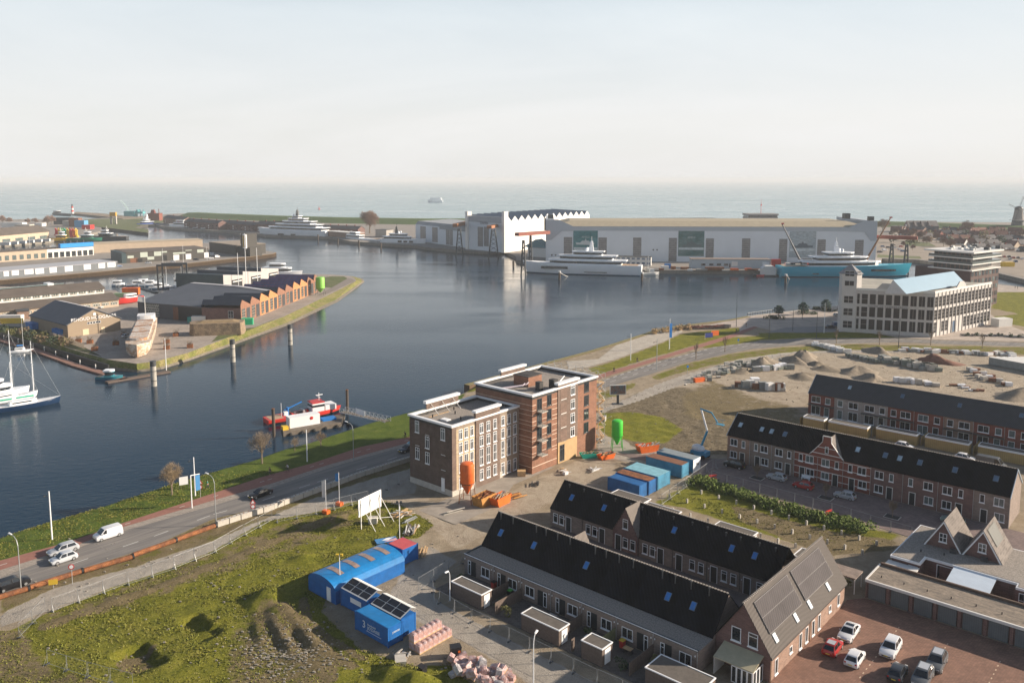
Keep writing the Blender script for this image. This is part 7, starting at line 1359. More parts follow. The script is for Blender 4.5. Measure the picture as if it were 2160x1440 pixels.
# dark apartment tower behind
W8_ = Wall((1953,640),(2043,652)); W9 = Wall((2043,652),(2102,640)); n8 = Vector((-W8_.d.y,W8_.d.x,0)); t = thing('apartment_tower','dark brick apartment tower with pale balcony bands and cluttered roof','apartment building',W8_.A,W8_.rz); c1 = ((W9.B - W8_.A).dot(W8_.d),(W9.B - W8_.A).dot(n8)); zt = W8_.xz(2041,534)[1]; ze = W8_.xz(2043,572)[1]
LL = W8_.L; pf = [(-9,4),(LL,0),c1,(-4,c1[1] + 6)]; M().prism(pf,0,ze).build('lower_storeys',mat('dark_purple_brick',(.10,.065,.06),.9,.2,.5),t)
pi = [(2,1.2),(LL - .8,1.0),(c1[0] - 3,c1[1] - 1),(2,c1[1])]; hz3 = (zt - ze) / 3
for k in range(3):
    z = ze + k * hz3; M().prism(pi,z + .52,z + hz3).build('storey',mat('tower_glass_wall',(.05,.05,.05),.25,.5,.5,kind='panel',p=(2.1,3.0,.22),c2=(.15,.10,.08)),t); M().prism([(0,-.3),(LL + .8,-.6),(c1[0] + 1,c1[1] - .3),(0,c1[1] + 1)],z + .002,z + .5).build('balcony_band',offwhite,t)
    M().prism([(0.1,-.25),(LL + .7,-.5),(c1[0] + .9,c1[1] - .3),(0.1,c1[1] + 1)],z + .502,z + 1.5,scale=1).build('glass_balustrade',mat('balustrade_glass',(.10,.12,.12),.15,.2,.4),t) if k else None
M().prism([(-2,-1),(LL + 1.6,-1.4),(c1[0] + 2,c1[1] - .3),(-1,c1[1] + 2)],zt + .002,zt + .7).build('roof',offwhite,t)
for k in range(26): x,y = ru(2,LL - 3),ru(3,c1[1] + 6); M().box(x,x + ru(.8,2.4),y,y + 1.2,zt + .71,zt + ru(1.2,2.4)).build('roof_unit',[dsteel,offwhite,steel][k % 3],t)
for r_ in range(5):
    for k in range(8): x = W9.L * (k + .15) / 8; q_ = M().box(x,x + W9.L / 8 * .6,-.12,.02,1 + r_ * ze / 5,ze / 5 * (r_ + 1) - .5).xf((LL,0,0),W9.rz - W8_.rz); q_.build('window',g_dark if (k + r_) % 3 else g_curt,t)
# windmill
p = G(2146,485); t = thing('windmill','round brick tower windmill with a dark cap and lattice sails on the dike','windmill',(p.x,p.y,4),.2); t.scale = (.76,) * 3; M().lathe([(10,0),(8.2,10)],(0,0,0),20).build('base',dsteel,t); M().lathe([(8.1,10.6),(5.6,27)],(0,0,0),20).build('tower',mat('mill_brick',(.27,.24,.22),.9,.1,.2),t)
M().lathe([(12,10),(12,10.4)],(0,0,0),20).build('stage',offwhite,t); M().blob((0,0,27.5),6.2,6.2,4.4,14,8,.02).build('cap',dsteel,t,smooth=80)
for a in (1.2,1.2 + math.pi / 2,1.2 + math.pi,1.2 + 1.5 * math.pi):
    b = M(); c,s_ = math.cos(a),math.sin(a); b.tube((-5 + 0,-6,28),(-5 + c * 21,-6,28 + s_ * 21),.28,5)
    for k in range(12): q = 4 + k * 1.45; b.tube((-5 + c * q,-6,28 + s_ * q),(-5 + c * q - s_ * 2.2,-6,28 + s_ * q + c * 2.2),.10,4)
    b.tube((-5 + c * 4 - s_ * 2.2,-6,28 + s_ * 4 + c * 2.2),(-5 + c * 20 - s_ * 2.2,-6,28 + s_ * 20 + c * 2.2),.1,4).build('sail',dsteel,t)
# old town: terraces of houses
rt = random.Random(3); wl_ = [br_rust,br_pink,offwhite,br_plum,sandw,br_grey]; wn_ = ['red brick','pink brick','white','plum brick','sand coloured','grey brick']; rr_ = [slate,ter]; rn_ = ['slate','red tiled']
rws = [(1880,2160,489,5,8),(1895,2160,497,3,9),(1950,2165,506,4,8),(2010,2170,516,5,6),(2040,2170,526,6,5)]; hn = 0; seen = {}
for ri,(xa,xb,y,dy,n) in enumerate(rws):
    for k in range(n):
        x0 = xa + (xb - xa) * k / n; x1 = x0 + (xb - xa) / n * rt.uniform(.7,.92); yy = y + dy * k / n + rt.uniform(-1,1); wi,r2 = rt.randrange(6),rt.randrange(2) if ri < 4 else 0
        key = (wi,r2,ri); seen[key] = seen.get(key,0) + 1; lb = '%s %s town house, %s of its kind in the %s row' % (rn_[r2],wn_[wi],['first','second','third','fourth','fifth'][seen[key] - 1],['farthest','fourth nearest','third nearest','second nearest','nearest'][ri])
        brick_terrace(lb,(x0,yy),(x1,yy + rt.uniform(-1,2)),yy - rt.uniform(11,14),9,wl_[wi],rr_[r2],3,'town houses beyond the basin',4,'town_house',chim=rt.random() < .7)
for k in range(4):
    w_ = Wall((1905 + k * 15,487),(1917 + k * 15,488)); t = w_.thing('town_house','dark gabled house on the dike skyline, %s of four from the left' % ord_[k],'house','gabled houses on the skyline'); M().box(0,w_.L,0,12,0,5).prism([(0,5),(w_.L,5),(w_.L * .5,12)],0,.3,ax='y').build('wall',br_plum,t); b = M()
    for s_ in (0,w_.L): b.add([(s_,-.3,5),(w_.L / 2,-.3,12.1),(w_.L / 2,12,12.1),(s_,12,5)],[(0,1,2,3)])
    b.build('roof',slate,t); M().box(w_.L * .35,w_.L * .65,-.1,.01,5.5,8).build('window',offwhite,t)
lowbox('harbour_hall','wide dark roofed brick hall on the dike left of the gabled houses','hall',(1878,489),(1902,490),477,14,br_plum,slate)
for i in range(12): bare_tree('bare_tree','bare town tree %s' % (['beside the dark roofed hall','below the gabled houses','largest, left of the windmill','by the white town houses','between the second and third rows','right of the lawn','above the green lawn','behind the apartment tower','at the edge of the sandy lot','near the overhead crane legs','at the right border','left of the overhead crane'][i]),G([1887,1925,2040,1975,1955,1990,1940,2005,1925,1905,2155,1862][i],[497,503,492,512,517,520,509,526,528,520,505,490][i]),[10,11,15,10,9,9,11,10,5,5,11,16][i],1.1,80 + i,'bare trees of the old town',tw=MATS['far_twigs'],lv=5,rmin=.09)
cc3 = [('dark',(.03,.035,.05)),('silver',(.45,.47,.5)),('white',(.72,.73,.75)),('red',(.40,.03,.03)),('blue',(.04,.10,.22)),('black',(.015,.015,.018))]; protos = {}
def lotcars(pts,where,group,rz0,heads=None):
    cnt = {}
    for i,(x,y,ci,kd) in enumerate(pts):
        c = cc3[ci]; cnt[c[0]] = cnt.get(c[0],0) + 1; lb = '%s %s car %s, %s %s one' % (c[0],{'hatch': 'small','suv': 'tall','estate': 'long','saloon': 'low','van': 'boxy'}[kd],where,ord_[cnt[c[0]] - 1],c[0]); key = (ci,kd); rz = heads[i] if heads else rz0
        if key not in protos: protos[key] = car(kd,paint(c[0],c[1]),lb,G(x,y),rz,group)
        else: dup(protos[key],G(x,y),rz,lb,group)
lotcars([(1862,521,4,'hatch'),(1874,523,0,'estate'),(1886,524,1,'suv'),(1898,527,2,'hatch'),(1866,529,2,'van'),(1856,533,0,'suv'),(1905,531,4,'suv'),(1884,518,5,'hatch'),(1901,521,3,'hatch')],'in the lot left of the overhead crane','cars in the sandy lot',.2)
lotcars([(2098,541,1,'suv'),(2108,543,0,'estate'),(2118,543,3,'hatch'),(2128,543,5,'suv'),(2137,545,3,'estate'),(2147,545,0,'hatch'),(2156,547,2,'hatch'),(2116,556,0,'suv'),(2142,553,4,'suv'),(2130,548,1,'hatch')],'right of the apartment tower','cars parked beyond the apartment tower',1.3)
lotcars([(1767,667,1,'hatch'),(1752,692,0,'saloon'),(1767,688,4,'van')],'beside the tower of the white factory','cars beside the white factory',.1)
crate('yellow_skip','yellow skip on the sandy ground behind the apartment tower','skip',(2125,562),8,3,3,yellow); crate('site_cabin','small white cabin beside the white factory','cabin',(2112,687),7,4,3.2,offwhite,rz=.3,lid=offwhite)
for i,(x,y) in enumerate(((2039,707),(2063,707),(2087,708),(2110,708),(2133,710),(2152,711))): t = thing('planting_bed','square dark planting bed, %s from the left beside the road bend' % ord_[i],'planting bed',G(x,y),0,'square planting beds'); M().box(-1.6,1.6,-1.9,1.9,0,.25).build('soil',black,t); leafy('shrub','clipped dark shrub in the %s square bed from the left' % ord_[i],G(x,y,.25),1.0,1.3,leaf_d,300 + i,'shrubs in the square beds',n=60,leaf=.3)
# plaza: pines, lamps, rail, ship of timbers, people
def pine(label,p,h_,seed):
    rnd = random.Random(seed); t = thing('pine_tree',label,'pine tree',p,0,'pine trees on the plaza'); M().tube((0,0,0),(0.2,0,h_ * .95),.22,7,.06).build('trunk',bark,t); b = M()
    for z,r_ in ((.45,.42),(.62,.50),(.78,.38),(.93,.2)):
        for _ in range(80):
            a = rnd.uniform(0,6.28); q = r_ * h_ * math.sqrt(rnd.random()) * .9; c = Vector((math.cos(a) * q,math.sin(a) * q,h_ * z + rnd.uniform(-.2,.25))); u = Vector((rnd.gauss(0,1),rnd.gauss(0,1),rnd.gauss(0,.4))).normalized() * .4; v = u.orthogonal().normalized() * .3; b.add([c - u,c + v,c + u,c - v],[(0,1,2,3)])
    b.build('crown',mat('pine_needles',(.025,.06,.045),.8,.4,.6),t)
for i,(x,y,h_) in enumerate(((1642,671,5.6),(1694,664,5.6),(1742,657,5.6))): pine('dark layered pine on the plaza, %s from the left' % ord_[i],G(x,y),h_,40 + i)
for i,(x,y,w2) in enumerate(((1633,672,3.4),(1702,662,4.2),(1738,655,4.6),(1725,652,2.6))): leafy('hedge_mound','low rounded dark shrub bed, %s from the left on the plaza' % ord_[i],G(x,y),1.3,w2,leaf_d,50 + i,'low shrub beds on the plaza',n=240,leaf=.4,shape=.6)
for i,(x,y,h_) in enumerate(((1553,689,14),(1692,673,13),(1738,702,12),(1622,715,10),(1722,713,10),(1672,698,9),(1895,733,11),(1990,590,13))): pole('lamp_pole','slim dark lamp pole %s' % ['at the plaza edge by the river','behind the middle pine','pale one by the white factory corner','beside the cycle path bend','left of the factory car park','near the plaza trees','before the white factory front','beside the canal'][i],'lamp post',G(x,y),h_,.11,dsteel if i != 2 else white,'slim lamp poles round the plaza')
t = thing('river_rail','curved timber fender rail with posts at the plaza edge','railing',G(1577,666),head(G(1577,666),G(1612,661))); b = M()
for k in range(11): b.tube((k * 1.7,0,-2),(k * 1.7,0,1.3),.16,6)
b.tube((0,0,1.2),(17,0,1.2),.1,5).build('posts',dsteel,t)
c = G(1478,697,-1); t = thing('timber_barge','old dark barge loaded with timbers and anchors in the reeds','barge',(c.x,c.y,WZ),.15); hull_mesh(26,6,2.6,.2,.8,.4,.8,zb=-.4).build('hull',mat('tarred_hull',(.03,.025,.022),.8,.3),t); b = M()
for _ in range(40): x,y = ru(-9,8),ru(-2,2); b.tube((x,y,2.8),(x + ru(1,4),y + ru(-1,1),3.4),.14,5)
b.build('timber_load',mat('red_brown_timber',(.20,.07,.05),.8,.3),t)
for i in range(5): leafy('reed_clump','pale reed clump, %s from the left by the timber barge' % ord_[i],G(1380 + i * 17,704 - i * 2.5),1.8,2.4,mat('reeds',(.32,.22,.11),.9,.3,.6),90 + i,'reeds by the timber barge',n=200,leaf=.3)
for lb,x,y,rz,tp_ in (('person in dark clothes walking left of the canal bank pair',2141,609,.4,black),('person in a grey coat walking right beside the dark clothed one',2146,609.5,.5,dsteel),('person standing far off on the plaza near the rail',1574,690,1,black)): person(lb,G(x,y),rz,mat('coat_' + tp_.name,(.03,.03,.04) if tp_ is black else (.15,.15,.16)),mat('dark_trousers',(.03,.035,.05)),'walk')
for i in range(14): leafy('bush','dark bush %s in the old town, %s row' % (ord_[i % 7],'nearer' if i > 6 else 'farther'),G(1885 + (i % 7) * 38,494 + (i // 7) * 15 + i % 3 * 3),6,6,[leaf_b,leaf_d,leaf_o][i % 3],500 + i,'bushes of the old town',n=130,leaf=1.0)
# ------------------------------------------------------------------ red brick terrace (front y 159.4, x -79.2..-26)
def two_storey(base,i,x0,x1,y0,dep,eave,rz_,wallm,wins,doors,label,group,roofm,rw=(),fm=white,bands=False,gable=None,porch=False):
    h = lthing('terraced_house',label,'house',x0,y0,group=group); W = x1 - x0; M().box(0,W - .004,0,dep,0,eave).build('wall',wallm,h)
    r = roof_slab(0,W - .004,-.3,eave - .05,dep / 2,rz_); roof_slab(0,W - .004,dep + .3,eave - .05,dep / 2,rz_ - .002,b=r); r.build('roof',roofm,h); ridge(h,0,W - .01,dep / 2,rz_,.42)
    if gable is not None: gx = .01 if gable == 0 else W - .1; M().prism([(0,eave),(dep,eave),(dep / 2,rz_ - .12)],gx,gx + .08,ax='x').build('gable',wallm,h); gx2 = -.12 if gable == 0 else W - .003; q = M(); roof_slab(gx2,gx2 + .12,-.4,eave - .05,dep / 2,rz_ + .05,.3,b=q); roof_slab(gx2,gx2 + .12,dep + .4,eave - .05,dep / 2,rz_ + .048,.3,b=q); q.build('verge_board',mat('verge_zinc',(.30,.36,.42),.5,.1),h)
    for (x,z,w_,hh,n) in wins: win(h,x,-.002,z,w_,hh,0,n,1,fm,g_curt if (i + int(x * 3)) % 3 == 0 else g_dark,.09,sill=True)
    for x in doors: M().box(x,x + .95,-.05,-.002,.05,2.3).build('door',doorm,h); M().box(x - .12,x,-.07,-.002,0,2.42).box(x + .95,x + 1.07,-.07,-.002,0,2.42).box(x,x + .95,-.07,-.002,2.3,2.42).build('door_frame',offwhite,h)
    if bands:
        for z in (.9,2.35,3.55,5.1): M().box(0,W - .004,-.035,-.001,z,z + .12).build('pale_band',offwhite,h)
    for x,t_ in rw: roof_window(h,x,t_,-.3,eave - .05,dep / 2,rz_,.85,1.25,g_roofw if int(x * 5) % 2 else mat('grey_blue_pane',(.10,.16,.24),.05,.2,1,spec=1))
    M().tube((W - .06,-.07,0),(W - .06,-.07,eave),.045,6).build('downpipe',steel,h); return h
RX = [-79.2,-74.0,-69.2,-64.4,-59.6,-54.6,-49.4,-43.6,-37.6,-31.8,-26.2]; kinds_ = [br_pink,br_house,br_house,br_rust,br_rust,br_rust,br_plum,br_plum,br_plum,br_house]
kn = ['pinkish end house','taupe house, second from the left,','taupe house, third from the left,','banded red house left of the stepped gable','banded red house carrying the stepped gable','banded red house right of the stepped gable','plum house right of the banded ones','plum house in the right half','plum house beside the taupe end','taupe right end house']
for i in range(10):
    W = RX[i + 1] - RX[i]; fl = i % 2; w2 = [(.7,3.5,1.6,1.5,2),(3.3,3.5,.8,1.5,1),(.7 if not fl else W - 2.3,.8,1.6,1.5,2)] if not fl else [(.9,3.5,.8,1.5,1),(W - 2.5,3.5,1.6,1.5,2),(W - 2.3,.8,1.6,1.5,2)]
    h = two_storey(0,i,RX[i],RX[i + 1],159.4,9.2,5.7,9.4,kinds_[i],w2,[3.0 if not fl else 1.2],kn[i] + ' of the terrace along the street','houses of the terrace along the street',tile_b,rw=[(W * .35,.42)] if i in (0,2,5,7,8) else [(W * .3,.42),(W * .75,.42)] if i in (1,6) else [(W * .5,.42)] if i == 9 else [],bands=3 <= i <= 5,gable={0: 0,9: 1}.get(i))
    if i == 4:
        gx = -1.6; M().prism([(gx,5.3),(gx + 6.6,5.3),(gx + 6.0,6.1),(gx + 4.1,8.5),(gx + 4.0,9.6),(gx + 2.6,9.6),(gx + 2.5,8.5),(gx + .6,6.1)],-.35,-.02,ax='y').build('stepped_gable',br_rust,h)
        b = M(); pts = [(gx - .1,5.5),(gx + .6,6.2),(gx + 2.5,8.5),(gx + 2.5,9.7),(gx + 4.1,9.7),(gx + 4.1,8.5),(gx + 6.0,6.2),(gx + 6.7,5.5)]
        for a_,c_ in zip(pts,pts[1:]): b.tube((a_[0],-.2,a_[1]),(c_[0],-.2,c_[1]),.13,4)
        b.box(gx + .5,gx + 6.1,-.4,-.352,6.0,6.15).box(gx + 1.6,gx + 5,-.4,-.352,7.3,7.42).build('gable_coping',offwhite,h); win(h,gx + 3.0,-.352,6.3,.7,1.4,0,1,1)
        M().add([(gx + .3,-.1,5.9),(gx + 3.3,-.1,9.1),(gx + 3.3,4.5,9.2),(gx + .3,.3,5.9)],[(0,1,2,3)]).add([(gx + 6.3,-.1,5.9),(gx + 3.3,-.1,9.1),(gx + 3.3,4.5,9.2),(gx + 6.3,.3,5.9)],[(0,1,2,3)]).build('gable_roof',mat('smooth_grey_tiles',(.24,) * 3),h)
# brown terrace farther back (front y 205.5)
BX = [-80,-73.3,-66.8,-60.6,-54.6,-48.2,-42.0,-35.8,-29.6,-23.4,-17.2,-11.0]; bk_ = [br_rust,br_grey,br_grey,br_rust,br_rust,br_pink,br_rust,br_rust,br_grey,br_grey,br_rust]
nm_ = ['red','grey','grey','red','red','pinkish','red','red','grey','grey','red']
for i in range(11):
    W = BX[i + 1] - BX[i]; h = two_storey(0,i,BX[i],BX[i + 1],205.5,9.4,5.7,9.6,bk_[i],[(.8,3.4,2.3,1.6,2),(4.3,3.4,1.3,1.6,1),(.8,.3,2.3,2.2,2),(4.1,.2,1.3,2.3,1)] if i % 2 == 0 else [(.7,3.4,1.3,1.6,1),(W - 3.1,3.4,2.3,1.6,2),(.7,.2,1.3,2.3,1),(W - 3.1,.3,2.3,2.2,2)],[],'%s brick house, %s from the left in the terrace farthest back' % (nm_[i],(ord_ + ['eleventh'])[i]),'houses of the terrace by the building yard',tile_d,rw=[(W * .4,.5)] if i in (1,3,5,7,8,9) else [],gable=0 if i == 0 else None)
    M().box(.1,W - .1,-.9,-.001,2.75,2.9).build('canopy',dsteel,h) if i % 3 != 1 else None
tan_s = mat('new_larch',(.42,.30,.12),.8,.12,.6,kind='planks',p=.8,c2=(.36,.25,.10))
for i,(x0,x1,y) in enumerate(((-76.6,-71.6,194.0),(-70.6,-61.6,194.4),(-60.2,-51.4,196.3),(-49.8,-41.0,197.0),(-39.3,-30.6,197.8),(-28.5,-19.8,198.4))):
    shed(x0,x1,y,y + 2.6,2.6,'tan timber shed with thick white roof edge, %s from the left' % ord_[i],'tan timber sheds',tan_s,False,edge=.4); t = lthing('garden_fence','tan timber screen running back to the houses, left of the %s tan shed' % ord_[i],'fence',x0 - 1.0,y + .5,group='tan timber screens'); M().box(0,.12,0,5.5,0,1.9).build('panel',tan_s,t)
# ------------------------------------------------------------------ vehicles near by
pw,ps,pb,pr = paint('white',(.72,.73,.75)),paint('silver',(.45,.47,.5)),paint('black',(.015,.015,.018)),paint('red',(.40,.03,.03)); pgy = paint('grey',(.11,.12,.13))
r0 = head(G(60,1200),G(300,1125)) + math.pi
car('van',pw,'white delivery van driving on the river road',G(228,1133),r0); car('estate',ps,'silver grey car on the far lane beside the small silver one',G(133,1165),r0); car('hatch',paint('pale_silver',(.55,.58,.62)),'small pale silver car just nearer than the grey one on the road',G(134,1183),r0)
car('suv',pb,'black tall car at the left picture edge on the near lane',G(28,1238),r0 + math.pi); car('saloon',pb,'black low car driving alone in the middle of the river road',G(549,1046),head(G(549,1040),G(700,985)) + math.pi); car('saloon',paint('navy',(.02,.03,.05)),'dark car half hidden behind the brown apartment block',G(860,951),head(G(700,985),G(860,935)) + math.pi); car('hatch',paint('teal',(.03,.25,.35)),'teal car just behind the half hidden dark car',G(876,937),head(G(700,985),G(860,935)) + math.pi)
lot = [('saloon',pw,1790,1340,1812,1312,1776,1346,'white car with a dark glass roof nearest the garages',g_car),('hatch',pr,1756,1372,0,0,0,0,'dark red small car with a grey roof',ps),('hatch',pw,1803,1395,0,0,0,0,'white small car seen from the rear',None),('suv',pw,1878,1374,0,0,0,0,'white tall car standing alone',None),('suv',pgy,1975,1403,0,0,0,0,'dark silver estate standing farthest right',ps),('hatch',paint('dark_grey',(.035,.04,.05)),1893,1425,0,0,0,0,'dark grey hatchback low in the picture',None),('suv',pgy,1945,1435,0,0,0,0,'grey car with a light roof beside the dark hatchback',ps)]
for i,l_ in enumerate(lot): car(l_[0],l_[1],l_[8] + ' in the brick car park',G(l_[2],l_[3]),-AU + R(93) + (math.pi if i in (0,3,4,6) else 0),'cars in the brick car park',roof=l_[9])
st = head(G(1545,985),G(1790,1045));
for k_,p_,x,y,lb in (('suv',pb,1549,985,'black car at the left end of the street'),('hatch',ps,1638,1011,'silver hatchback second in the street row'),('hatch',pr,1694,1029,'bright red small car before the white bench'),('hatch',ps,1782,1050,'silver blue small car right of the red one'),('hatch',paint('grey_green',(.2,.27,.25)),2010,1103,'grey green car behind the pointed gables')): car(k_,p_,lb,G(x,y),st + math.pi,'cars parked along the terrace street')
for k_,p_,x,y,lb in (('bigvan',pgy,2090,985,'grey blue van behind the ridge at the right'),('hatch',pw,1907,945,'white car behind the ridge before the tan sheds'),('hatch',pw,2035,970,'pale car just left of the grey blue van')): car(k_,p_,lb,G(x,y),st,'cars behind the red terrace')
# people and bicycles
for i,(x,y,tp_,rz,lb) in enumerate(((570,1003,(.02,.02,.025),3.6,'dark clothed cyclist on the left of the cycling pair'),(607,995,(.55,.55,.58),3.6,'cyclist in a white top leading on the right'),(855,925,(.02,.03,.06),3.7,'cyclist in dark clothes near the brown apartment block'),(1295,786,(.02,.02,.02),.6,'cyclist on the red path beyond the scaffold'),(1344,765,(.02,.02,.02),.6,'cyclist farther up the red path'),(1553,702,(.02,.02,.02),.6,'cyclist far off at the path bend'))):
    p = G(x,y); bicycle('bicycle ridden by the ' + lb,p,rz,group='bicycles on the cycle path'); person(lb,p + Vector((-.16 * math.cos(rz),-.16 * math.sin(rz),.02)),rz,mat('top_%d' % i,tp_,.8,.1),mat('dark_trousers',(.03,.035,.05)),'ride')
person('person in a teal coat walking on the bank by the sign',G(438,1030),.4,mat('teal_coat',(.02,.25,.22),.8,.1),mat('dark_trousers',(.03,.035,.05)))
# ------------------------------------------------------------------ river side: lamps, signs, trees, pontoon
for i,(x,y,rz) in enumerate(((45,1250,2.6),(456,1107,2.6),(746,970,2.6))): street_lamp('curved grey street lamp %s' % ['at the left edge by the black car','above the rusty pipe end','before the pontoon footbridge'][i],G(x,y),[8.6,9.0,8.2][i],rz,1.8)
for i,(x,y,h_) in enumerate(((110,1137,8.4),(412,1045,7.6),(648,973,7.0),(1330,760,9),(1412,736,11),(1385,780,10))): t = pole('flag_pole','white pole with small lamps, %s' % ['left on the grass bank','beside the blue portal sign','in the middle of the grass bank','on the lawn beyond the scaffold','tall with a blue banner by the reeds','with a square sign at the far road edge'][i],'pole',G(x,y),h_,.11,white if i < 5 else steel,'white poles along the river bank'); M().tube((0,0,h_ * .9),(-.9,.3,h_ * .88),.05,5).blob((-1.0,.3,h_ * .88),.16,.16,.16,8,5,0).build('lamp',dsteel,t)
bare_tree('bare_tree','round bare tree on the grass bank at the left',G(363,1043),6.6,1.0,3,'bare trees on the river bank',lv=5,rmin=.013,trunk=.26,tw=mat('warm_twigs',(.27,.20,.12),.9,.2,.8)); bare_tree('bare_tree','taller bare tree left of the pontoon',G(553,977),7.4,1.0,9,'bare trees on the river bank',lv=5,rmin=.013,trunk=.26)
bare_tree('bare_tree','low pruned bushy tree right of the taller bare tree',G(622,951),3.4,1.0,12,'bare trees on the river bank',lv=4,rmin=.013,trunk=.3); bare_tree('bare_tree','low bushy tree by the pontoon corner',G(677,940),3.6,1.0,14,'bare trees on the river bank',lv=4,rmin=.013,trunk=.2)
t = thing('portal_sign','blue panel hung from a white pole beside the road','sign',G(405,1071),.9); M().tube((0,0,0),(0,0,6.2),.1,8).tube((0,0,6.2),(1.8,0,6.0),.08,6).build('pole',white,t); M().box(.9,1.8,-.06,.06,3.0,5.9).build('panel',mat('sky_sign',(.05,.20,.42),.5,.05),t)
t = thing('notice_board','white notice board on posts by the river bank','sign',G(388,1030),.5); M().box(-.8,.8,-.04,.04,.8,2.4).build('panel',white,t); M().box(-.9,-.82,-.05,.05,0,2.5).box(.82,.9,-.05,.05,0,2.5).build('posts',dsteel,t)
def rsign(label,p,kinds,h_=3.0):
    t = thing('road_sign',label,'road sign',p,.3,'road signs'); M().tube((0,0,0),(0,0,h_),.05,6).build('post',steel,t)
    for k,z in kinds:
        if k == 'tri': M().prism([(-.55,z - .4),(.55,z - .4),(0,z + .5)],-.09,-.06,ax='y').build('red_triangle',red,t); M().prism([(-.32,z - .28),(.32,z - .28),(0,z + .26)],-.10,-.091,ax='y').build('white_centre',white,t)
        if k == 'rnd': M().tube((0,-.09,z),(0,-.06,z),.42,16).build('red_disc',red,t); M().tube((0,-.1,z),(0,-.091,z),.28,16).build('white_centre',white,t)
        if k == 'blu': M().tube((0,-.09,z),(0,-.06,z),.4,16).build('blue_disc',blue,t)
        if k == 'yel': M().box(-.6,.6,-.09,-.06,z - .4,z + .4).build('yellow_panel',yellow,t)
for lb,x,y,k,h_ in (('red triangle and ring signs at the concrete barrier start',534,1082,[('tri',2.2),('rnd',1.3)],2.6),('red triangle and round signs on the bank by the teal coated person',423,1048,[('tri',3.0),('rnd',2.0)],3.4),('red ring sign beside the rusty pipe',153,1232,[('rnd',2.8)],3.0),('yellow panel sign by the rusty pipe',113,1240,[('yel',1.0)],1.3),('blue round sign at the haul track bend',1450,790,[('blu',2.6)],2.9),('blue sign in the road verge',1557,728,[('blu',2)],2.2)): rsign(lb,G(x,y),k,h_)
pd_ = mat('pontoon_deck',(.15,.125,.10),.9,.3,.8)
q0,q1,q2_ = G(598,921,WZ),G(735,897,WZ),G(715,868,WZ); c = (q0 + q1) / 2; t = thing('pontoon','dark steel pontoon with a white container cabin and piles','pontoon',(q0.x,q0.y,WZ),head(q0,q1)); PL = (q1 - q0).length
M().prism([(0,0),(PL - 2,0),(PL + 2,7),(2,8)],-.4,1.1,0).build('deck',pd_,t); M().box(2.4,10.2,2.2,5.0,1.102,3.7).build('cabin',white,t); M().blob((8,2.15,2.9),.45,.05,.45,12,6,0).build('lifebuoy',red,t); M().box(.4,1.8,1.4,3,1.102,2.0).build('grit_bin',yellow,t); M().box(11.4,15,3.2,5.4,1.102,1.7).build('blue_tray',blue,t); M().box(2,3,5,6,3.71,4.6).build('box',plast,t)
for k in range(6): M().blob((PL * .1 + k * 3,-.2,.3),.5,.35,.5,8,5,0).build('fender',tyre,t)
for lb,x,y,h_ in (('dark pile holding the left corner of the pontoon',578,921,7),('dark pile holding the right corner of the pontoon',733,872,6.5)): pile(lb,x,y,h_,.38,pile_m,(.1,rust),'pontoon piles')
c,r_,l = between((556,898),(716,870)); t = yacht('workboat','red and white workboat with a blue deck crane moored at the pontoon',c + Vector((0,2.0,0)),r_,l,5.2,1.5,mat('tug_red',(.60,.04,.03),.4,.05),[],mast=False,group=None,cat='workboat',foot=black); t.scale = (1,1,.85); M().box(l * .08,l * .24,-1.7,1.7,1.5,4.2).build('wheelhouse',white,t); M().box(l * .075,l * .245,-1.75,1.75,4.21,4.5).build('wheelhouse_top',red,t); M().box(l * .078,l * .242,-1.72,1.72,3.0,3.7).build('window_band',y_glass,t); M().box(l * .25,l * .40,-1.8,1.8,1.5,3.2).build('engine_casing',white,t)
M().tube((l * .2,0,4.5),(l * .2,0,7),.08,6).box(l * .16,l * .25,-.1,.1,6.2,6.4).box(l * .19,l * .2,-1,1,5.6,5.75).build('mast',white,t); M().tube((-l * .22,0,1.5),(-l * .22,0,4),.35,8).tube((-l * .26,0,3.2),(-l * .02,.6,4.8),.2,6).build('deck_crane',blue,t); M().tube((-l * .3,0,1.4),(-l * .3,0,5.6),.06,6).build('foremast',white,t)
for k in range(12): M().box(-l * .2 + k * .5,-l * .2 + k * .5 + .5,ru(-1.5,.5),ru(.6,1.6),1.5,ru(1.8,2.6)).build('deck_gear',random.choice([dsteel,red,steel,plast]),t)
a,b_ = G(722,868,WZ + 1.2),G(818,889,0); t = thing('footbridge','galvanised footbridge from the pontoon to the bank','footbridge',a,head(a,b_)); l = (b_ - a).length; b = M(); dz = b_.z - a.z
for s_ in (-.9,.9):
    b.tube((0,s_,0),(l,s_,dz),.1,5); b.tube((0,s_,1.1),(l,s_,dz + 1.1),.06,5)
    for k in range(12): x = l * k / 11; z = dz * k / 11; b.tube((x,s_,z),(x,s_,z + 1.1),.045,4); k < 11 and b.tube((x,s_,z + 1.1),(x + l / 11,s_,z + dz / 11),.035,4)
b.build('railings',steel,t); M().add([(0,-.9,.08),(0,.9,.08),(l,.9,dz + .08),(l,-.9,dz + .08)],[(0,3,2,1)]).build('walkway',pd_,t); M().box(l * .38,l * .58,-1.0,-.95,1.2,2.6).build('white_sign',white,t)
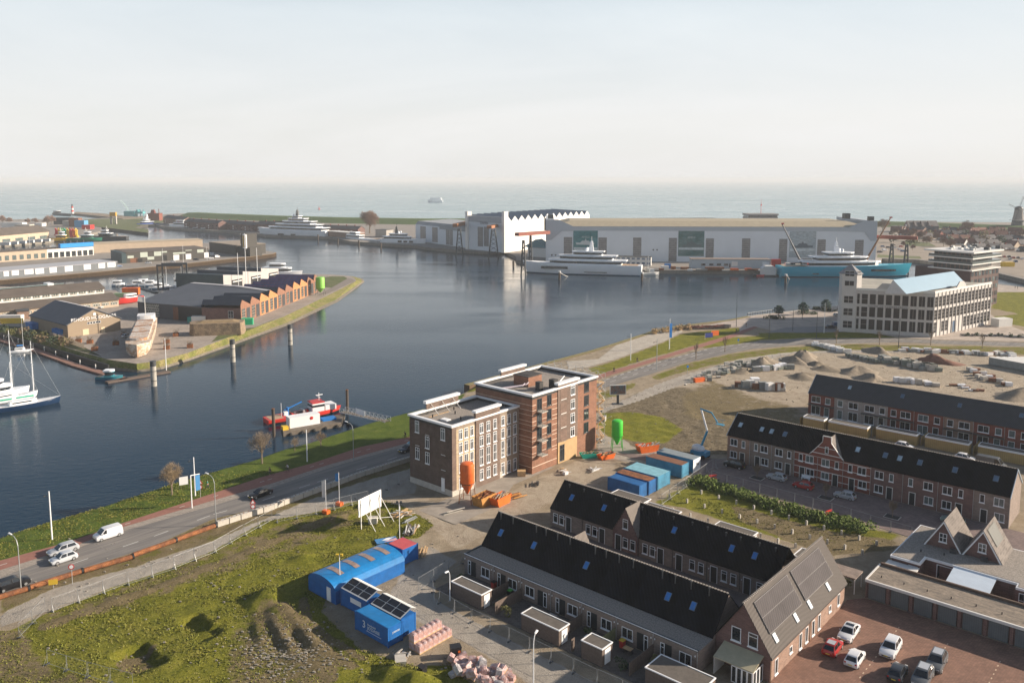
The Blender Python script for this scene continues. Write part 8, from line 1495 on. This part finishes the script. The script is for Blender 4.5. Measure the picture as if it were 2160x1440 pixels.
# concrete barrier blocks, rusty pipe, site fence
def along(pts,step,z=0.0,off=0.0):
    P_ = [G(p[0],p[1],z) for p in pts]; out = []; rem = off
    for a,c in zip(P_,P_[1:]):
        l = (c - a).length; s_ = rem
        while s_ < l: out.append((a.lerp(c,s_ / l),head(a,c))); s_ += step
        rem = s_ - l
    return out
proto = None
for i,(p,r_) in enumerate(along([(458,1110),(560,1078),(670,1037),(755,1006),(876,968)],2.2)):
    if proto is None: proto = thing('concrete_block','pale concrete block in the barrier line beside the river road','concrete block',p,r_,'concrete barrier blocks'); M().box(0,2.05,-.35,.35,0,.95).build('body',lconc,proto); M().box(.5,.7,-.1,.1,.951,.99).box(1.4,1.6,-.1,.1,.951,.99).build('lifting_eye',rust,proto)
    else: dup(proto,p,r_ + ru(-.04,.04))
for i,(p,r_) in enumerate(along([(-60,1282),(0,1264),(150,1216),(240,1190),(330,1158),(456,1112)],7.4)):
    t = thing('rusty_pipe','long rusty steel pipe, %s from the left beside the river road' % ord_[i % 10] if i < 10 else 'rusty steel pipe touching the first concrete block','pipe',p + Vector((0,0,.42)),r_,'rusty pipes along the road'); M().tube((0,0,0),(7.1,0,0),.40,14).build('tube',rust,t,smooth=40); M().tube((7.05,0,0),(7.3,0,0),.46,14).build('collar',black,t)
mesh_m = bpy.data.materials.new('fence_mesh'); mesh_m.use_nodes = True; tt = mesh_m.node_tree; tt.nodes['Principled BSDF'].inputs['Base Color'].default_value = (.35,.37,.38,1); tt.nodes['Principled BSDF'].inputs['Alpha'].default_value = .05
def site_fence(pts,label,group):
    pr_ = None
    for p,r_ in along(pts,3.5):
        if pr_ is None:
            pr_ = thing('fence_panel',label,'fence',p,r_,group); b = M(); b.tube((.03,0,0),(.03,0,2),.022,5).tube((3.42,0,0),(3.42,0,2),.022,5).tube((.03,0,1.98),(3.42,0,1.98),.02,5).tube((.03,0,.15),(3.42,0,.15),.02,5); b.build('frame',mat('dull_steel',(.30,.31,.32),.5,.1,3,.4),pr_); M().add([(.05,0,.15),(3.4,0,.15),(3.4,0,1.97),(.05,0,1.97)],[(0,1,2,3)]).build('wire_mesh',mesh_m,pr_); M().box(-.1,.1,-.3,.3,0,.12).build('foot',dsteel,pr_); M().tube((.03,0,1.1),(.03,-.6,0),.015,4).build('brace',steel,pr_)
        else: dup(pr_,p + Vector((0,0,max(0,hz(p.x,p.y)))),r_ + ru(-.03,.03))
site_fence([(40,1345),(83,1300),(229,1246),(333,1212),(450,1166),(554,1108),(658,1086),(752,1062)],'galvanised mesh fence panel along the haul track','site fence panels along the haul track')
site_fence([(975,1188),(911,1228),(915,1265),(965,1296),(1092,1362),(1222,1425),(1330,1475)],'galvanised mesh fence panel round the back gardens','site fence panels round the front terrace')
site_fence([(1395,1065),(1500,990),(1530,985)],'galvanised mesh fence panel beside the blue containers','site fence panels by the containers'); site_fence([(1500,1012),(1600,1040),(1760,1085),(1900,1128),(1960,1150)],'galvanised mesh fence panel between the street and the hedge','site fence panels along the street'); site_fence([(750,1052),(800,1040),(870,1008)],'galvanised mesh fence panel by the brown apartment block','site fence panels at the yard gate'); site_fence([(100,1400),(160,1420),(235,1440)],'galvanised mesh fence panel in the lower left corner','site fence panels in the lower left')
site_fence([(1445,812),(1560,770),(1700,752)],'galvanised mesh fence panel round the building yard','site fence panels round the building yard')
# ------------------------------------------------------------------ silos, huts, containers
t = silo('orange cement silo on rusty legs before the brown apartment block',LW(-104.6,105.6),7.7,1.3,mat('silo_orange',(.66,.13,.025),.5,.2,.8),rust,2.9,rz=-.3); ln = math.radians(-150)
for ch,z in zip('coba',(6.1,5.4,4.7,4.0)): text('lettering',ch,1.0,black,t,(1.33 * math.cos(ln),1.33 * math.sin(ln),z),(R(90),R(-90),ln + math.pi / 2),.02)
silo('bright green cement silo with green legs beyond the red apartment block',LW(-100.9,149.5),6.8,1.25,mat('silo_green',(.06,.52,.05),.45,.1,.8),green,2.4)
bm = mat('cabin_blue',(.008,.12,.38),.55,.2,.9,kind='ribs',p=2.0,c2=(.006,.095,.31)); bd_ = mat('container_blue',(.012,.12,.33),.6,.28,.6,kind='ribs',p=1.6,c2=(.01,.09,.26)); b2 = mat('light_container_blue',(.06,.24,.38),.6,.28,.6,kind='ribs',p=1.6,c2=(.045,.19,.31))
t = lthing('arched_hut','bright blue arched site hut with brown roof windows and a white door','site hut',-98.8,66.4); W,D = 6.6,13.0; prof = [(W / 2 - W / 2 * math.cos(math.pi * k / 12),1.9 + 1.35 * math.sin(math.pi * k / 12)) for k in range(13)]
M().prism([(0,0),(W,0)] + prof[::-1],.05,D - .05,ax='y').build('wall',bm,t); r = M()
for a,c in zip(prof,prof[1:]): r.add([(a[0],0,a[1] + .06),(c[0],0,c[1] + .06),(c[0],D,c[1] + .06),(a[0],D,a[1] + .06)],[(0,1,2,3)])
r.build('roof',mat('blue_tarp_roof',(.01,.17,.43),.45,.22,.6),t); M().box(4.6,5.5,-.05,.049,.1,2.1).build('door',white,t)
for y in (2.0,4.9,7.8,10.7):
    q = M();
    for a,c in zip(prof[4:9],prof[5:9]): q.add([(a[0],y,a[1] + .1),(c[0],y,c[1] + .1),(c[0],y + .9,c[1] + .1),(a[0],y + .9,a[1] + .1)],[(0,1,2,3)])
    q.build('roof_light',mat('brown_rooflight',(.28,.20,.17),.3,.35,2),t)
def cont(label,x,y,w_,d_,h_,m,top=None,solar=False,group='site containers',rz=0.0,nm='site_container'):
    t = lthing(nm,label,'container',x,y,group=group,rz=rz); M().box(0,w_,0,d_,.1,h_).build('body',m,t); b = M()
    for a in (0,w_ - .12):
        for c in (0,d_ - .12): b.box(a - .03,a + .15,c - .03,c + .15,0,h_ + .06)
    b.build('corner_posts',m,t); M().box(.1,w_ - .1,.1,d_ - .1,h_ + .002,h_ + .05).build('roof',top or m,t); M().box(w_,w_ + .03,.3,d_ - .3,.25,h_ - .2).build('door',m,t)
    if solar:
        a_ = M(); r_ = M(); r_.add([(.2,-.1,h_ + .1),(w_ - .1,-.1,h_ + .1),(w_ - .1,d_ * .8,h_ + .85),(.2,d_ * .8,h_ + .85),(w_ - .1,d_ + .3,h_ + .5),(.2,d_ + .3,h_ + .5)],[(0,1,2,3),(3,2,4,5)]); r_.build('solar_array',offwhite,t)
        for k in range(3):
            x0,x1 = .3 + k * (w_ - .5) / 3,.3 + (k + .94) * (w_ - .5) / 3
            for f0,f1,dz_ in ((0.05,.48,.35),(.52,.95,.05)): a_.add([(x0,d_ * .8 * f0,h_ + .14 + .75 * f0),(x1,d_ * .8 * f0,h_ + .14 + .75 * f0),(x1,d_ * .8 * f1,h_ + .14 + .75 * f1),(x0,d_ * .8 * f1,h_ + .14 + .75 * f1)],[(0,1,2,3)])
        a_.build('solar_cells',mat('solar_black',(.02,.022,.03),.25,.2,1),t)
    return t
t = cont('blue site cabin with solar panels next to the arched hut',-91.6,66.9,6.0,2.5,2.6,bm,solar=True); M().box(2.2,4.6,-.03,-.001,1.3,2.0).build('notice',white,t)
cont('blue site cabin with solar panels behind the lettered container',-85.0,66.9,6.4,2.5,2.6,bm,solar=True); t = cont('blue container lettered JOZIASSE beside the solar cabins',-85.0,64.3,6.8,2.45,2.6,bm,mat('blue_tarp_roof',(.01,.24,.58)))
wt2 = mat('sign_white',(.62,.68,.74),.6,.02); text('lettering','JOZIASSE',.62,wt2,t,(3.9,-.03,1.05),(R(90),0,0)); text('lettering','Bouwbedrijf',.34,wt2,t,(3.5,-.03,1.62),(R(90),0,0)); text('emblem','3',1.4,wt2,t,(1.9,-.03,1.0),(R(90),0,0)); M().box(2.4,5.4,-.03,-.001,.72,.78).build('underline',wt2,t); text('lettering','JOZIASSE',.3,wt2,t,(6.84,1.3,1.7),(R(90),0,R(90)))
cont('blue box container with a pinkish red roof',-97.7,80.6,3.6,3.2,2.6,bm,mat('faded_red_roof',(.50,.09,.10),.7,.1))
cont('blue container with grey shutters nearest the sheds',-88.4,128.0,7.2,2.6,2.6,bd_); cont('blue container with a rusty orange roof second from the sheds',-88.6,131.0,7.6,2.6,2.7,bd_,rust); cont('light blue wide container in the middle of the container row',-88.8,134.2,7.8,4.6,2.7,b2,mat('pale_blue_roof',(.20,.42,.50),.7,.2)); cont('dark blue container with a brown stained roof in the container row',-89.2,143.0,8.4,2.8,2.7,b2,cols['brown']); t = cont('blue container with a white end and small windows farthest from the sheds',-89.2,147.2,8.6,3.0,2.8,b2,mat('grey_blue_roof',(.22,.26,.28),.7,.1)); M().box(8.63,8.66,0,3.0,.1,2.8).build('white_end',white,t); win(t,8.67,1.2,1.2,1.1,.8,math.pi / 2,2,1)
# skips and lift
def skip(label,p,rz,m,load,w_=3.6,d_=1.9,h_=1.5):
    t = thing('skip',label,'skip',p,rz,'skips on the building site'); b = M(); o_,i_ = [(-w_ / 2 - .5,h_),(w_ / 2 + .5,h_),(w_ / 2,0),(-w_ / 2,0)],0
    b.prism(o_[::-1],-d_ / 2,-d_ / 2 + .08,ax='y').prism(o_[::-1],d_ / 2 - .08,d_ / 2,ax='y'); b.add([(-w_ / 2,-d_ / 2,0),(-w_ / 2,d_ / 2,0),(-w_ / 2 - .5,d_ / 2,h_),(-w_ / 2 - .5,-d_ / 2,h_),(w_ / 2,-d_ / 2,0),(w_ / 2,d_ / 2,0),(w_ / 2 + .5,d_ / 2,h_),(w_ / 2 + .5,-d_ / 2,h_)],[(0,1,2,3),(4,7,6,5),(0,4,5,1)]); b.build('tub',m,t)
    for k in range(26): x,y = ru(-w_ / 2 - .2,w_ / 2 - .2),ru(-d_ / 2 + .2,d_ / 2 - .5); l = ru(.3,1.3); a = ru(-.6,.6); M().tube((x,y,h_ - .3),(x + l,y + l * a * .5,h_ + ru(-.1,.35)),ru(.05,.14),4).build('rubble',random.choice(load),t)
    return t
skip('rusty closed skip with a ridged lid beside the orange silo',LW(-101.6,106.9),.9,mat('ochre_rust',(.42,.20,.05),.8,.3,1.2),[rust],3.2,2.4,1.9); skip('orange skip full of boards right of the ridged one',LW(-99.6,109.2),.9,orange,[wood,conc],3.2,2.2,1.6); skip('bright orange skip heaped with white rubble beyond the green silo',LW(-95.2,153),.35,orange,[plast,wood,offwhite],4,2.2,1.5); skip('teal skip with timber before the red apartment block',LW(-102.5,141),.2,mat('teal_skip',(.02,.40,.28),.6,.1),[wood,plast],3,1.6,1.0); skip('orange tipped skip with timber beside the teal one',LW(-99.3,143),.5,orange,[wood,dsteel],3,1.6,1.0)
t = lthing('boom_lift','blue and white articulated boom lift with its platform raised','boom lift',-84.3,157); M().box(-1.8,1.8,-1.1,1.1,.6,1.6).build('chassis',mat('lift_blue',(.03,.25,.42),.5,.1),t); M().blob((-.5,0,2.0),1.6,1.0,.9,10,6,.02).build('counterweight',plast,t)
for x in (-1.3,1.3):
    for y in (-1.1,1.1): M().tube((x,y - .15,.5),(x,y + .15,.5),.5,12).build('wheel',tyre,t)
M().tube((0,0,2),(1.2,.6,6.0),.26,6).build('lower_boom',MATS['lift_blue'],t); M().tube((1.2,.6,6.0),(-.6,1.0,10.4),.2,6).build('upper_boom',plast,t); M().tube((-.8,1.0,10.5),(1.9,1.0,10.1),.17,6).build('jib',MATS['lift_blue'],t); M().tube((1.9,1.0,10.1),(3.4,1.0,8.2),.13,6).box(3.2,4.9,.5,1.4,7.9,8.0).box(3.2,4.9,.5,.54,8.4,8.46).box(3.2,4.9,.5,.54,8.9,8.96).box(3.2,4.9,1.36,1.4,8.9,8.96).box(3.2,3.24,.5,.54,8,8.9).box(4.86,4.9,.5,.54,8,8.9).build('platform',MATS['lift_blue'],t)
t = thing('advertising_board','framed advertising board with a picture on a dark post','billboard',G(1303,852),.1); M().box(-.3,.3,-.2,.2,0,2.6).box(-1.4,1.4,-.8,.8,0,.15).build('post',dsteel,t); M().box(-2.2,2.2,-.2,.2,2.6,5.3).build('frame',offwhite,t); M().box(-2.0,2.0,-.23,-.201,2.8,5.1).build('poster',mat('poster_print',(.08,.14,.18),.4,.6,.8,c2=(.22,.12,.09)),t)
a,b_ = G(757,1118),G(795,1098); t = thing('billboard','white backed billboard on raking timber legs','billboard',a,head(a,b_)); l = (b_ - a).length + 1.2; M().box(0,l,-.06,.06,2.3,5.4).build('panel',white,t); b = M()
for x in (.5,l / 2,l - .5): b.box(x - .07,x + .07,-.16,-.061,0,5.3).tube((x,-.15,4.6),(x + .6,-2.8,0),.06,5)
b.tube((.5,-1.4,2.2),(l + .2,-2.4,.8),.05,4).build('raking_legs',offwhite,t)
a = G(815,1142); t = thing('fallen_sign','blue and pink printed panel lying flat on the grass','sign',a + Vector((0,0,.25)),.4); M().box(-1.8,1.8,-.9,.9,0,.08).build('panel',mat('blue_print',(.03,.20,.45),.5,.2),t); M().prism([(-.6,-.7),(1.7,-.7),(1.7,.2),(.6,-.1)],.081,.09).build('pink_print',mat('pink_print',(.60,.32,.34),.5,.1),t); M().prism([(-.8,0),(.2,-.3),(.9,.3),(1.6,.7),(.2,.7)],.091,.1).build('white_print',white,t)
for lb,x,y,c1 in (('white flag with lettering on a pole with an orange foot',688,1082,mat('white_flag',(.66,.62,.62),.8,.1,1.5)),('blue flag on a pole with an orange foot',716,1065,mat('blue_flag',(.03,.16,.40),.8,.2,1.5))):
    t = thing('flag',lb,'flag',G(x,y),2.6,'flags by the haul track'); M().tube((0,0,0),(0,0,6.3),.05,6).build('pole',white,t); M().box(-.6,.6,-.45,.45,0,.6).build('foot_block',orange,t); h1 = 3.0 if x < 700 else 4.6; M().add([(0,0,6.2),(.7,.15,6.0),(1.0,-.05,5.9),(0,0,h1),(.7,.12,h1 - .1),(1.0,-.1,h1 - .1)],[(0,1,4,3),(1,2,5,4)]).build('cloth',c1,t)
# ------------------------------------------------------------------ pallets, stacks and heaps
wrap = mat('shrink_wrapped_bricks',(.40,.23,.20),.4,.35,2.5,c2=(.50,.40,.40),spec=.5); wrap2 = mat('grey_wrapped_stones',(.28,.26,.26),.5,.35,2.5,c2=(.46,.44,.44),spec=.5)
protos = {}
def pallet(p,rz,m,sz=(1.0,1.1,1.0),label='',group='',z=0.0,nm='brick_pallet',tilt=0):
    if m.name + group not in protos: protos[m.name + group] = (M().prism([(-.5,-.5),(.5,-.5),(.5,.5),(-.5,.5)],.12,.95,scale=.94).blob((0,0,.95),.44,.44,.1,8,4,.1).mesh('load',m),M().box(-.52,.52,-.52,.52,0,.12).mesh('pallet_base',wood))
    t = thing(nm,label,'pallet',p + Vector((0,0,z)),rz,group); t.scale = sz; a,b_ = protos[m.name + group]; link('load',a,t); link('pallet_base',b_,t)
    if tilt: t.rotation_euler = (ru(-.5,.5),ru(-.5,.5),rz)
for k in range(7):
    for j in (0,1):
        for i in (0,1):
            if (j == 1 and i == 1) or (j == 1 and k > 5): continue
            pallet(LW(-75.6 + i * 1.05,66.4 + k * .82),-AU,wrap,(1.0,.8,1.1),'shrink wrapped pink brick pallet in the neat double row by the blue cabins','brick pallets in the double row',j * 1.08)
for k in range(54):
    q = k / 54; p = G(958,1396).lerp(G(1075,1445),q) + Vector((ru(-1.2,1.6),ru(-2.6,2.0),0)); pallet(p,ru(0,3),[wrap,wrap,wrap2][k % 3],(ru(.9,1.3),ru(.6,.9),ru(.6,.9)),'crumpled wrapped stone pack in the untidy heap at the bottom edge','wrapped stone packs in the heap',random.choice([0,0,.5]),tilt=1)
t = thing('wheelie_bin','black wheelie bin with an orange sticker beside the stone heap','bin',G(961,1383),.3); M().prism([(-.6,-.5),(.6,-.5),(.6,.5),(-.6,.5)],0,1.3,scale=1.1).build('body',black,t); M().box(-.68,.68,-.58,.58,1.302,1.42).build('lid',black,t); M().box(.2,.5,-.56,-.54,.7,1.0).build('sticker',orange,t)
def planks(label,p,rz,n,L_,m,name='timber_stack',sp=.9,cat='timber',group='timber stacks on the site',chaos=.1):
    t = thing(name,label,cat,p,rz,group)
    for k in range(n): a = random.gauss(0,chaos); y = ru(-sp,sp); l = L_ * ru(.6,1); z = .08 + .12 * (k % 4); b = M().box(-l / 2,l / 2,-.1,.1,0,.09); b.xf((ru(-.4,.4),y,z),a); b.build('board',m if not isinstance(m,list) else random.choice(m),t)
mx_ = [wood,offwhite,conc,gwood]
for lb,x,y,n,l,m,ch in (('loose pale boards beside the billboard',850,1085,22,4.2,[wood,wood,offwhite],.5),('scattered boards and pipes at the site entrance',868,1120,22,4.5,mx_,.45),('grey ribbed sheets stacked by the pale boards',866,1098,6,3.2,steel,.02),('new roof battens beside the red roofed container',888,1168,12,3.6,wood,.03),('white boards along the arched hut',800,1216,6,3.4,[wood,offwhite],.1),('orange boards beside the skips',1090,1048,9,3.2,[mat('orange_boards',(.62,.30,.08),.8,.1),rust],.04),('dark pipes beside the orange boards',1128,1022,7,2.6,dsteel,.06),('debris and planks under the scaffold foot',1262,930,30,3.0,[plast,wood,offwhite,conc],.9),('plank litter right of the entrance boarding',1190,995,8,2.0,[offwhite,wood],.8),('broken slabs and boards near the grass in the lower middle',852,1385,14,1.8,mx_,.7),('plank litter before the tipped skips',1255,992,8,2.6,[plast,offwhite],.7),('concrete kerb stones along the apron',955,1078,5,4,lconc,.03)): planks(lb,G(x,y),.6 + (x % 5) * .3,n,l,m,chaos=ch)
for i,(x,y,s_,c) in enumerate(((1100,1003,1.6,wood),(1193,1000,.9,plast),(1183,968,1.0,wood),(1212,925,1.1,dsteel),(1270,887,1.8,conc),(1262,868,1.6,dsteel),(700,1098,.8,wood),(845,1405,1.6,lconc),(890,1415,1.0,black),(787,1102,1.5,lconc))): crate('crate','%s crate or bale %s' % ({wood.name: 'timber',plast.name: 'white',dsteel.name: 'dark',conc.name: 'concrete',lconc.name: 'pale concrete',black.name: 'black'}[c.name],['at the corner of the taller apartment block','of plastic before the boarded entrance','beside the boarded entrance','low by the skips','near the green silo','beneath the scaffold','by the white flag foot','on the grass near the wrapped pallets','on the grass beside the pale one','under the raking billboard legs'][i]),'crate',(x,y),s_,s_ * .8,s_ * .7,c,rz=i * .7,group='crates and bales on the site')
# sand heaps and block stacks in the building yard
sp_ = [mat('sand_heap',(.27,.225,.17),.95,.25,.8,c2=(.20,.165,.125),bump=.6),mat('dark_soil',(.20,.165,.12),.95,.3,.6,bump=.5),mat('red_soil',(.20,.10,.07),.95,.3,.6,bump=.5)]
for i,(x,y,h_,r_,c) in enumerate(((1612,772,4.2,5.5,0),(1696,757,4.4,7,0),(1670,762,2.6,5,0),(1745,780,1.8,5,1),(1806,785,3.0,6,0),(1832,800,2.8,5,0),(1700,795,2.0,6,1),(1565,783,1.5,4,1),(1845,742,3.0,5.5,0),(1977,763,4.0,6,2),(2150,838,4.4,7,0),(1722,769,1.8,4,1))):
    t = thing('soil_heap','%s heap %s' % (['pale sand','dark soil','reddish soil'][c],['with a sharp peak left in the yard','tallest, behind the left peaks','rounded, left of the tallest','low, behind the brown terrace ridge','with a dark side, middle of the yard','nearest the brown terrace ridge','low, by the grey block stacks','low at the left edge of the yard','at the far side of the yard','conical, at the far right of the yard','at the right picture border','small dark, right of the tallest'][i]),'heap',G(x,y),i,'heaps in the building yard'); b = M(); n = 20; prof = [(1.15,-.12),(.85,.16),(.6,.42),(.38,.70),(.2,.9),(.03,1.0)]; vs = []
    for q,z in prof:
        for k in range(n): a = 2 * math.pi * k / n; j = 1 + .22 * math.sin(a * 2 + i) + .16 * math.sin(a * 3 + i * 2) + ru(-.13,.13); vs.append((r_ * (q * j * math.cos(a) + .22 * z * math.sin(i * 3)),r_ * (q * j * .75 * math.sin(a) + .2 * z * math.cos(i * 5)),h_ * .66 * z * (1 + .22 * math.sin(a * 2 + i * 4) * min(1,q * 2.2)) * (1 + ru(-.12,.12) * (q > .1))))
    b.add(vs,[(j * n + k,j * n + (k + 1) % n,(j + 1) * n + (k + 1) % n,(j + 1) * n + k) for j in range(5) for k in range(n)]); b.build('soil',sp_[c],t,smooth=60)
blk = [mat('grey_blocks',(.24,.25,.24),.9,.15,1),lconc,plast,mat('mossy_blocks',(.20,.22,.19),.9,.2,1),cols['brown'],offwhite]
def yard(x0,y0,x1,y1,n,sp,hs,mi,lb,grp,sz=(1.6,1.2)):
    pr_ = {}
    for k in range(n):
        p = G(x0 + (x1 - x0) * k / max(1,n - 1),y0 + (y1 - y0) * k / max(1,n - 1)) + Vector((ru(-sp,sp),ru(-sp,sp),0)); m = mi[k % len(mi)]; h_ = random.choice(hs); key = (m,h_)
        if key not in pr_: pr_[key] = thing('block_stack',lb,'block stack',p,ru(-.2,.2),grp); M().box(-sz[0] / 2,sz[0] / 2,-sz[1] / 2,sz[1] / 2,.1,h_).build('blocks',blk[m],pr_[key]); M().box(-sz[0] / 2,sz[0] / 2,-sz[1] / 2,sz[1] / 2,0,.099).build('pallet_base',wood,pr_[key])
        else: dup(pr_[key],p,ru(-.5,.5))
yard(1475,800,1580,765,44,3.2,[.6,.9,1.2],[0,1,3],'grey stone block in the jumble at the left tip of the yard','stone blocks at the yard tip',(1.3,.9)); yard(1600,782,1660,777,16,1.2,[1.1,1.6],[0,3,2],'stacked grey blocks behind the jumble in the yard','block stacks in the yard middle',(2.2,1.6)); yard(1560,815,1660,826,14,1.2,[1.0,1.6,2.2],[4,1,0,5],'concrete frame or pallet near the brown terrace end','frames near the terrace end',(2.2,1.4))
yard(1722,728,1785,744,34,1.2,[.9,1.4],[2,5],'white wrapped pack in the long pale row by the far road','white packs by the far road',(1.8,1.2)); yard(1790,752,1860,765,26,1.0,[1.2],[0,3],'low grey block stack in the slanting row','block stacks in the slanting row',(2.0,1.0)); yard(1865,762,1980,783,44,1.8,[1.2,2.0],[0,3,1],'grey block stack in the broad group right of the yard middle','block stacks in the broad group',(2.2,1.6)); yard(1905,740,2140,750,46,2.2,[.8,1.2],[2,5,4,0],'mixed building pack along the far fence of the yard','packs along the far fence',(2.4,1.2)); yard(1895,805,1960,812,12,1.5,[1.0,1.5],[5,2,1],'pale stack just behind the brown terrace ridge','stacks behind the terrace ridge',(2,1.5)); yard(2050,785,2110,812,18,2.0,[.8,1.2],[1,4,2],'pale stack left of the long white beams','stacks left of the white beams',(1.8,1.3)); yard(2020,815,2060,824,8,2.0,[.5],[2,4],'low bundle behind the right end of the ridge','bundles behind the ridge end',(2,1))
for k in range(6): p = G(2088 + k * 13,768); t = thing('beam_stack','long white wrapped beam stack, %s from the left at the right of the yard' % ord_[k],'beam stack',p,R(-58),'white beam stacks'); M().box(0,17,-.8,.8,.1,2.4).build('beams',blk[0],t); M().box(0,17,-.85,.85,2.402,2.5).build('wrapping',offwhite,t)
crate('tool_chest','white box cabin near the dark frames in the yard','cabin',(1592,812),2.4,2,2.2,white); crate('tarp_wedge','orange and white panel leaning at the yard tip','panel',(1475,805),3.4,1,1.2,orange,rz=.4)
# posts in the field, hedge, young trees, street bits
pr_ = None
for r_ in range(4):
    for k in range(12):
        x,y = 1442 + k * 37 - r_ * 30,1030 + k * 10.8 + r_ * 19
        if x < 1400 or y > 1172: continue
        p = G(x,y); p.z = hz(p.x,p.y)
        if pr_ is None: pr_ = thing('marker_post','short white foundation post in the fenced grass field','post',p,0,'white posts in the fenced field'); M().box(-.16,.16,-.16,.16,-.1,.75).build('shaft',lconc,pr_); M().box(-.12,.12,-.12,.12,.751,.8).build('top',lconc,pr_)
        else: dup(pr_,p,k)
hl = along([(1474,1018),(1560,1046),(1650,1074),(1760,1102),(1815,1118)],2.6)
for i,(p,r_) in enumerate(hl): leafy('hedge','dense green hedge bush in the long hedge beside the street, near end first' if 0 else 'dense green bush in the hedge between the street and the post field',p,.95,2.6,mat('hedge_leaves',(.095,.135,.020),.9,.35,.5),120 + i,'hedge bushes beside the street',n=620,leaf=.24,shape=.8)
for i,(x,y) in enumerate(((1597,1008),(1742,1050),(1882,1090))): t = thing('tree_bed','square kerbed tree bed in the street, %s from the left' % ord_[i],'planting bed',G(x,y),-AU,'tree beds in the street'); M().box(-1.3,1.3,-1.0,1.0,0,.06).build('kerb',lconc,t); M().box(-1.15,1.15,-.85,.85,.061,.1).build('soil',black,t); bare_tree('young_tree','thin young street tree, %s from the left' % ord_[i],G(x,y),3.2,.7,200 + i,'young trees in the street',lv=4)
for i,(x,y) in enumerate(((1468,757),(1529,742),(1764,724),(1855,727),(1963,728),(2072,735))): bare_tree('young_tree','thin young tree along the far road verge, %s from the left' % ord_[i],G(x,y),6,.5,210 + i,'young trees along the far road',lv=3,rmin=.02,dens=2)
for i,(x,y) in enumerate(((1485,1014),(1503,1010),(1748,1085))): t = thing('road_barrier','red plastic road barrier %s' % ['lying left at the hedge end','lying right of its twin at the hedge end','standing at the fence before the hedge'][i],'barrier',G(x,y),.3 * i,'red road barriers'); M().box(-.9,.9,-.06,.06,.5,.9).box(-.9,.9,-.06,.06,.1,.3).box(-.9,-.7,-.3,.3,0,.1).box(.7,.9,-.3,.3,0,.1).box(-.85,-.78,-.05,.05,.3,.5).build('rails',red,t)
t = thing('bench','white slatted bench before the banded red houses','bench',G(1699,1012),-AU); M().box(-.9,.9,-.3,.2,.42,.48).build('seat',white,t); M().box(-.9,.9,.2,.26,.5,1.0).build('backrest',white,t); [M().box(x,x + .08,-.25,.2,0,.419).build('leg',white,t) for x in (-.8,.72)]
street_lamp('white street lamp rising from the bottom picture edge',G(1125,1462),7.2,1.2,.8,None,white); street_lamp('white street lamp standing before the leftmost garden shed',LW(-80.9,78.0),4.6,-2.2,.6,None,white)
for lb,x,y,h_ in (('site light pole with two floodlights beside the pale boards',843,1136,6.5),('yellow headed site light pole behind the solar cabins',718,1255,6.2)): t = pole('site_light',lb,'light pole',G(x,y),h_,.06,white,'site light poles'); [M().box(a,a + .35,-.15,.15,h_ - .2,h_ + .1).build('floodlight',dsteel if x > 800 else yellow,t) for a in (-.5,.15)]
b = M()
for _ in range(1100):
    x,y = random.choice([(random.gauss(600,55),random.gauss(1375,30)),(random.gauss(600,55),random.gauss(1375,30)),(ru(70,1000),ru(1130,1430)),(ru(1270,1700),ru(800,960)),(ru(1560,2160),ru(745,830))]); p = G(x,y); s_ = ru(.05,.16)
    b.box(p.x - s_,p.x + s_,p.y - s_ * .7,p.y + s_ * .7,hz(p.x,p.y) - .05,hz(p.x,p.y) + s_)
tag(b.build('rubble',mat('rubble_bits',(.27,.245,.205),.9,.5,.6)),'small stones and litter strewn over the site','rubble',kind='stuff')
for lb,x,y,h_,c in (('tall narrow blue banner by the reeds',1411,738,9.5,blue),('blue advertising cloth on the fence by the cycle path',1487,716,2.4,mat('navy_cloth',(.02,.04,.22),.7,.1)),('orange advertising cloth right of the blue one',1500,712,2.6,orange)):
    t = thing('banner',lb,'banner',G(x,y),.35,'banners by the cycle path'); M().tube((0,0,0),(0,0,h_),.06,6).build('pole',offwhite,t); (M().box(.1,1.1,-.04,.04,4.4,h_) if h_ > 5 else M().box(.1,3.4,-.04,.04,.7,h_)).build('cloth',c,t)
# ------------------------------------------------------------------ haze: the air between the camera and the sea
hm = bpy.data.materials.new('haze_air'); hm.use_nodes = True; t = hm.node_tree; t.nodes.clear()
pv = N(t,'ShaderNodeVolumePrincipled'); pv.inputs['Color'].default_value = (.92,.965,1.0,1); pv.inputs['Density'].default_value = 1.25e-4; pv.inputs['Anisotropy'].default_value = 0.0
om = N(t,'ShaderNodeOutputMaterial'); t.links.new(pv.outputs[0],om.inputs['Volume'])
hz_o = M().box(-25000,25000,-300,26500,-4.6,75).build('haze',hm); tag(hz_o,'pale sea haze','haze',kind='stuff')
